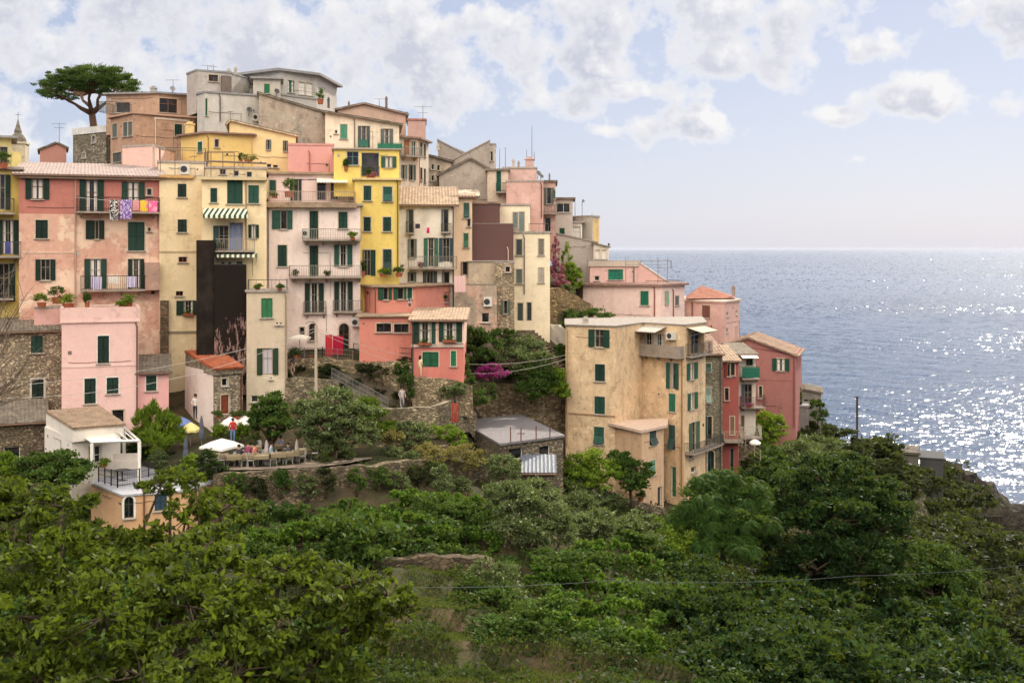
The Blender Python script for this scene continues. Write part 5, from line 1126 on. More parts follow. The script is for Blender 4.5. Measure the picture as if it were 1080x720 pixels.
def closed_parasol(label, px, py_top, d, h, colr):
    c = W(px, py_top, d); o = c-Vector((0, 0, h)); u = empty('folded_parasol', o, label, 'parasol')
    b = MB(); b.tube([o, c], .025, 6); b.tube([o, o+Vector((0, 0, .07))], .22, 10); b.build('pole', flat((130, 120, 110), .6), u)
    b = MB(); b.lathe(o, [(.1, h*.28), (.17, h*.36), (.2, h*.5), (.13, h*.62), (.15, h*.72), (.09, h*.9), (.03, h)], 9); b.build('folded_canopy', flat(colr, .9, .1), u)
closed_parasol('folded cream parasol in front of the salmon wing', 386.5, 346, 87.6, 1.95, (226, 206, 180))
closed_parasol('folded grey parasol by the steps near the waiters', 212.5, 438, 77, 2.3, (90, 92, 104))
closed_parasol('folded pale grey parasol among the front tables', 281, 464, 73.4, 2.3, (170, 158, 158))
closed_parasol('folded parasol at the right end of the tables', 313, 463, 74.5, 2.3, (176, 166, 160))
closed_parasol('folded dark grey parasol at the left end of the terrace', 196, 460, 73, 2.2, (80, 84, 96))

# --- tables and chairs
def make_table(label, c, colr, group):
    t = empty('restaurant_table', c, label, 'table', group); f = wframe(c, .3)
    b = MB(); b.box(f, -.4, .4, -.4, .4, .70, .74); b.build('tabletop', flat(colr, .7, .1), t)
    for sx in (-1, 1):
        for sy in (-1, 1): b = MB(); b.tube([f(sx*.34, sy*.34, 0), f(sx*.34, sy*.34, .7)], .02, 5); b.build('leg', flat((90, 90, 92), .5), t)
    b = MB(); b.box(f, -.46, .46, -.46, .46, .742, .752)
    for (a, b_, c2, d_) in ((-.46, .46, -.47, -.46), (-.46, .46, .46, .47), (-.47, -.46, -.46, .46), (.46, .47, -.46, .46)): b.box(f, a, b_, c2, d_, .52, .752)
    b.build('table_cover', flat(colr, .9, .1, 0, 'cotton_cloth'), t); return t
def make_chair(label, c, group, colr=(196, 190, 184)):
    t = empty('cafe_chair', c, label, 'chair', group); f = wframe(c, 0); m = flat(colr, .4, .1, .3)
    b = MB(); b.box(f, -.2, .2, -.2, .2, .43, .46); b.build('seat', m, t)
    b = MB(); b.tube([f(-.19, .2, .46), f(-.19, .25, .88), f(.19, .25, .88), f(.19, .2, .46)], .018, 5)
    for x in (-.1, 0, .1): b.tube([f(x, .21, .5), f(x, .245, .86)], .012, 4)
    b.build('backrest', m, t)
    for sx in (-1, 1):
        for sy in (-1, 1): b = MB(); b.tube([f(sx*.18, sy*.18, .43), f(sx*.21, sy*.22, 0)], .016, 5); b.build('leg', m, t)
    return t
tabs = [(233, 490, 73.2), (246, 493, 72.6), (263, 490, 73), (276, 492, 72.8), (293, 489, 73.4), (307, 487, 73.8), (320, 484, 74.8), (268, 480, 76), (290, 478, 76.5), (338, 480, 76.5)]
# ground height of the terrace = z of these spots
TZ = H-13.95
t0 = None; ch0 = None; rng_ = random.Random(3)
for i, (px, py, d) in enumerate(tabs):
    c = W(px, py, d); c.z = TZ+.02
    lb = 'pale clothed restaurant table on the stone terrace'
    if t0 is None: t0 = make_table(lb, c, (136, 122, 96), 'restaurant tables on the terrace')
    else: dup(t0, c, rng_.uniform(-.3, .3))
    for a in ([.2, 3.3] if i % 3 else [.2, 1.8, 3.3]):
        a += rng_.uniform(-.3, .3); p = c+Vector((math.cos(a)*.72, math.sin(a)*.72, 0))
        if ch0 is None: ch0 = make_chair('light metal cafe chair pulled up to a terrace table', p, 'metal chairs around the terrace tables'); ch0.rotation_euler.z = a-PI/2
        else: dup(ch0, p, a-PI/2)
# terrace on the pergola deck: small table
b = MB(); c = W(129, 503, 70); c.z = H-14.25; b.lathe(c, [(.3, 0), (.05, .05), (.05, .6), (.42, .62), (.42, .66)], 12); thing(b, 'round_table', flat((60, 60, 62), .5), 'small round dark table on the pergola terrace', 'table', c)
b = MB(); c = W(122, 494, 73); c.z = H-14.1; f = wframe(c, .1); b.box(f, -1.2, 1.4, -.3, .3, .0, .5); b.box(f, -1.2, 1.4, .2, .35, .5, .9); thing(b, 'garden_bench', flat((206, 196, 186), .8, .1), 'white masonry bench under the pergola', 'bench', c)
# sloping table board on the coral house terrace
b = MB(); c = W(110, 322, 82.5); f = wframe(c, .35); b.box(f, -.95, .95, -.5, .5, -.03, .03)
for sx in (-.8, .8):
    for sy in (-.4, .4): b.tube([f(sx, sy, -.03), f(sx, sy, -.78)], .03, 5)
thing(b, 'terrace_table', flat((206, 180, 166), .6, .1), 'pale wooden table on the smooth pink house roof terrace', 'table', c-Vector((0, 0, .78)))

# --- people
def person(label, px, py_foot, d, shirt, legs, h=1.7, pose='stand', hair=(40, 30, 26), skin=(190, 140, 110), rz=0, z=None, dress=False, longhair=False):
    o = W(px, py_foot, d)
    if z is not None: o.z = z
    k = h/1.7; hipz = .9 if pose != 'sit' else .52
    V = []; E = []; Rr = []
    def add(p, r, par=None):
        V.append(Vector(p)*k); Rr.append(r*k)
        if par is not None: E.append((par, len(V)-1))
        return len(V)-1
    pel = add((0, 0, hipz), .15); sp = add((0, .01, hipz+.22), .125, pel); chst = add((0, .0, hipz+.42), .15, sp); nk = add((0, 0, hipz+.58), .06, chst)
    hd = add((0, -.015, hipz+.66), .085, nk); add((0, -.02, hipz+.74), .098, hd)
    for s_ in (-1, 1):
        sh = add((s_*.17, 0, hipz+.5), .062, chst)
        if pose == 'reach' : el = add((s_*.22, -.2, hipz+.3), .045, sh); wr = add((s_*.18, -.42, hipz+.36), .035, el)
        else: el = add((s_*.25, .03, hipz+.24), .045, sh); wr = add((s_*.24, -.16, hipz+.06), .033, el)
        add((s_*.235, wr and V[wr].y/k-.07, V[wr].z/k-.05), .034, wr)
        hp = add((s_*.1, 0, hipz-.05), .1, pel)
        if pose == 'sit': kn = add((s_*.13, -.42, .5), .07, hp); an = add((s_*.13, -.44, .09), .045, kn)
        else:
            st = s_*(.12 if pose == 'walk' else .02)
            kn = add((s_*.1, -st*.8-.02, .48), .066, hp); an = add((s_*.1, st, .08), .042, kn)
        add((s_*.11, V[an].y/k-.15, .035), .035, an)
    me = bpy.data.meshes.new('person'); me.from_pydata([tuple(v) for v in V], E, [])
    ob = bpy.data.objects.new('person', me); COL.objects.link(ob)
    sm = ob.modifiers.new('s', 'SKIN'); sd = ob.modifiers.new('d', 'SUBSURF'); sd.levels = 1; sd.render_levels = 1
    for i, r in enumerate(Rr): me.skin_vertices[0].data[i].radius = (r, r); 
    me.skin_vertices[0].data[0].use_root = True
    bpy.context.view_layer.update()
    ev = ob.evaluated_get(bpy.context.evaluated_depsgraph_get()); m2 = bpy.data.meshes.new_from_object(ev)
    ob.modifiers.clear(); ob.data = m2
    m2.materials.clear()
    for c_ in (skin, shirt, legs, (60, 50, 44)): m2.materials.append(flat(c_, .8, .05, 0, 'cloth_or_skin'))
    for p in m2.polygons:
        z_ = p.center.z/k; ax = abs(p.center.x/k)
        if z_ > hipz+.57: mi = 0
        elif z_ < .075 : mi = 3
        elif z_ > hipz+.02 and not (ax > .2 and z_ < hipz+.18): mi = 1
        elif ax > .19 and z_ > hipz-.2 and pose != 'sit': mi = 0
        else: mi = 2
        p.material_index = mi; p.use_smooth = True
    ob.location = o; ob.rotation_euler.z = rz
    tag(ob, label, 'person')
    hb = MB(); c_ = Vector((0, .0, (hipz+.775)*k))
    hb.lathe(c_, [(.02, .085*k), (.07*k, .07*k), (.105*k, .02*k), (.108*k, -.04*k), (.09*k, -.1*k if not longhair else -.25*k)][::-1], 10)
    h_ = hb.build('hair', flat(hair, .8, .1), None, Vector((0, 0, 0)), True); h_.parent = ob
    fb = MB()                                            # nose and eyes
    for x in (-.035, .035): fb.lathe((x*k, -.112*k, (hipz+.75)*k), [(.002, -.008*k), (.012*k, 0), (.002, .008*k)], 6)
    fe = fb.build('eyes', flat((30, 26, 24), .4), None, Vector((0, 0, 0))); fe.parent = ob
    fb = MB(); fb.poly([(0, -.14*k, (hipz+.715)*k), (-.014*k, -.112*k, (hipz+.71)*k), (0, -.11*k, (hipz+.755)*k)]); fb.poly([(0, -.14*k, (hipz+.715)*k), (0, -.11*k, (hipz+.755)*k), (.014*k, -.112*k, (hipz+.71)*k)])
    fe = fb.build('nose', flat(skin, .8), None, Vector((0, 0, 0))); fe.parent = ob
    return ob
person('person in white shirt and dark trousers standing beside the small white cottage wall', 206, 441.5, 83.5, (222, 214, 206), (40, 46, 56), 1.78, 'stand', rz=.6)
person('dark haired person in pale shirt close to the one in white, by the cottage wall', 211.5, 442, 84, (196, 190, 180), (60, 60, 66), 1.7, 'stand', rz=-.8)
person('dark haired person walking on the ledge left of the utility pole', 308.5, 397, 86, (60, 56, 56), (150, 130, 116), 1.65, 'walk', rz=1.2, longhair=True)
person('person in cream clothes beside the green garage door of the salmon house', 443, 398, 85.6, (226, 200, 160), (214, 190, 150), 1.6, 'stand', rz=2.4, longhair=True)
person('pale clothed person at the foot of the sloping stair railing', 424, 431, 84, (176, 166, 164), (150, 142, 142), 1.6, 'walk', rz=.4)
person('person in bright red top between the white parasols', 245.5, 466, 78, (196, 40, 40), (110, 140, 180), 1.6, 'stand', rz=.3)
for i, (px, d, col_, lb) in enumerate([(262, 74.3, (150, 70, 100), 'seated diner in plum top at the front terrace tables'), (269, 73.9, (216, 140, 120), 'seated diner in salmon top near the folded pale parasol'), (273, 76.9, (222, 214, 212), 'seated diner in white at a back terrace table'),
        (296, 76.9, (190, 180, 200), 'seated diner in lilac shirt right of the folded parasol'), (304, 74.3, (80, 84, 96), 'seated diner in dark top at the right front tables'), (252, 73.4, (60, 60, 70), 'seated diner in black left of the plum top diner'), (286, 74.4, (170, 190, 206), 'seated diner in pale blue between the two folded parasols')]):
    person(lb, px, 490, d, col_, (50, 54, 66), 1.65, 'sit', z=TZ, rz=i*1.3)

# --- washing
def cloth(label, px0, py0, px1, py1, d, mat, cat='laundry', name='hanging_cloth', wav=.05, yaw=None):
    n = 10; mb = MB(); A, B = W(px0, py0, d), W(px1, py0, d); hgt = (py1-py0)/F*d; rows = 4
    g = []
    ph = random.uniform(0, 6)
    for j in range(rows+1):
        g.append([A.lerp(B, i/n)+Vector((0, wav*math.sin(i*1.9+ph)*(j/rows+.2)+.01, -hgt*j/rows+.02*math.sin(i*2.2+ph))) for i in range(n+1)])
    for j in range(rows):
        for i in range(n): mb.poly([g[j][i], g[j+1][i], g[j+1][i+1], g[j][i+1]])
    for j in range(rows):
        for i in range(n): mb.poly([q+Vector((0, .012, 0)) for q in (g[j][i+1], g[j+1][i+1], g[j+1][i], g[j][i])])
    return thing(mb, name, mat, label, cat, A-Vector((0, 0, hgt)))
yb_ = 83.3
cloth('black and white patterned cloth on the upper coral balcony line', 116, 211, 125, 232, yb_, blotch((30, 28, 30), (220, 214, 210), 11))
cloth('purple and white printed cloth on the upper coral balcony line', 127, 210.5, 139, 231, yb_+.1, blotch((120, 80, 160), (216, 206, 220), 10))
cloth('pale pink shirt on the line, left of the yellow shirt', 140, 211, 147, 222, yb_+.2, flat((220, 160, 160), .9))
cloth('yellow and pink shirt hanging on the balcony line', 148, 211, 156, 223, yb_+.2, blotch((230, 196, 70), (226, 120, 160), 3))
cloth('bright pink shirt at the right end of the balcony line', 157, 212, 166, 224, yb_+.3, blotch((230, 110, 160), (236, 170, 190), 3))
cloth('purple and white striped towel on the left of the middle balcony', 97.5, 292, 107.5, 305, 83.4, stripes((90, 70, 140), (226, 220, 226), 3.2))
cloth('purple and white striped towel on the right of the middle balcony', 133.5, 291.5, 144, 303, 83.9, stripes((90, 70, 140), (226, 220, 226), 3.2))
cloth('white board shaped cloth between the striped towels', 114, 291.5, 125, 299, 83.8, flat((206, 200, 190), .9))
cloth('large red patterned sheet hanging below the pale pink house', 343, 353, 350.5, 375, 88.2, stripes((170, 30, 50), (200, 60, 70), 2.6))
cloth('large crimson sheet hanging right of the patterned one', 351, 354, 362, 374, 88.3, stripes((176, 20, 50), (150, 20, 60), 2))
cloth('small pink garment on the white house balcony', 450, 240, 453, 246, 95.2, flat((226, 70, 130), .9))
cloth('dark folded garment on the white house line', 438, 236, 443, 241, 95.2, flat((70, 66, 80), .9))
cloth('pale pink sheet hanging beside the ruined house', 479, 291, 491, 308, 94, flat((216, 180, 176), .9, .05))
cloth('orange red fabric screen on the path wall', 476, 425, 483.5, 445, 81.6, blotch((160, 58, 44), (140, 96, 80), 5), 'fabric screen', 'fabric_screen')
cloth('blue garment over the rail of the yellow house balcony', 5, 255, 11, 268, 80.8, flat((80, 80, 140), .9))
cloth('black and white cloth on the salmon house wall', 430.5, 314.5, 433.5, 323, 87.6, blotch((30, 28, 30), (220, 214, 210), 11))
# --- poles and wires
mb = MB(); b0, t_ = W(333.5, 412, 83.8), W(333, 343, 83.8); mb.tube([b0-Vector((0, 0, 1.5)), t_], [.13, .09], 8)
po = empty('utility_pole', b0, 'pale concrete utility pole with curved lamp arm', 'utility pole'); mb.build('pole', flat((186, 170, 150), .8, .2), po)
mb = MB(); mb.tube([t_, t_+Vector((-.1, -.1, .25)), t_+Vector((-.45, -.3, .3)), t_+Vector((-.7, -.4, .12))], .03, 5); mb.build('lamp_arm', flat((120, 120, 116), .5), po)
mb = MB(); mb.tube([W(904, 475, 128), W(904, 418, 128)], .12, 6); mb.tube([W(901.5, 419, 128), W(906.5, 419, 128)], .06, 5); thing(mb, 'wooden_pole', bark((80, 70, 60)), 'lone dark wooden pole against the sea', 'pole', W(904, 475, 128))
for lb, x, yt, yb2, d in (('first rusty iron tie rising from the grey shed roof', 538.5, 450, 468, 81.3), ('second rusty iron tie rising from the grey shed roof, with short crossbar', 549.5, 451, 466, 81.8), ('third rusty iron tie rising from the grey shed roof', 565.5, 449, 464, 82.6), ('last rusty iron tie at the right of the grey shed roof', 580, 450, 462, 83.4)):
    mb = MB(); mb.tube([W(x, yb2, d-.3), W(x, yt, d-.3)], .045, 5)
    if 'crossbar' in lb: mb.tube([W(x-4, yt+6, d-.3), W(x+4, yt+6, d-.3)], .03, 4)
    thing(mb, 'iron_rod', flat((110, 70, 56), .8, .3), lb, 'iron rod', W(x, yb2, d-.3))
def wire(label, pts, sag=.3, r=.012, col_=(60, 60, 62), group=None):
    P = [W(*p) for p in pts]; path = []
    for i in range(len(P)-1):
        for j in range(14):
            t = j/14; q = P[i].lerp(P[i+1], t); q.z -= sag*4*t*(1-t); path.append(q)
    path.append(P[-1]); mb = MB(); mb.tube(path, r, 5); thing(mb, 'overhead_wire', flat(col_, .5), label, 'cable', P[0], group)
wire('long dark cable crossing the valley vegetation', [(330, 616, 32), (640, 612, 38), (900, 607, 44), (1120, 590, 52)], .15, .010, (60, 64, 66))
wire('pair of thin wires from the left edge to the utility pole, upper strand', [(-20, 408, 70), (333, 346, 83.8)], .8, .016, (190, 184, 176))
wire('thin wire from the left edge to the utility pole, lower strand', [(-20, 420, 70), (333, 349, 83.8)], 1.3, .016, (190, 184, 176))
wire('thin wire from the utility pole past the salmon house to the ochre house', [(333, 346, 83.8), (598, 374, 93)], 1.6, .016, (180, 172, 160))
wire('lower thin wire from the utility pole to the ochre house', [(333, 348, 83.8), (598, 378, 93)], 2.1, .016, (180, 172, 160))
wire('balcony washing line on the coral house', [(80, 208, 83), (168, 213, 84)], .1, .012, (210, 200, 190))
wire('stay cable from the pink attic scaffold to the sea side', [(704, 275, 112), (722, 300, 110)], .0, .012, (110, 110, 110))
mb = MB(); [mb.tube([W(x, 305, 112.5), W(x, 272, 112.5)], .035, 5) for x in (620, 660, 694, 704)]; mb.tube([W(620, 275, 112.5), W(704, 275, 112.5)], .03, 5); mb.tube([W(660, 279, 112.5), W(704, 279, 112.5)], .025, 5)
thing(mb, 'scaffold_frame', flat((130, 128, 126), .5), 'thin pipe frame above the pale pink house roof against the sea', 'pipe frame', W(660, 305, 112.5))
# terrace pipe frames on cream block roof
mb = MB(); D_ = 90.5
for x in (169, 184.5, 215.5, 222.5, 235, 247): mb.tube([W(x, 187, D_), W(x, 158 if x < 200 else 161, D_)], .035, 5)
mb.tube([W(169, 158, D_), W(215, 159, D_)], .03, 5); mb.tube([W(215, 161, D_), W(247, 161, D_)], .03, 5)
mb.tube([W(217, 170, D_-1), W(281, 172.5, D_-1)], .08, 5); mb.tube([W(217, 170, D_+1), W(281, 172.5, D_+1)], .08, 5)
for x in (222, 240, 262, 275): mb.tube([W(x, 170.8, D_-1.2), W(x, 170.8, D_+1.2)], .06, 4)
thing(mb, 'rooftop_pergola', flat((120, 100, 86), .6, .2), 'rusty pipe and beam pergola frame on the cream houses roof terrace', 'pergola frame', W(200, 187, D_))
# ---------------------------------------------------------------- terrain, sea, sky
PROF = [
 (-700, [(45, -18), (65, -17), (77, -14), (90, -8), (105, 0), (125, 8), (160, 8), (260, -20)]),
 (-200, [(45, -18), (65, -17.4), (77, -15), (85, -12.5), (95, -5), (105, 0), (125, 7), (160, 6), (240, -20)]),
 (0, [(45, -18.5), (60, -18.5), (70, -17.9), (76, -16.2), (82, -13.5), (88, -9), (100, -3), (120, 6), (150, 5), (200, -4)]),
 (120, [(45, -18.5), (60, -18.5), (67, -18), (71, -17.4), (78, -14.5), (84, -12.8), (88, -11), (95, -4), (110, 3), (125, 7), (160, 6), (230, -20)]),
 (200, [(50, -18.6), (60, -18.3), (68, -17.2), (71, -16.9), (71.6, -14), (79, -13.4), (84, -12.6), (88, -11), (95, -4), (110, 2), (125, 7), (160, 6), (230, -20)]),
 (320, [(48, -18.6), (55, -18), (62, -17.4), (70, -16.6), (71.3, -16.4), (72.2, -14), (80, -13.6), (84.5, -12.4), (86, -9.9), (88.5, -8.5), (91, -7.5), (95, -4), (110, 3), (130, 7), (170, 0)]),
 (430, [(48, -18.5), (52, -18), (60, -17.4), (68, -16.8), (74, -16), (75.6, -14), (79.5, -13.9), (81, -13.6), (83, -12.2), (85.4, -11.6), (87, -8.7), (92, -8), (96, -5), (110, 2), (130, 0), (170, -8)]),
 (520, [(50, -18.6), (60, -18.2), (68, -17.8), (76, -17), (79, -16.4), (90, -16), (96.8, -15.8), (97.6, -11.2), (100, -7.5), (104, -5.5), (115, 2), (140, 0), (190, -30), (230, -110)]),
 (600, [(48, -18.8), (60, -18.7), (70, -18.5), (80, -18.3), (88, -18.6), (93, -18.2), (97.5, -17), (98.4, -10.8), (102, -8), (106, -5), (112, -3.5), (120, -3), (150, -15), (190, -60), (220, -115)]),
 (650, [(48, -18.8), (60, -19), (70, -19.3), (80, -19.4), (88, -19.8), (94, -20.4), (100, -19.5), (108, -12), (120, -8), (150, -20), (190, -65), (220, -115)]),
 (700, [(48, -19), (60, -19.6), (70, -20.4), (80, -21), (90, -21.4), (97, -21.5), (105, -20), (120, -16), (150, -28), (190, -70), (220, -115)]),
 (800, [(48, -20), (60, -22), (75, -23.5), (90, -23), (100, -21.5), (110, -20.2), (125, -19.5), (140, -26), (165, -65), (200, -115)]),
 (860, [(48, -20.5), (60, -22.5), (75, -24.5), (90, -24.5), (110, -22.8), (125, -20), (138, -25), (165, -65), (200, -115)]),
 (905, [(50, -21), (70, -25), (90, -26), (110, -25.5), (128, -23.2), (145, -28), (165, -65), (200, -115)]),
 (960, [(50, -21.5), (70, -26), (90, -28), (110, -28.6), (130, -27), (142, -28), (155, -45), (180, -115)]),
 (1010, [(50, -22), (70, -27), (90, -30.5), (110, -32), (130, -33), (150, -34), (160, -42), (190, -115)]),
 (1080, [(50, -23), (70, -28), (90, -33), (110, -36.5), (140, -39.5), (165, -41.5), (174, -50), (200, -115)]),
 (1300, [(50, -24), (70, -30), (90, -38), (120, -48), (150, -62), (175, -80), (200, -115)]),
 (1800, [(50, -26), (70, -36), (90, -50), (120, -80), (150, -115)]),
]
NEAR = [(-120, 9), (-60, 6), (-10, 0), (0, -2.6), (10, -7.2), (20, -11), (35, -16)]
PX = np.array([p[0] for p in PROF]); 
def prof_z(k, d):
    pts = NEAR+PROF[k][1]; return np.interp(d, [p[0] for p in pts], [p[1] for p in pts])
def ground_np(X, Y):
    px = 540+F*X/np.maximum(Y, 18); px = np.clip(px, PX[0], PX[-1])
    Z = np.zeros_like(X); allz = np.array([prof_z(k, Y) for k in range(len(PROF))])
    idx = np.clip(np.searchsorted(PX, px)-1, 0, len(PX)-2); t = (px-PX[idx])/(PX[idx+1]-PX[idx])
    ii = np.arange(len(X)); return allz[idx, ii]*(1-t)+allz[idx+1, ii]*t+H
def bumpz(x, y):
    v = Vector((x*.11, y*.11, 0)); a = mnoise.fractal(v, 1.0, 2.1, 4)
    return a
def ground(x, y):
    z = float(ground_np(np.array([x]), np.array([y]))[0]); 
    amp = .45 if y < 69 else .12
    if x > 22: amp = max(amp, .7)
    if y > 150: amp = 2
    z += bumpz(x, y)*amp
    if 40 < y < 69 and x < 45:                # narrow cultivated terraces
        q = (y+bumpz(x+40, y)*2)/4.6; fr = q-math.floor(q); z += 1.15*(max(0, (fr-.84)/.16) - fr)+.5
    return z
def terrain():
    xs = np.arange(-150, 215, 1.25); ys = np.concatenate([np.arange(-90, 40, 3.0), np.arange(40, 130, .8), np.arange(130, 262, 2.2)])
    nx, ny = len(xs), len(ys); vs = []
    XX, YY = np.meshgrid(xs, ys); 
    for x, y in zip(XX.ravel(), YY.ravel()): vs.append((x, y, ground(float(x), float(y))))
    fs = [(j*nx+i, j*nx+i+1, (j+1)*nx+i+1, (j+1)*nx+i) for j in range(ny-1) for i in range(nx-1)]
    me = bpy.data.meshes.new('hillside'); me.from_pydata(vs, [], fs); me.polygons.foreach_set('use_smooth', [True]*len(fs))
    n = NT('terraced_soil_and_grass'); v = n.coords()
    a = n.noise(v, .14, 7, .65); b_ = n.noise(v, 1.3, 6, .65); g = n.n('ShaderNodeNewGeometry'); sp = n.n('ShaderNodeSeparateXYZ'); n.l(g.outputs['Normal'], sp.inputs[0])
    col = n.mix(n.ramp(a, ((.42, 0), (.58, 1))), lin((60, 62, 34)), lin((84, 70, 50)))
    col = n.mix(n.ramp(b_, ((.45, 0), (.7, 1))), col, lin((48, 50, 30)))
    rock = n.mix(n.noise(v, .7, 6, .7), lin((60, 54, 46)), lin((112, 98, 80)))
    col = n.mix(n.ramp(sp.outputs[2], ((.62, 1), (.84, 0))), col, rock)
    me.materials.append(n.finish(col, .95, n.noise(v, 1.1, 8, .7), .9, .35))
    o = bpy.data.objects.new('hillside', me); COL.objects.link(o); tag(o, kind='structure')
terrain()
def sea():
    S = 60000
    me = bpy.data.meshes.new('sea'); me.from_pydata([(-S, -1500, -.9), (S, -1500, -.9), (S, S, -.9), (-S, S, -.9)], [], [(0, 1, 2, 3)])
    def mat(rough, bump):
        n = NT('sea_water'); w2 = n.noise(n.coords((.12, .05, 1)), 1.0, 6, .65); w3 = n.noise(n.coords((.0012, .0008, 1)), 1, 4, .5)
        col = n.mix(n.ramp(w3, ((.35, 0), (.65, 1))), (.007, .028, .072), (.018, .052, .12))
        m = n.finish(col, rough, w2, .6, bump, 0, .5); n.p.inputs['IOR'].default_value = 1.33; return m
    me.materials.append(mat(.32, .3)); o = bpy.data.objects.new('sea', me); COL.objects.link(o); tag(o, kind='structure')
    # wind waves as real geometry on the part of the water near the coast
    rng = np.random.default_rng(21)
    th = np.arctan((np.arange(545, 1230, .75)-540)/F); q = np.concatenate([np.arange(1.7, 20, .35), np.arange(20, 380, .5)])[::-1]; d = 95*F/q
    Y = d[:, None]*np.ones(len(th))[None, :]; X = Y*np.tan(th)[None, :]
    X = X+rng.uniform(-.3, .3, X.shape)*Y/F; Z = np.zeros_like(X); sx = np.zeros_like(X); sy = np.zeros_like(X)
    gust = np.zeros_like(X)
    for i in range(7):
        a = rng.uniform(0, 2*PI); k = 2*PI/rng.uniform(150, 900); gust += np.sin(k*(X*math.cos(a)*.5+Y*math.sin(a))+rng.uniform(0, 6))
    gust = 1+.16*gust
    for i in range(70):
        L = 1.0*(45**rng.uniform(0, 1)); k = 2*PI/L; a = R(250)+rng.normal()*.75; amp = .030*L**.82*rng.uniform(.5, 1.2)*.24
        ph = k*(X*math.cos(a)+Y*math.sin(a))+rng.uniform(0, 6.28)+.8*np.sin(X*.013+i)+.8*np.sin(Y*.009+2*i)
        Z += amp*np.sin(ph); c = amp*k*np.cos(ph)*gust; sx += c*math.cos(a); sy += c*math.sin(a)
    far = np.clip(1.0/(1+(Y/30000)**2), .5, 1); sx *= far*WAVE; sy *= far*WAVE
    nr, nc = X.shape; co_ = np.stack([X, Y, Z*np.clip(1500/Y, .2, 1)-.1], -1).reshape(-1, 3)
    j, i = np.meshgrid(np.arange(nr-1), np.arange(nc-1), indexing='ij'); a0 = (j*nc+i).ravel(); quads = np.stack([a0, a0+1, a0+nc+1, a0+nc], -1)
    if True: quads = quads[:, ::1]
    me = bpy.data.meshes.new('sea_waves'); me.vertices.add(nr*nc); me.vertices.foreach_set('co', co_.astype(np.float32).ravel())
    nq = len(quads); me.loops.add(nq*4); me.loops.foreach_set('vertex_index', quads.astype(np.int32).ravel()); me.polygons.add(nq); me.polygons.foreach_set('loop_start', np.arange(0, nq*4, 4, dtype=np.int32))
    me.polygons.foreach_set('use_smooth', [True]*nq); me.update(calc_edges=True)
    nn = np.stack([-sx, -sy, np.ones_like(sx)], -1).reshape(-1, 3); nn /= np.linalg.norm(nn, axis=1)[:, None]
    me.normals_split_custom_set_from_vertices(nn.tolist())
    me.materials.append(mat(.19, .0)); o = bpy.data.objects.new('sea_waves', me); COL.objects.link(o); tag(o, kind='structure')
sea()
# shore rocks at the foot of the cliff
for i, (px, py, d, s_) in enumerate([(1010, 497, 170, 3.2), (1026, 508, 171, 3.4), (1042, 522, 172, 3.4), (1058, 534, 172, 3.2), (1076, 545, 173, 3.6), (1000, 489, 168, 2.2)]):
    mb = MB(); c = W(px, py, d); rr = random.Random(i); n_ = 9; rings = []
    for j in range(6):
        ph = PI*(j+.5)/6; ring = []
        for k in range(n_):
            th = 2*PI*k/n_; q = Vector((math.sin(ph)*math.cos(th)*1.4, math.sin(ph)*math.sin(th), -math.cos(ph)*1.5))
            q *= s_*(.8+.45*mnoise.noise(q*1.3+Vector((i*7, 0, 0)))); ring.append(c+q-Vector((0, 0, s_)))
        rings.append(ring)
    for j in range(5):
        for k in range(n_): mb.poly([rings[j][k], rings[j][(k+1) % n_], rings[j+1][(k+1) % n_], rings[j+1][k]])
    mb.poly(rings[-1])
    thing(mb, 'boulder', stone((52, 48, 44), (30, 28, 27), .7), 'dark craggy boulder on the cliff edge above the sea', 'rock', c-Vector((0, 0, s_)), 'dark boulders on the cliff edge')

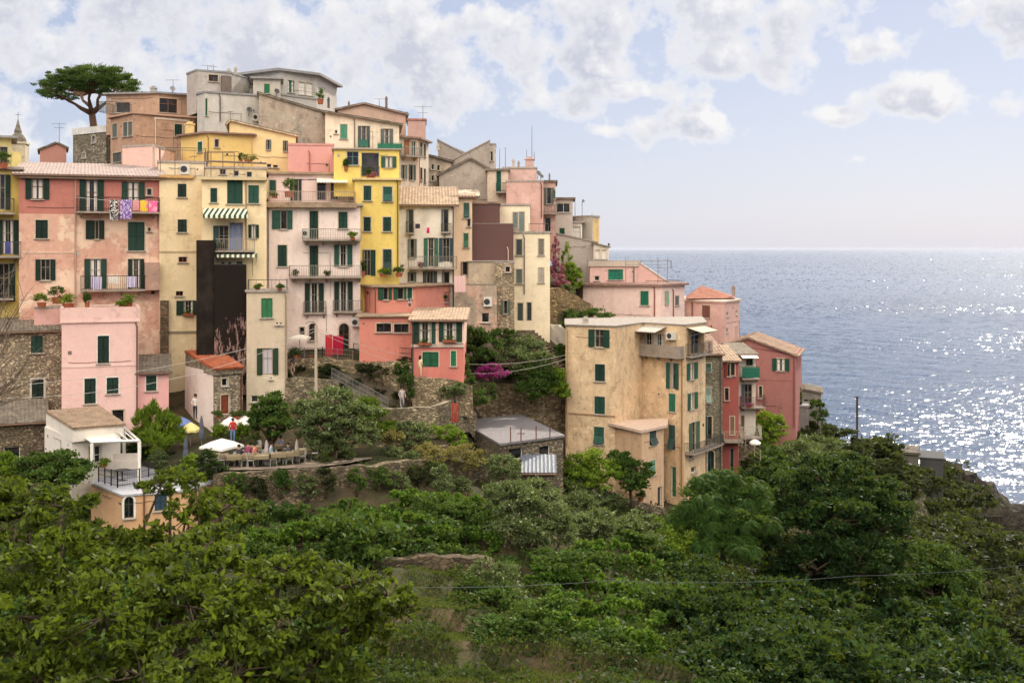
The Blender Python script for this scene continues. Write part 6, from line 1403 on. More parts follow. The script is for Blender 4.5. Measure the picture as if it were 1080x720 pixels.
# ---------------------------------------------------------------- plants
def tubes_to(mb, base, tips, r0, rng, bend=.3, r1=.03, fork=None):
    for t in tips:
        t = Vector(t); m1 = base.lerp(t, .35)+Vector((rng.normal()*bend, rng.normal()*bend, .25*bend)); m2 = base.lerp(t, .7)+Vector((rng.normal()*bend, rng.normal()*bend, .2*bend))
        mb.tube([base, m1, m2, t], [r0, r0*.7, r0*.45, r1], 6)
def tree(name, label, foot, blobs, mat, n, leaf, seed, cat='tree', trunk_r=.22, fork=.4, group=None, elong=2.0, clump=.22, K=26, droop=.1, up=.6, trunkc=(92, 76, 62), shell=.5, curve=0):
    """foot (px,py,d); blobs [(px,py,d,rx_px,rz_px)] lobes of the crown at their own depths"""
    rng = np.random.default_rng(seed); ft = W(*foot) if len(foot) == 3 else Vector(foot[:3]); 
    root = empty(name, ft, label, cat, group)
    B = []
    for px, py, d, rx, rz in blobs:
        c = W(px, py, d); r = rx/F*d; B.append((c.x, c.y, c.z, r, r*.9, rz/F*d))
    if elong < 0:
        cen, out = crown_pts(B, 15000, rng, .2, 30, .3)
        quads_mesh('crown', np.vstack([frond_arrays(B, n, leaf, rng), leaf_arrays(cen, .24, rng, out, 2.6, .6, .2)]), mat, root, ft)
    else:
        cen, out = crown_pts(B, n, rng, clump, K, shell)
        quads_mesh('crown', leaf_arrays(cen, leaf, rng, out, elong, up, droop), mat, root, ft)
    cc = sum((Vector(b[:3]) for b in B), Vector())/len(B)
    fk = ft.lerp(cc, fork)+Vector((curve, 0, 0)); mb = MB(); mb.tube([ft-Vector((0, 0, .5)), ft.lerp(fk, .5)+Vector((rng.normal()*.08, 0, 0)), fk], [trunk_r*1.2, trunk_r, trunk_r*.85], 8)
    for b in B:
        t = Vector(b[:3])-Vector((0, 0, b[5]*.3)); tubes_to(mb, fk, [t], trunk_r*.6, rng, .12*b[3], .04)
        for _ in range(5):
            dd = rng.normal(size=3); dd /= np.linalg.norm(dd); q = Vector((b[0]+dd[0]*b[3]*.8, b[1]+dd[1]*b[4]*.8, b[2]+abs(dd[2])*b[5]*.8)); tubes_to(mb, t, [q], trunk_r*.25, rng, .1*b[3], .015)
    mb.build('trunk', bark(trunkc), root, ft, True); return root

# umbrella pine on the hill
def pine():
    d = 132; ft = W(99, 146, d); root = empty('umbrella_pine', ft, 'big umbrella pine with flat dark crown on the top left skyline', 'pine tree'); rng = np.random.default_rng(5)
    B = []; lob = [(54, 92, 15, 9), (64, 83, 16, 9), (80, 79, 18, 9), (97, 78, 18, 9), (113, 80, 18, 9), (127, 86, 15, 9), (137, 93, 10, 6), (48, 98, 8, 5), (74, 93, 15, 7), (60, 102, 11, 4), (98, 89, 17, 7), (120, 94, 15, 6), (88, 85, 17, 8), (108, 86, 17, 7), (143, 98, 6, 4), (72, 103, 9, 3), (110, 99, 9, 3)]
    mb = MB(); fk = W(97, 120, d); mb.tube([ft-Vector((0, 0, 1)), W(99, 134, d), fk], [.62, .44, .38], 8)
    for px, py, rx, rz in lob:
        for dy in (-4, 4) if rx > 12 else (0,):
            c = W(px, py, d+dy); B.append((c.x, c.y, c.z, rx/F*d, rx/F*d, rz/F*d))
    subs = [W(72, 106, d-1), W(86, 101, d+2), W(106, 100, d), W(120, 104, d+1), W(95, 98, d-2)]
    for s_ in subs: tubes_to(mb, fk, [s_], .34, rng, .25, .2)
    for b in B:
        t = Vector((b[0], b[1], b[2]-b[5]*.4)); s_ = min(subs, key=lambda q: (q-t).length); tubes_to(mb, s_, [t], .16, rng, .35, .05)
        for _ in range(3):
            q = t+Vector((rng.normal()*.7, rng.normal()*.7, .5)); tubes_to(mb, t, [q], .06, rng, .15, .02)
    cen, out = crown_pts(B, 46000, rng, .2, 22, .3)
    quads_mesh('crown', leaf_arrays(cen, .3, rng, out, 3.4, .5, -.3), LM('pine'), root, ft); mb.build('trunk', bark((112, 84, 66)), root, ft, True)
pine()
# trees of the middle ground
tree('tree', 'round bright green tree standing at the restaurant terrace', (287, 486, 76), [(279, 434, 76, 15, 13), (294, 436, 76, 13, 12), (285, 424, 76.5, 13, 9), (272, 446, 75.5, 10, 9), (290, 450, 75, 14, 9), (300, 446, 76.5, 9, 8)], LM('mid'), 12000, .22, 11, trunk_r=.24)
tree('tree', 'wide grey green fruit tree at the right end of the restaurant terrace', (352, 492, 75), [(350, 424, 75, 26, 16), (330, 436, 75, 20, 15), (372, 438, 75.5, 22, 17), (346, 446, 73.5, 26, 16), (366, 458, 74, 24, 14), (322, 452, 75, 13, 12), (388, 458, 75.5, 14, 13), (340, 466, 74, 20, 9)], LM('olive'), 20000, .22, 12, trunk_r=.22, clump=.18, K=40)
tree('shrub', 'yellow green shrub peeping out behind the wide fruit tree', (396, 466, 81), [(386, 432, 81, 14, 14), (396, 446, 81, 14, 14), (410, 452, 81, 12, 8)], LM('bright'), 7000, .18, 13, 'shrub', .08)
tree('bamboo_clump', 'tall light green bamboo clump left of the blue parasol', (166, 478, 77), [(150, 450, 77, 10, 18), (160, 446, 77, 11, 19), (172, 448, 77, 12, 19), (183, 456, 77, 10, 17), (165, 466, 76, 17, 14)], LM('bright'), 9000, .42, 14, 'bamboo', .05, elong=6, droop=-.9, up=0)
tree('shrub', 'broad leafy shrub in front of the lower left stone shed', (55, 520, 69), [(40, 490, 69, 20, 13), (62, 486, 68.5, 22, 13), (80, 494, 69, 16, 11), (30, 500, 69, 14, 10), (62, 502, 67.5, 26, 12)], LM('mid'), 10000, .22, 15, 'shrub', .1)
tree('shrub', 'bright bush at the very left edge by the shed door', (4, 515, 70), [(4, 486, 70, 12, 9), (-8, 494, 70, 14, 12), (10, 500, 69, 9, 9)], LM('bright'), 5000, .2, 16, 'shrub', .08)
tree('tree', 'light green fig tree in front of the ochre apartment house, left half', (622, 532, 86), [(608, 494, 86, 18, 13), (626, 486, 86, 18, 12), (640, 498, 85.5, 18, 13), (618, 506, 85, 22, 11), (598, 502, 86, 11, 9)], LM('bright'), 9000, .24, 17, trunk_r=.15)
tree('tree', 'light green fig tree at the ochre annex, right of its twin', (668, 538, 86.5), [(656, 492, 86.5, 16, 13), (672, 496, 86, 14, 12), (664, 506, 85.5, 19, 10), (650, 482, 87, 10, 7)], LM('mid'), 7000, .24, 18, trunk_r=.14)
tree('tree', 'silvery green tree in the middle of the garden slope', (560, 600, 68), [(545, 528, 68, 28, 18), (572, 536, 68, 28, 20), (530, 520, 69, 18, 13), (558, 556, 67, 32, 18), (590, 556, 68, 20, 18), (566, 518, 69, 20, 12)], LM('olive'), 17000, .22, 19, trunk_r=.15)
tree('tree', 'dense round lemon tree low on the middle terraces', (525, 650, 60), [(515, 606, 60, 20, 17), (534, 612, 60, 20, 16), (522, 622, 59.3, 25, 14), (508, 620, 60, 14, 12)], LM('olive'), 9000, .17, 20, trunk_r=.1)
# big dark trees right of centre
tree('tree_of_heaven', 'tree with drooping feathery leaves in front of the stone and crimson houses', (762, 590, 78), [(738, 528, 78, 26, 20), (762, 516, 79, 26, 18), (790, 526, 79, 26, 20), (752, 552, 77, 34, 20), (786, 556, 77, 28, 22), (722, 548, 78, 16, 16), (770, 576, 76, 36, 16)], LM('ailanthus'), 4200, .85, 21, trunk_r=.2, elong=-1)
tree('tree', 'largest dark green tree of the right slope, with broad domed crown', (880, 650, 80), [(872, 505, 82, 36, 22), (905, 520, 82, 38, 28), (842, 528, 81, 34, 24), (930, 552, 81, 32, 28), (880, 550, 79, 46, 30), (835, 566, 79, 36, 26), (905, 588, 78, 44, 28), (858, 598, 78, 42, 26), (940, 596, 80, 30, 24), (890, 488, 84, 22, 12)], LM('dark'), 62000, .3, 22, trunk_r=.4, K=46, clump=.16)
tree('tree', 'lighter bushy tree on the right shoulder of the largest tree', (985, 660, 84), [(975, 590, 84, 28, 18), (1000, 600, 84, 24, 18), (1015, 618, 84, 20, 16), (985, 622, 83, 32, 18), (960, 604, 83, 18, 18), (1010, 640, 83, 18, 14)], LM('mid'), 18000, .25, 23, trunk_r=.18, K=36)
tree('tree', 'dark tree filling the gap below the narrow white house', (820, 560, 88), [(812, 500, 92, 22, 14), (830, 512, 90, 22, 16), (808, 530, 88, 20, 18)], LM('dark'), 10000, .28, 24, trunk_r=.2)
tree('oleander', 'pale flowering oleander behind the largest tree', (850, 510, 104), [(840, 476, 104, 22, 13), (862, 470, 106, 22, 12), (852, 488, 102, 28, 12), (880, 478, 108, 18, 10)], LM('olive'), 9000, .25, 25, 'shrub', .1)
tree('tree', 'small bright round tree beside the deep rose house', (812, 475, 108), [(806, 446, 108, 12, 12), (818, 450, 108, 12, 11), (810, 458, 107, 16, 10)], LM('bright'), 6000, .26, 26, trunk_r=.12)
tree('shrub', 'tall thin tree between the rose house and the grey hut', (842, 438, 122), [(841, 418, 122, 5, 10), (842, 430, 122, 6, 10)], LM('olive'), 1500, .25, 27, 'tree', .08)
tree('shrub', 'bright shrub growing in front of the grey hut', (862, 445, 121), [(861, 430, 121, 8, 9), (866, 438, 121, 8, 7)], LM('mid'), 2000, .22, 28, 'shrub', .05)
# village shrubs
def vshrub(label, foot, blobs, mat, n, leaf, seed, cat='shrub'): return tree('shrub', label, foot, blobs, LM(mat), n, leaf, seed, cat, .07)
vshrub('large mixed shrub behind the salmon house beside the ruined house', (508, 392, 93), [(500, 356, 93, 14, 12), (514, 364, 92, 16, 14), (498, 376, 91, 12, 12), (528, 356, 94, 12, 9)], 'mid', 8000, .24, 31)
vshrub('pale feathery shrub under the cream house', (548, 396, 95), [(545, 362, 96, 18, 10), (560, 372, 95, 18, 14), (540, 380, 94, 16, 14), (572, 384, 95, 12, 12)], 'olive', 9000, .22, 32)
vshrub('dark green shrub on top of the high garden wall', (560, 420, 94), [(556, 396, 94, 16, 12), (575, 402, 94, 14, 14), (560, 410, 93, 18, 10)], 'mid', 7000, .24, 33)
vshrub('banana like bright shrub against the ochre house corner', (590, 420, 94), [(586, 400, 94.5, 10, 12), (592, 412, 94, 8, 8)], 'bright', 2500, .4, 34)
vshrub('magenta bougainvillea above the high garden wall', (520, 402, 90.5), [(511, 393, 90.5, 9, 6), (526, 393, 90.5, 9, 6), (519, 387, 90.5, 9, 4)], 'magenta', 2600, .18, 35, 'bougainvillea')
vshrub('faded bougainvillea spilling over the ruined wall by the sea houses', (592, 300, 110), [(588, 285, 110, 6, 14), (592, 300, 109, 8, 10), (586, 265, 111, 4, 14)], 'pinkfl', 3000, .22, 36, 'bougainvillea')
vshrub('light green creeper beside the faded bougainvillea', (600, 305, 111), [(597, 275, 112, 5, 16), (606, 295, 111, 9, 8), (600, 285, 111, 8, 10)], 'bright', 3000, .22, 37)
vshrub('olive shrub behind the pink attic house', (610, 300, 113), [(606, 290, 113, 8, 8), (598, 306, 108, 8, 6)], 'olive', 2000, .22, 38)
vshrub('low green creeper on the roof edge behind the ochre house', (618, 345, 104), [(602, 334, 104, 10, 7), (625, 332, 105, 14, 6), (640, 334, 105, 8, 4), (596, 350, 102, 9, 12)], 'mid', 4000, .22, 39)
vshrub('green ivy patch hanging on the retaining wall left of the salmon corner', (428, 415, 84.2), [(424, 388, 85, 8, 8), (428, 402, 84.6, 8, 12), (432, 414, 84.4, 5, 6)], 'mid', 3500, .16, 40, 'ivy')
vshrub('weedy green clump at the left of the retaining wall', (404, 400, 85.6), [(398, 392, 86, 12, 6), (385, 388, 86, 10, 5)], 'scrub', 2200, .16, 41)
vshrub('white flowering bush beside the red fabric screen', (480, 418, 84), [(472, 414, 84, 9, 7), (484, 410, 84, 9, 6)], 'olive', 2600, .16, 42)
vshrub('ivy covered corner right of the garage door', (490, 425, 86), [(489, 385, 88, 6, 12), (492, 402, 87, 8, 12), (500, 420, 87, 14, 10), (514, 412, 89, 9, 10)], 'mid', 6000, .18, 43, 'ivy')
vshrub('white blossomed bush below the curved path wall', (440, 475, 79), [(430, 452, 79.6, 12, 7), (446, 454, 79.4, 14, 8), (438, 462, 79, 18, 7)], 'olive', 5000, .17, 44)
vshrub('yellow green shrub next to the white blossomed bush', (474, 478, 79), [(470, 456, 79.5, 12, 8), (480, 462, 79, 10, 8)], 'bright', 3500, .17, 45)
vshrub('straw coloured round shrub on the terrace wall, left one', (458, 490, 76), [(452, 474, 77, 14, 8), (462, 480, 76, 14, 8)], 'straw', 4000, .14, 46)
vshrub('straw coloured round shrub on the terrace wall, right one', (495, 498, 76.5), [(488, 478, 77, 16, 10), (500, 484, 76.5, 12, 11)], 'straw', 4500, .14, 47)
vshrub('dry brown grass tuft at the end of the path wall', (416, 478, 78), [(414, 462, 78, 11, 7)], 'straw', 2000, .2, 48)
vshrub('grey green cypress like shrub left of the small lean-to', (530, 512, 77), [(528, 492, 77, 17, 12), (536, 500, 76.6, 14, 10)], 'olive', 5000, .16, 49)
vshrub('blue green conical shrub against the stone terrace wall', (466, 520, 73), [(466, 500, 73.4, 9, 12), (467, 512, 73, 10, 8)], 'olive', 3000, .14, 50)
vshrub('ivy clump draped over the middle of the terrace wall', (376, 515, 71.8), [(374, 502, 72, 7, 8), (379, 510, 71.6, 6, 8)], 'mid', 2400, .13, 51, 'ivy')
vshrub('small round shrub left of the restaurant tables', (218, 500, 71.5), [(218, 484, 71.8, 10, 9), (222, 494, 71.2, 12, 8)], 'dark', 4000, .16, 52)
vshrub('yellow green bush at the foot of the big white parasol', (200, 500, 71), [(200, 488, 71, 9, 8), (194, 496, 70.5, 9, 7)], 'bright', 2500, .16, 53)
vshrub('yellowish shrub under the left white parasol', (233, 466, 79), [(232, 455, 79, 9, 7)], 'bright', 1800, .16, 54)
vshrub('yellowish shrub under the right white parasol', (256, 468, 79), [(255, 456, 79, 6, 9)], 'bright', 1800, .16, 55)
vshrub('red leaved plant among the terrace tables', (269, 474, 77), [(268, 464, 77, 8, 6)], 'pot', 1200, .14, 56)
vshrub('olive sapling in a pot on the pergola terrace', (166, 502, 73), [(166, 482, 73, 8, 7), (168, 490, 73, 7, 5)], 'olive', 1800, .14, 57)
vshrub('dark hedge behind the pergola terrace', (150, 492, 77.5), [(140, 478, 77.5, 12, 10), (160, 482, 77.5, 14, 12), (180, 486, 77, 12, 10), (132, 484, 77.5, 9, 8)], 'dark', 7000, .2, 58, 'hedge')
vshrub('oleander clump by the path under the deep rose house', (800, 500, 100), [(798, 484, 100, 10, 8), (812, 478, 102, 10, 8), (820, 488, 100, 12, 9)], 'mid', 4000, .24, 59)
for i, (px, py, d, w_) in enumerate([(248, 507, 70.9, 10), (272, 512, 71, 8), (296, 504, 71.2, 9), (322, 509, 71.7, 12), (344, 503, 71.9, 8), (398, 500, 73.3, 12), (416, 506, 74, 12), (440, 499, 75.1, 10), (458, 492, 76, 12)]):
    vshrub(['small creeper on the left end of the long terrace wall, under the front tables', 'tiny weed tuft at mid height on the left of the long terrace wall', 'creeper dropping over the long terrace wall under the folded parasols', 'leafy bush against the long terrace wall below the wide fruit tree', 'small creeper left of the ivy clump on the terrace wall', 'dense creeper right of the ivy clump on the terrace wall', 'rough bush at the foot of the terrace wall where it curves', 'dry creeper on the terrace wall under the straw coloured shrubs', 'bushy creeper at the right end of the long terrace wall'][i],
           (px, py+14, d-.6), [(px, py, d-.4, w_, 9), (px+w_*.5, py+7, d-.7, w_*.8, 8)], ['mid', 'scrub', 'mid', 'olive', 'scrub', 'mid', 'olive', 'scrub', 'mid'][i], 1900, .15, 200+i)
# potted plants (small things)
def potplant(label, px, py_foot, d, w, h, mat='pot', seed=0, pot=(160, 92, 64), group=None, dress=True):
    o = W(px, py_foot, d); r = w/F*d/2; hh = h/F*d
    p = empty('potted_plant', o, label, 'potted plant', group); b = MB(); b.lathe(o, [(r*.5, 0), (r*.62, hh*.32), (r*.7, hh*.34), (r*.66, hh*.36)], 10); b.build('pot', flat(pot, .9, .2), p)
    rng = np.random.default_rng(seed); c = o+Vector((0, 0, hh*.68)); cen, out = crown_pts([(c.x, c.y, c.z, r*.9, r*.9, hh*.38)], 750, rng, .36, 16, .2)
    quads_mesh('foliage', leaf_arrays(cen, .14, rng, out, 2.4), LM(mat), p, o)
for i, a in enumerate([('round potted bush at the left of the coral terrace', 44, 324, 82.8, 15, 14, 'bright'), ('tall dark potted shrub behind the coral terrace parapet', 60, 320, 84, 17, 18, 'mid'), ('bright yellow green potted bush in the middle of the coral terrace', 72, 325, 82, 20, 14, 'bright'), ('small potted plant by the coral terrace table', 92, 324, 82.6, 8, 14, 'mid'),
   ('yellow green potted bush at the right of the coral terrace', 135, 324, 82, 15, 12, 'bright'), ('second bush near the right end of the coral terrace', 128, 325, 81.6, 10, 8, 'bright'),
   ('big round potted shrub on the pale pink roof terrace', 305, 208, 91, 17, 18, 'mid'), ('row of red pots plant at the left of the pale pink terrace', 290, 209, 90.6, 10, 6, 'pot'), ('potted plant in the upper yellow loggia', 365, 180, 94.2, 7, 12, 'mid'), ('potted plant in the corner loggia of the bright yellow house', 389, 187.5, 93.6, 10, 9, 'mid'),
   ('red flowered pot in the corner loggia', 394, 187.8, 93.2, 6, 6, 'pinkfl'), ('wide green planter below the yellow house, right end', 421, 292, 91.4, 12, 12, 'mid'), ('green planter below the yellow house, middle', 404, 292, 91.4, 12, 9, 'bright'), ('green planter below the yellow house, left end', 382, 292, 91.4, 10, 16, 'mid'),
   ('orange flowers in front of the stone fronted cottage, left', 230, 441, 80.6, 10, 7, 'pot'), ('orange flowers in front of the stone fronted cottage, right', 250, 441, 80.8, 12, 7, 'pot'), ('potted plant on the pergola wall', 109, 492, 71.6, 14, 7, 'bright'), ('plants behind the fence of the pale pink house, left', 312, 378, 87.9, 16, 10, 'mid'), ('plants behind the fence of the pale pink house, right', 330, 378, 87.9, 16, 9, 'scrub'),
   ('roof garden agave by the grey villa, on the skyline', 338, 110, 112, 11, 15, 'mid'), ('small potted plant at the left of the lower pale pink balcony', 312, 292, 89.3, 7, 7, 'mid'), ('small potted plant in the middle of the lower pale pink balcony', 345, 292, 89.3, 8, 6, 'pot'), ('leafy pot at the right of the upper pale pink balcony', 372, 253, 89.3, 9, 8, 'bright'), ('red flowered pot on the white house long balcony', 444, 283, 95.3, 6, 6, 'pinkfl'), ('leafy pot on the white house lower balcony', 468, 319, 95.3, 7, 8, 'mid'), ('leafy pot at the left of the cluttered cream balcony', 232, 265, 86.2, 8, 8, 'mid'), ('hanging plant on the ochre house entrance', 676, 528, 87, 10, 10, 'mid'), ('flowers under the green balcony of the narrow white house', 790, 430, 105, 9, 5, 'pinkfl'), ('plant in the left tower terrace', 4, 178, 84, 14, 18, 'mid'), ('planters by the grey beige house terrace, left', 272, 306, 85, 8, 6, 'pot'), ('planters by the grey beige house terrace, right', 295, 306, 85, 8, 6, 'pot'), ('potted conifer on the yellow terrace', 254, 172, 96, 5, 10, 'mid'), ('flower pot at the end of the terrace rail', 262, 172, 95, 14, 9, 'straw')]):
    potplant(a[0], *a[1:6], mat=a[6], seed=i)

# vine rows on the terraces
def vrow(label, pts, hpx, n, seed, mat='vine'):
    rng = np.random.default_rng(seed); P = [W(*p) for p in pts]; B = []
    for i in range(len(P)-1):
        L = (P[i+1]-P[i]).length; k = max(2, int(L/1.1))
        for j in range(k):
            c = P[i].lerp(P[i+1], (j+.5)/k); c.z = ground(c.x, c.y)+.75+rng.normal()*.12; B.append((c.x, c.y+rng.normal()*.25, c.z, .85*rng.uniform(.7, 1.2), .6, .75*rng.uniform(.7, 1.25)))
    ft = Vector((P[0].x, P[0].y, ground(P[0].x, P[0].y))); root = empty('grapevine_row', ft, label, 'vine row', 'vine rows on the garden terraces')
    cen, out = crown_pts(B, n, rng, .25, 14, .4); quads_mesh('foliage', leaf_arrays(cen, .22, rng, out, 1.4, .8, .1), LM(mat), root, ft)
    mb = MB()
    for b in B[::2]: gz = ground(b[0], b[1]); mb.tube([(b[0], b[1], gz-.2), (b[0]+.05, b[1], gz+1.2)], .035, 5)
    mb.tube([(b[0]+.05, b[1], ground(b[0], b[1])+1.15) for b in B[::2]], .012, 4)
    mb.build('stakes', bark(), root, ft)
VR = [([(270, 545, 68), (420, 535, 69)], 'top left'), ([(420, 532, 70.5), (530, 520, 73)], 'top middle'), ([(260, 565, 64.5), (400, 558, 65), (520, 548, 67)], 'second'), ([(250, 590, 61), (360, 585, 61.5), (480, 568, 63.5)], 'third'), ([(600, 585, 66), (700, 590, 67)], 'right'), ([(560, 610, 62), (720, 625, 62)], 'low right'), ([(450, 540, 70), (520, 535, 71)], 'short middle'), ([(575, 640, 58), (690, 650, 58)], 'bottom right'), ([(575, 668, 54), (690, 682, 54)], 'lowest'), ([(650, 560, 74), (730, 585, 73)], 'under the annex')]
for i, (p, w_) in enumerate(VR):
    lab = {'top left': 'leafy vine row just beneath the long terrace wall', 'top middle': 'leafy vine row below the straw coloured shrubs', 'second': 'long vine row, second down from the terrace wall', 'third': 'vine row on the third terrace, above the brown bank', 'right': 'vine row right of the silvery garden tree', 'low right': 'vine row right of the dense lemon tree', 'short middle': 'short vine row left of the silvery garden tree', 'bottom right': 'vine row low on the slope, right of the lemon tree', 'lowest': 'lowest vine row near the bottom centre of the picture', 'under the annex': 'vine row on the slope under the small ochre annex'}[w_]
    vrow(lab, p, 20, 5200*len(p[1:]), 70+i, 'vine' if i % 3 else 'mid')

# loose shrubs over the slopes
def proto_shrub(seed, mat, n=2600, leaf=.2):
    rng = np.random.default_rng(seed); root = empty('wild_shrub', (0, 0, 0), 'x', 'shrub')
    B = [(rng.normal()*.4, rng.normal()*.4, .6+rng.uniform(-.1, .4), rng.uniform(.6, .9), rng.uniform(.6, .9), rng.uniform(.5, .8)) for _ in range(4)]
    cen, out = crown_pts(B, n, rng, .22, 20, .4); quads_mesh('foliage', leaf_arrays(cen, leaf, rng, out, 2.0), LM(mat), root)
    mb = MB()
    for b in B: tubes_to(mb, Vector((0, 0, -.3)), [(b[0], b[1], b[2])], .05, rng, .1, .015)
    mb.build('stems', bark(), root, (0, 0, 0)); return root
zones = [  # label, mat, count, px range, depth range, scale
 ('low dark wild shrub on the right valley slope, in the shade of the largest tree', 'dark', 34, (690, 930), (50, 72), (.9, 1.9)),
 ('grey green scrub bush on the seaward slope at right', 'scrub', 60, (905, 1110), (84, 150), (1.2, 2.8)),
 ('dark round bush in the shaded bottom right corner of the valley', 'dark', 46, (780, 1110), (52, 88), (1.1, 2.2)),
 ('mid green wild shrub on the lower middle terraces', 'mid', 20, (500, 760), (50, 66), (.7, 1.3)),
 ('small wild shrub on the bank between the tool shed and the ochre house', 'olive', 14, (580, 720), (74, 86), (.7, 1.3)),
 ('wild shrub on the cliff top around the huts', 'scrub', 34, (800, 960), (104, 134), (.9, 1.7)),
 ('dark bush in the overgrown bottom left valley behind the front tree', 'mid', 24, (-60, 400), (48, 66), (1, 1.9)),
 ('rounded bush at the foot of the long terrace wall', 'mid', 16, (235, 520), (66, 71.2), (.7, 1.2)),
 ('low weed clump growing out of the retaining wall under the pale pink house', 'scrub', 16, (304, 440), (85.2, 87.6), (.3, .6)),
 ('green bush on the ledge above the high garden wall', 'mid', 9, (494, 596), (97.8, 100), (.5, 1)),
 ('pale weedy bush on top of the long terrace wall', 'olive', 9, (330, 500), (73.5, 77), (.4, .7)),
 ('bright bush around the large feathery tree', 'bright', 10, (690, 790), (72, 84), (.8, 1.3)),
]
rr = random.Random(12)
for zi, (lb, mt, cnt, pr, dr, sr) in enumerate(zones):
    protos = [proto_shrub(100+zi*5+k, mt) for k in range(2)]
    made = 0
    for i in range(cnt):
        px, d = rr.uniform(*pr), rr.uniform(*dr); x = (px-540)/F*d; z = ground(x, d)
        o = protos[i] if i < 2 else dup(protos[i % 2]); s_ = rr.uniform(*sr)
        o.location = (x, d, z-.1); o.rotation_euler = (0, 0, rr.uniform(0, 6.28)); o.scale = (s_*rr.uniform(.9, 1.3), s_*rr.uniform(.9, 1.3), s_*rr.uniform(.7, 1.1)); o['label'] = lb; o['group'] = lb.replace('small ', '').split(',')[0]+' group'

# undergrowth: leaf litter, ground cover, grass
def cover(name, n, mat, leaf, xr, yr, seed, thr, hmax, up, elong, sc=.35, droop=0, lim=None):
    rng = np.random.default_rng(seed); X = []; 
    # even on screen would be wasteful far off: sample by depth
    m = int(n*2.6); d = rng.uniform(yr[0]**.5, yr[1]**.5, m)**2; px = rng.uniform(xr[0], xr[1], m); x = (px-540)/F*d
    keep = []
    for i in range(m):
        q = mnoise.fractal(Vector((x[i]*sc, d[i]*sc, seed)), 1, 2, 3)
        if q > thr and (lim is None or lim(px[i], d[i])): keep.append((x[i], d[i], ground(x[i], d[i])+min(1, (q-thr)*2.2)*hmax*rng.uniform(.1, 1)))
        if len(keep) >= n: break
    o = quads_mesh(name, leaf_arrays(np.array(keep), leaf, rng, None, elong, up, droop), LM(mat)); tag(o, kind='stuff')
notlane = lambda px, d: not (d > 71 and 60 < px < 480) and not (d > 79 and px < 640)
cover('ground_cover', 95000, 'cover', .22, (-80, 1160), (46, 92), 3, -.1, .75, .9, 1.8, .30, 0, notlane)
cover('low_ivy', 46000, 'dark', .24, (640, 1160), (48, 130), 4, -.1, .8, .8, 1.7, .22, 0, notlane)
cover('hill_scrub', 60000, 'scrub', .34, (780, 1180), (84, 165), 5, -.25, .8, .6, 2.0, .16)
cover('grass', 75000, 'grass', .24, (330, 820), (46, 66), 6, -.25, .16, .1, 7, .4, -1.6)
cover('wall_weeds', 9000, 'scrub', .16, (300, 640), (84, 96), 8, -.05, .35, .6, 2.4, .8, 0, lambda px, d: not(px < 440 and d > 87))

# foreground tree
def foreground():
    d = 20; ft = W(140, 262, 20); ft = Vector((-6.5, 19.5, ground(-6.5, 19.5))); root = empty('foreground_tree', ft, 'dark leafy tree filling the bottom left corner close to the viewer', 'tree'); rng = np.random.default_rng(44)
    L = [(-20, 556, 20, 60, 46), (28, 540, 20, 45, 30), (66, 534, 19, 34, 24), (96, 572, 19.5, 36, 26), (150, 588, 20, 40, 30), (196, 545, 20, 26, 34), (232, 540, 20.5, 30, 26), (262, 540, 20.5, 20, 9), (170, 512, 20, 22, 10), (60, 590, 18, 60, 42), (215, 586, 19, 46, 36), (205, 504, 20, 12, 8),
         (250, 614, 18.5, 44, 36), (300, 600, 18, 36, 20), (330, 622, 17.5, 40, 26), (372, 616, 17, 38, 18), (408, 628, 17, 30, 16), (428, 640, 17, 16, 14), (360, 656, 17, 44, 26), (390, 668, 17, 22, 26), (300, 660, 17, 56, 34), (200, 640, 17, 60, 40), (110, 650, 16.5, 70, 46), (20, 650, 16.5, 70, 50), (120, 610, 18, 50, 26),
         (330, 704, 16.5, 56, 32), (250, 712, 16, 60, 40), (150, 712, 15.5, 80, 40), (40, 720, 15.5, 80, 44), (-60, 620, 18, 60, 70), (180, 500, 21, 14, 8), (330, 740, 16, 60, 34), (200, 770, 15, 110, 40), (20, 790, 15, 100, 50)]
    B = []
    for px, py, dd, rx, rz in L:
        c = W(px, py, dd); B.append((c.x, c.y, c.z, rx/F*dd, rx/F*dd*1.3, rz/F*dd))
    cen, out = crown_pts(B, 56000, rng, .16, 26, .35); quads_mesh('crown', leaf_arrays(cen, .14, rng, out, 2.1, .7, .45), LM('front'), root, ft)
    mb = MB(); fk = Vector((-6, 19, ft.z+2.4)); mb.tube([ft-Vector((0, 0, .5)), ft.lerp(fk, .5)+Vector((.1, 0, 0)), fk], [.28, .22, .18], 8)
    for b in B:
        tubes_to(mb, fk, [b[:3]], .07, rng, .3, .018)
        for _ in range(6):
            dd = rng.normal(size=3); dd /= np.linalg.norm(dd); tubes_to(mb, Vector(b[:3]), [(b[0]+dd[0]*b[3]*.95, b[1]+dd[1]*b[4]*.9, b[2]+dd[2]*b[5]*.95)], .014, rng, .05, .004)
    mb.build('trunk', bark((70, 58, 48)), root, ft, True)
foreground()
def paving():
    mb = MB(); rng = random.Random(2); P_ = [(200, 71.8), (262, 71.7), (330, 72.6), (360, 73.6), (392, 75.6), (398, 79), (330, 80), (250, 80), (200, 79)]
    mb.poly([((px-540)/F*d, d, TZ+.01) for px, d in P_]); n = NT('worn_stone_paving'); v = n.coords()
    vo = n.n('ShaderNodeTexVoronoi'); vo.inputs['Scale'].default_value = 1.6; n.l(v, vo.inputs['Vector']); sp = n.n('ShaderNodeSeparateColor'); n.l(vo.outputs['Color'], sp.inputs[0])
    o = mb.build('terrace_paving', n.finish(n.mix(sp.outputs[0], lin((150, 134, 118)), lin((116, 102, 90))), .95, n.noise(v, 5, 4), .4, .03)); tag(o, kind='structure')
paving()
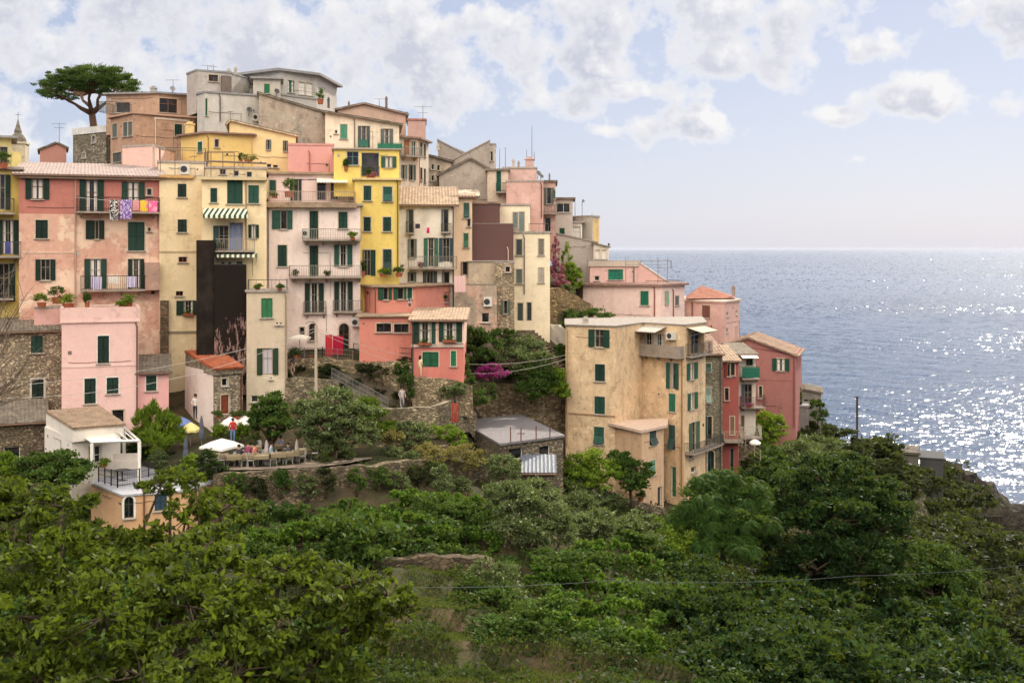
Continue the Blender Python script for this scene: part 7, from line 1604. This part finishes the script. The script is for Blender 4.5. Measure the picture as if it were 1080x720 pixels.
def haze():
    mb = MB(); mb.hexa([(-59000, -1200, -2), (59000, -1200, -2), (59000, 59000, -2), (-59000, 59000, -2), (-59000, -1200, H+30), (59000, -1200, H+30), (59000, 59000, H+30), (-59000, 59000, H+30)])
    m = bpy.data.materials.new('sea_haze'); m.use_nodes = True; t = m.node_tree; t.nodes.clear(); v = t.nodes.new('ShaderNodeVolumePrincipled'); v.inputs['Color'].default_value = (.74, .8, .92, 1); v.inputs['Density'].default_value = HAZE; v.inputs['Anisotropy'].default_value = .0
    o = t.nodes.new('ShaderNodeOutputMaterial'); t.links.new(v.outputs[0], o.inputs['Volume']); ob = mb.build('haze', m); tag(ob, kind='stuff')
haze()
# bare twiggy shrub at the left edge
def twigs():
    rng = np.random.default_rng(9); base = W(-30, 430, 24); ft = Vector((base.x, base.y, ground(base.x, base.y))); mb = MB()
    mb.tube([ft, base], [.08, .05], 6)
    for i in range(60):
        t = W(rng.uniform(-60, 30+18*rng.random()), rng.uniform(262, 430), rng.uniform(22, 26)); m = base.lerp(t, .5)+Vector((rng.normal()*.12, rng.normal()*.2, rng.normal()*.1)); mb.tube([base, m, t], [.018, .011, .004], 4)
        for _ in range(7):
            a = m.lerp(t, rng.uniform(0, 1)); q = a+Vector((rng.normal()*.22, rng.normal()*.2, abs(rng.normal())*.25)); mb.tube([a, q], [.006, .003], 3)
    thing(mb, 'bare_tree', bark((116, 100, 86)), 'leafless grey twigs of a near tree at the left edge', 'bare tree', ft)
twigs()
vshrub('scrubby bush in front of the concrete cliff shelter', (958, 520, 131), [(950, 502, 131, 12, 9), (964, 508, 131, 12, 8)], 'scrub', 2600, .25, 80)
vshrub('scrubby bush in front of the dark cliff hut', (988, 524, 133), [(982, 510, 133, 12, 8), (996, 514, 133, 12, 8)], 'scrub', 2600, .25, 81)
tw = tree('dead_shrub', 'gnarled half bare shrub beside the dark cliff hut', (1000, 507, 142), [(1000, 492, 142, 8, 6), (1014, 490, 142, 9, 5)], LM('scrub'), 260, .25, 61, 'shrub', .12)

# ---------------------------------------------------------------- sky, sun, camera
SUN_AZ, SUN_EL = R(27), R(38)
w = bpy.data.worlds.new('World'); SC.world = w; w.use_nodes = True; t = w.node_tree; t.nodes.clear()
class WN(NT):
    def __init__(s): s.t = t
n = WN()
sky = n.n('ShaderNodeTexSky', sky_type='NISHITA'); sky.sun_disc = False; sky.sun_elevation = SUN_EL; sky.sun_rotation = SUN_AZ; sky.altitude = 100; sky.air_density = 1.0; sky.dust_density = 1.6; sky.ozone_density = 1.4
tc = n.n('ShaderNodeTexCoord'); D = tc.outputs['Generated']
sp = n.n('ShaderNodeSeparateXYZ'); n.l(D, sp.inputs[0]); X, Y, Zc = sp.outputs
az = n.math('ARCTAN2', X, Y); el = n.math('ARCSINE', Zc)
cv = n.n('ShaderNodeCombineXYZ'); n.l(az, cv.inputs[0]); n.l(el, cv.inputs[1])
CL = [(640, 40, 120, 50, 1.0), (560, 60, 60, 34, .7), (740, 30, 90, 48, 1.0), (850, 34, 70, 36, 1.0), (930, 44, 60, 16, .9), (790, 62, 70, 22, .9), (590, 108, 44, 14, .9), (660, 96, 90, 14, .8), (716, 130, 58, 20, 1.1), (640, 138, 20, 6, .7), (982, 101, 62, 18, 1.0), (1058, 104, 16, 12, .9), (880, 122, 28, 8, .8), (1060, 8, 56, 22, .9), (904, 168, 10, 4, .5), (530, 18, 30, 20, .8),
      (230, 44, 330, 70, .8), (60, 30, 110, 50, .9), (420, 70, 130, 56, .85), (20, 46, 46, 40, 1), (360, 20, 160, 40, .9), (0, 150, 60, 30, .5)]
def dens(vec):
    nz = n.noise(vec, 20, 12, .58); m = None
    for px, py, rx, ry, s_ in CL:
        a0 = math.atan((px-540)/F); e0 = math.atan((262-py)/F*math.cos(a0))
        sb = n.n('ShaderNodeVectorMath', operation='SUBTRACT'); n.l(vec, sb.inputs[0]); sb.inputs[1].default_value = (a0, e0, 0)
        ml = n.n('ShaderNodeVectorMath', operation='MULTIPLY'); n.l(sb.outputs[0], ml.inputs[0]); ml.inputs[1].default_value = (F/rx, F/ry, 0)
        ln = n.n('ShaderNodeVectorMath', operation='LENGTH'); n.l(ml.outputs[0], ln.inputs[0])
        q = n.math('MULTIPLY', n.math('SUBTRACT', 1.3, ln.outputs['Value']), s_*.55)
        m = q if m is None else n.math('MAXIMUM', m, q)
    m = n.math('MAXIMUM', m, n.math('MULTIPLY', n.math('SUBTRACT', el, .235), 3.0))
    m = n.math('MINIMUM', m, .40)
    return n.math('ADD', m, n.math('MULTIPLY', n.math('SUBTRACT', nz, .5), 2.7))
mp = n.n('ShaderNodeMapping'); mp.inputs['Scale'].default_value = (1, 1, 1); n.l(cv.outputs[0], mp.inputs[0])
d0 = dens(mp.outputs[0])
mp2 = n.n('ShaderNodeMapping'); mp2.inputs['Location'].default_value = (.010, .012, 0); n.l(cv.outputs[0], mp2.inputs[0])
d1 = dens(mp2.outputs[0])
cover_ = n.ramp(d0, ((.04, 0), (.32, 1)))
lit = n.ramp(n.math('SUBTRACT', d0, d1), ((.0, 0), (.5, 1)))
thick = n.ramp(d0, ((.14, 0), (.55, 1)))
fuzz = n.noise(cv.outputs[0], 7, 5, .55)
dark = n.math('MULTIPLY', thick, n.math('SUBTRACT', 1.0, lit)); dark = n.math('MULTIPLY', dark, n.ramp(fuzz, ((.3, .55), (.7, 1))))
ccol = n.mix(dark, (CW[0], CW[1], CW[2]), (CD[0], CD[1], CD[2]))
# unseen clouds behind the viewer made extra bright: added fill light for the facades
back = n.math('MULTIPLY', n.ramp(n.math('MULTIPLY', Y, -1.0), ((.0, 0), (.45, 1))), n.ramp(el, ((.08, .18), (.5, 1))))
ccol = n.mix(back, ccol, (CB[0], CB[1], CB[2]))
base = n.mix(.8, sky.outputs[0], n.mix(n.ramp(el, ((.0, 0), (.20, 1))), HLO, HHI))
fac = n.math('MULTIPLY', cover_, n.ramp(el, ((.02, .0), (.09, 1))))
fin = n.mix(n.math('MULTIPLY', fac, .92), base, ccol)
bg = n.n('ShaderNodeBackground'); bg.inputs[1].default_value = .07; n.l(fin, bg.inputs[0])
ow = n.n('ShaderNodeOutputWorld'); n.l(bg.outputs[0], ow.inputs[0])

sl = bpy.data.lights.new('sun', 'SUN'); sl.energy = SUNP; sl.angle = R(3.0); sl.color = (1, .9, .76)
so = bpy.data.objects.new('sun', sl); COL.objects.link(so)
sd_ = Vector((math.sin(SUN_AZ)*math.cos(SUN_EL), math.cos(SUN_AZ)*math.cos(SUN_EL), math.sin(SUN_EL)))
so.rotation_euler = sd_.to_track_quat('Z', 'Y').to_euler(); so.location = (60, 60, 200)
cam = bpy.data.cameras.new('camera'); co = bpy.data.objects.new('camera', cam); COL.objects.link(co)
co.location = (0, 0, H); co.rotation_euler = (PI/2, 0, 0); cam.lens = 40; cam.sensor_width = 36; cam.shift_y = -98/1080; cam.clip_start = .5; cam.clip_end = 200000
cam.dof.use_dof = True; cam.dof.focus_distance = 90; cam.dof.aperture_fstop = 2.8
SC.camera = co
SC.view_settings.view_transform = 'Standard'; SC.view_settings.look = 'None'; SC.view_settings.exposure = EXPO; SC.view_settings.gamma = 1
SC.cycles.max_bounces = 5; SC.cycles.diffuse_bounces = 3; SC.cycles.transparent_max_bounces = 4
SC.cycles.caustics_reflective = False; SC.cycles.caustics_refractive = False
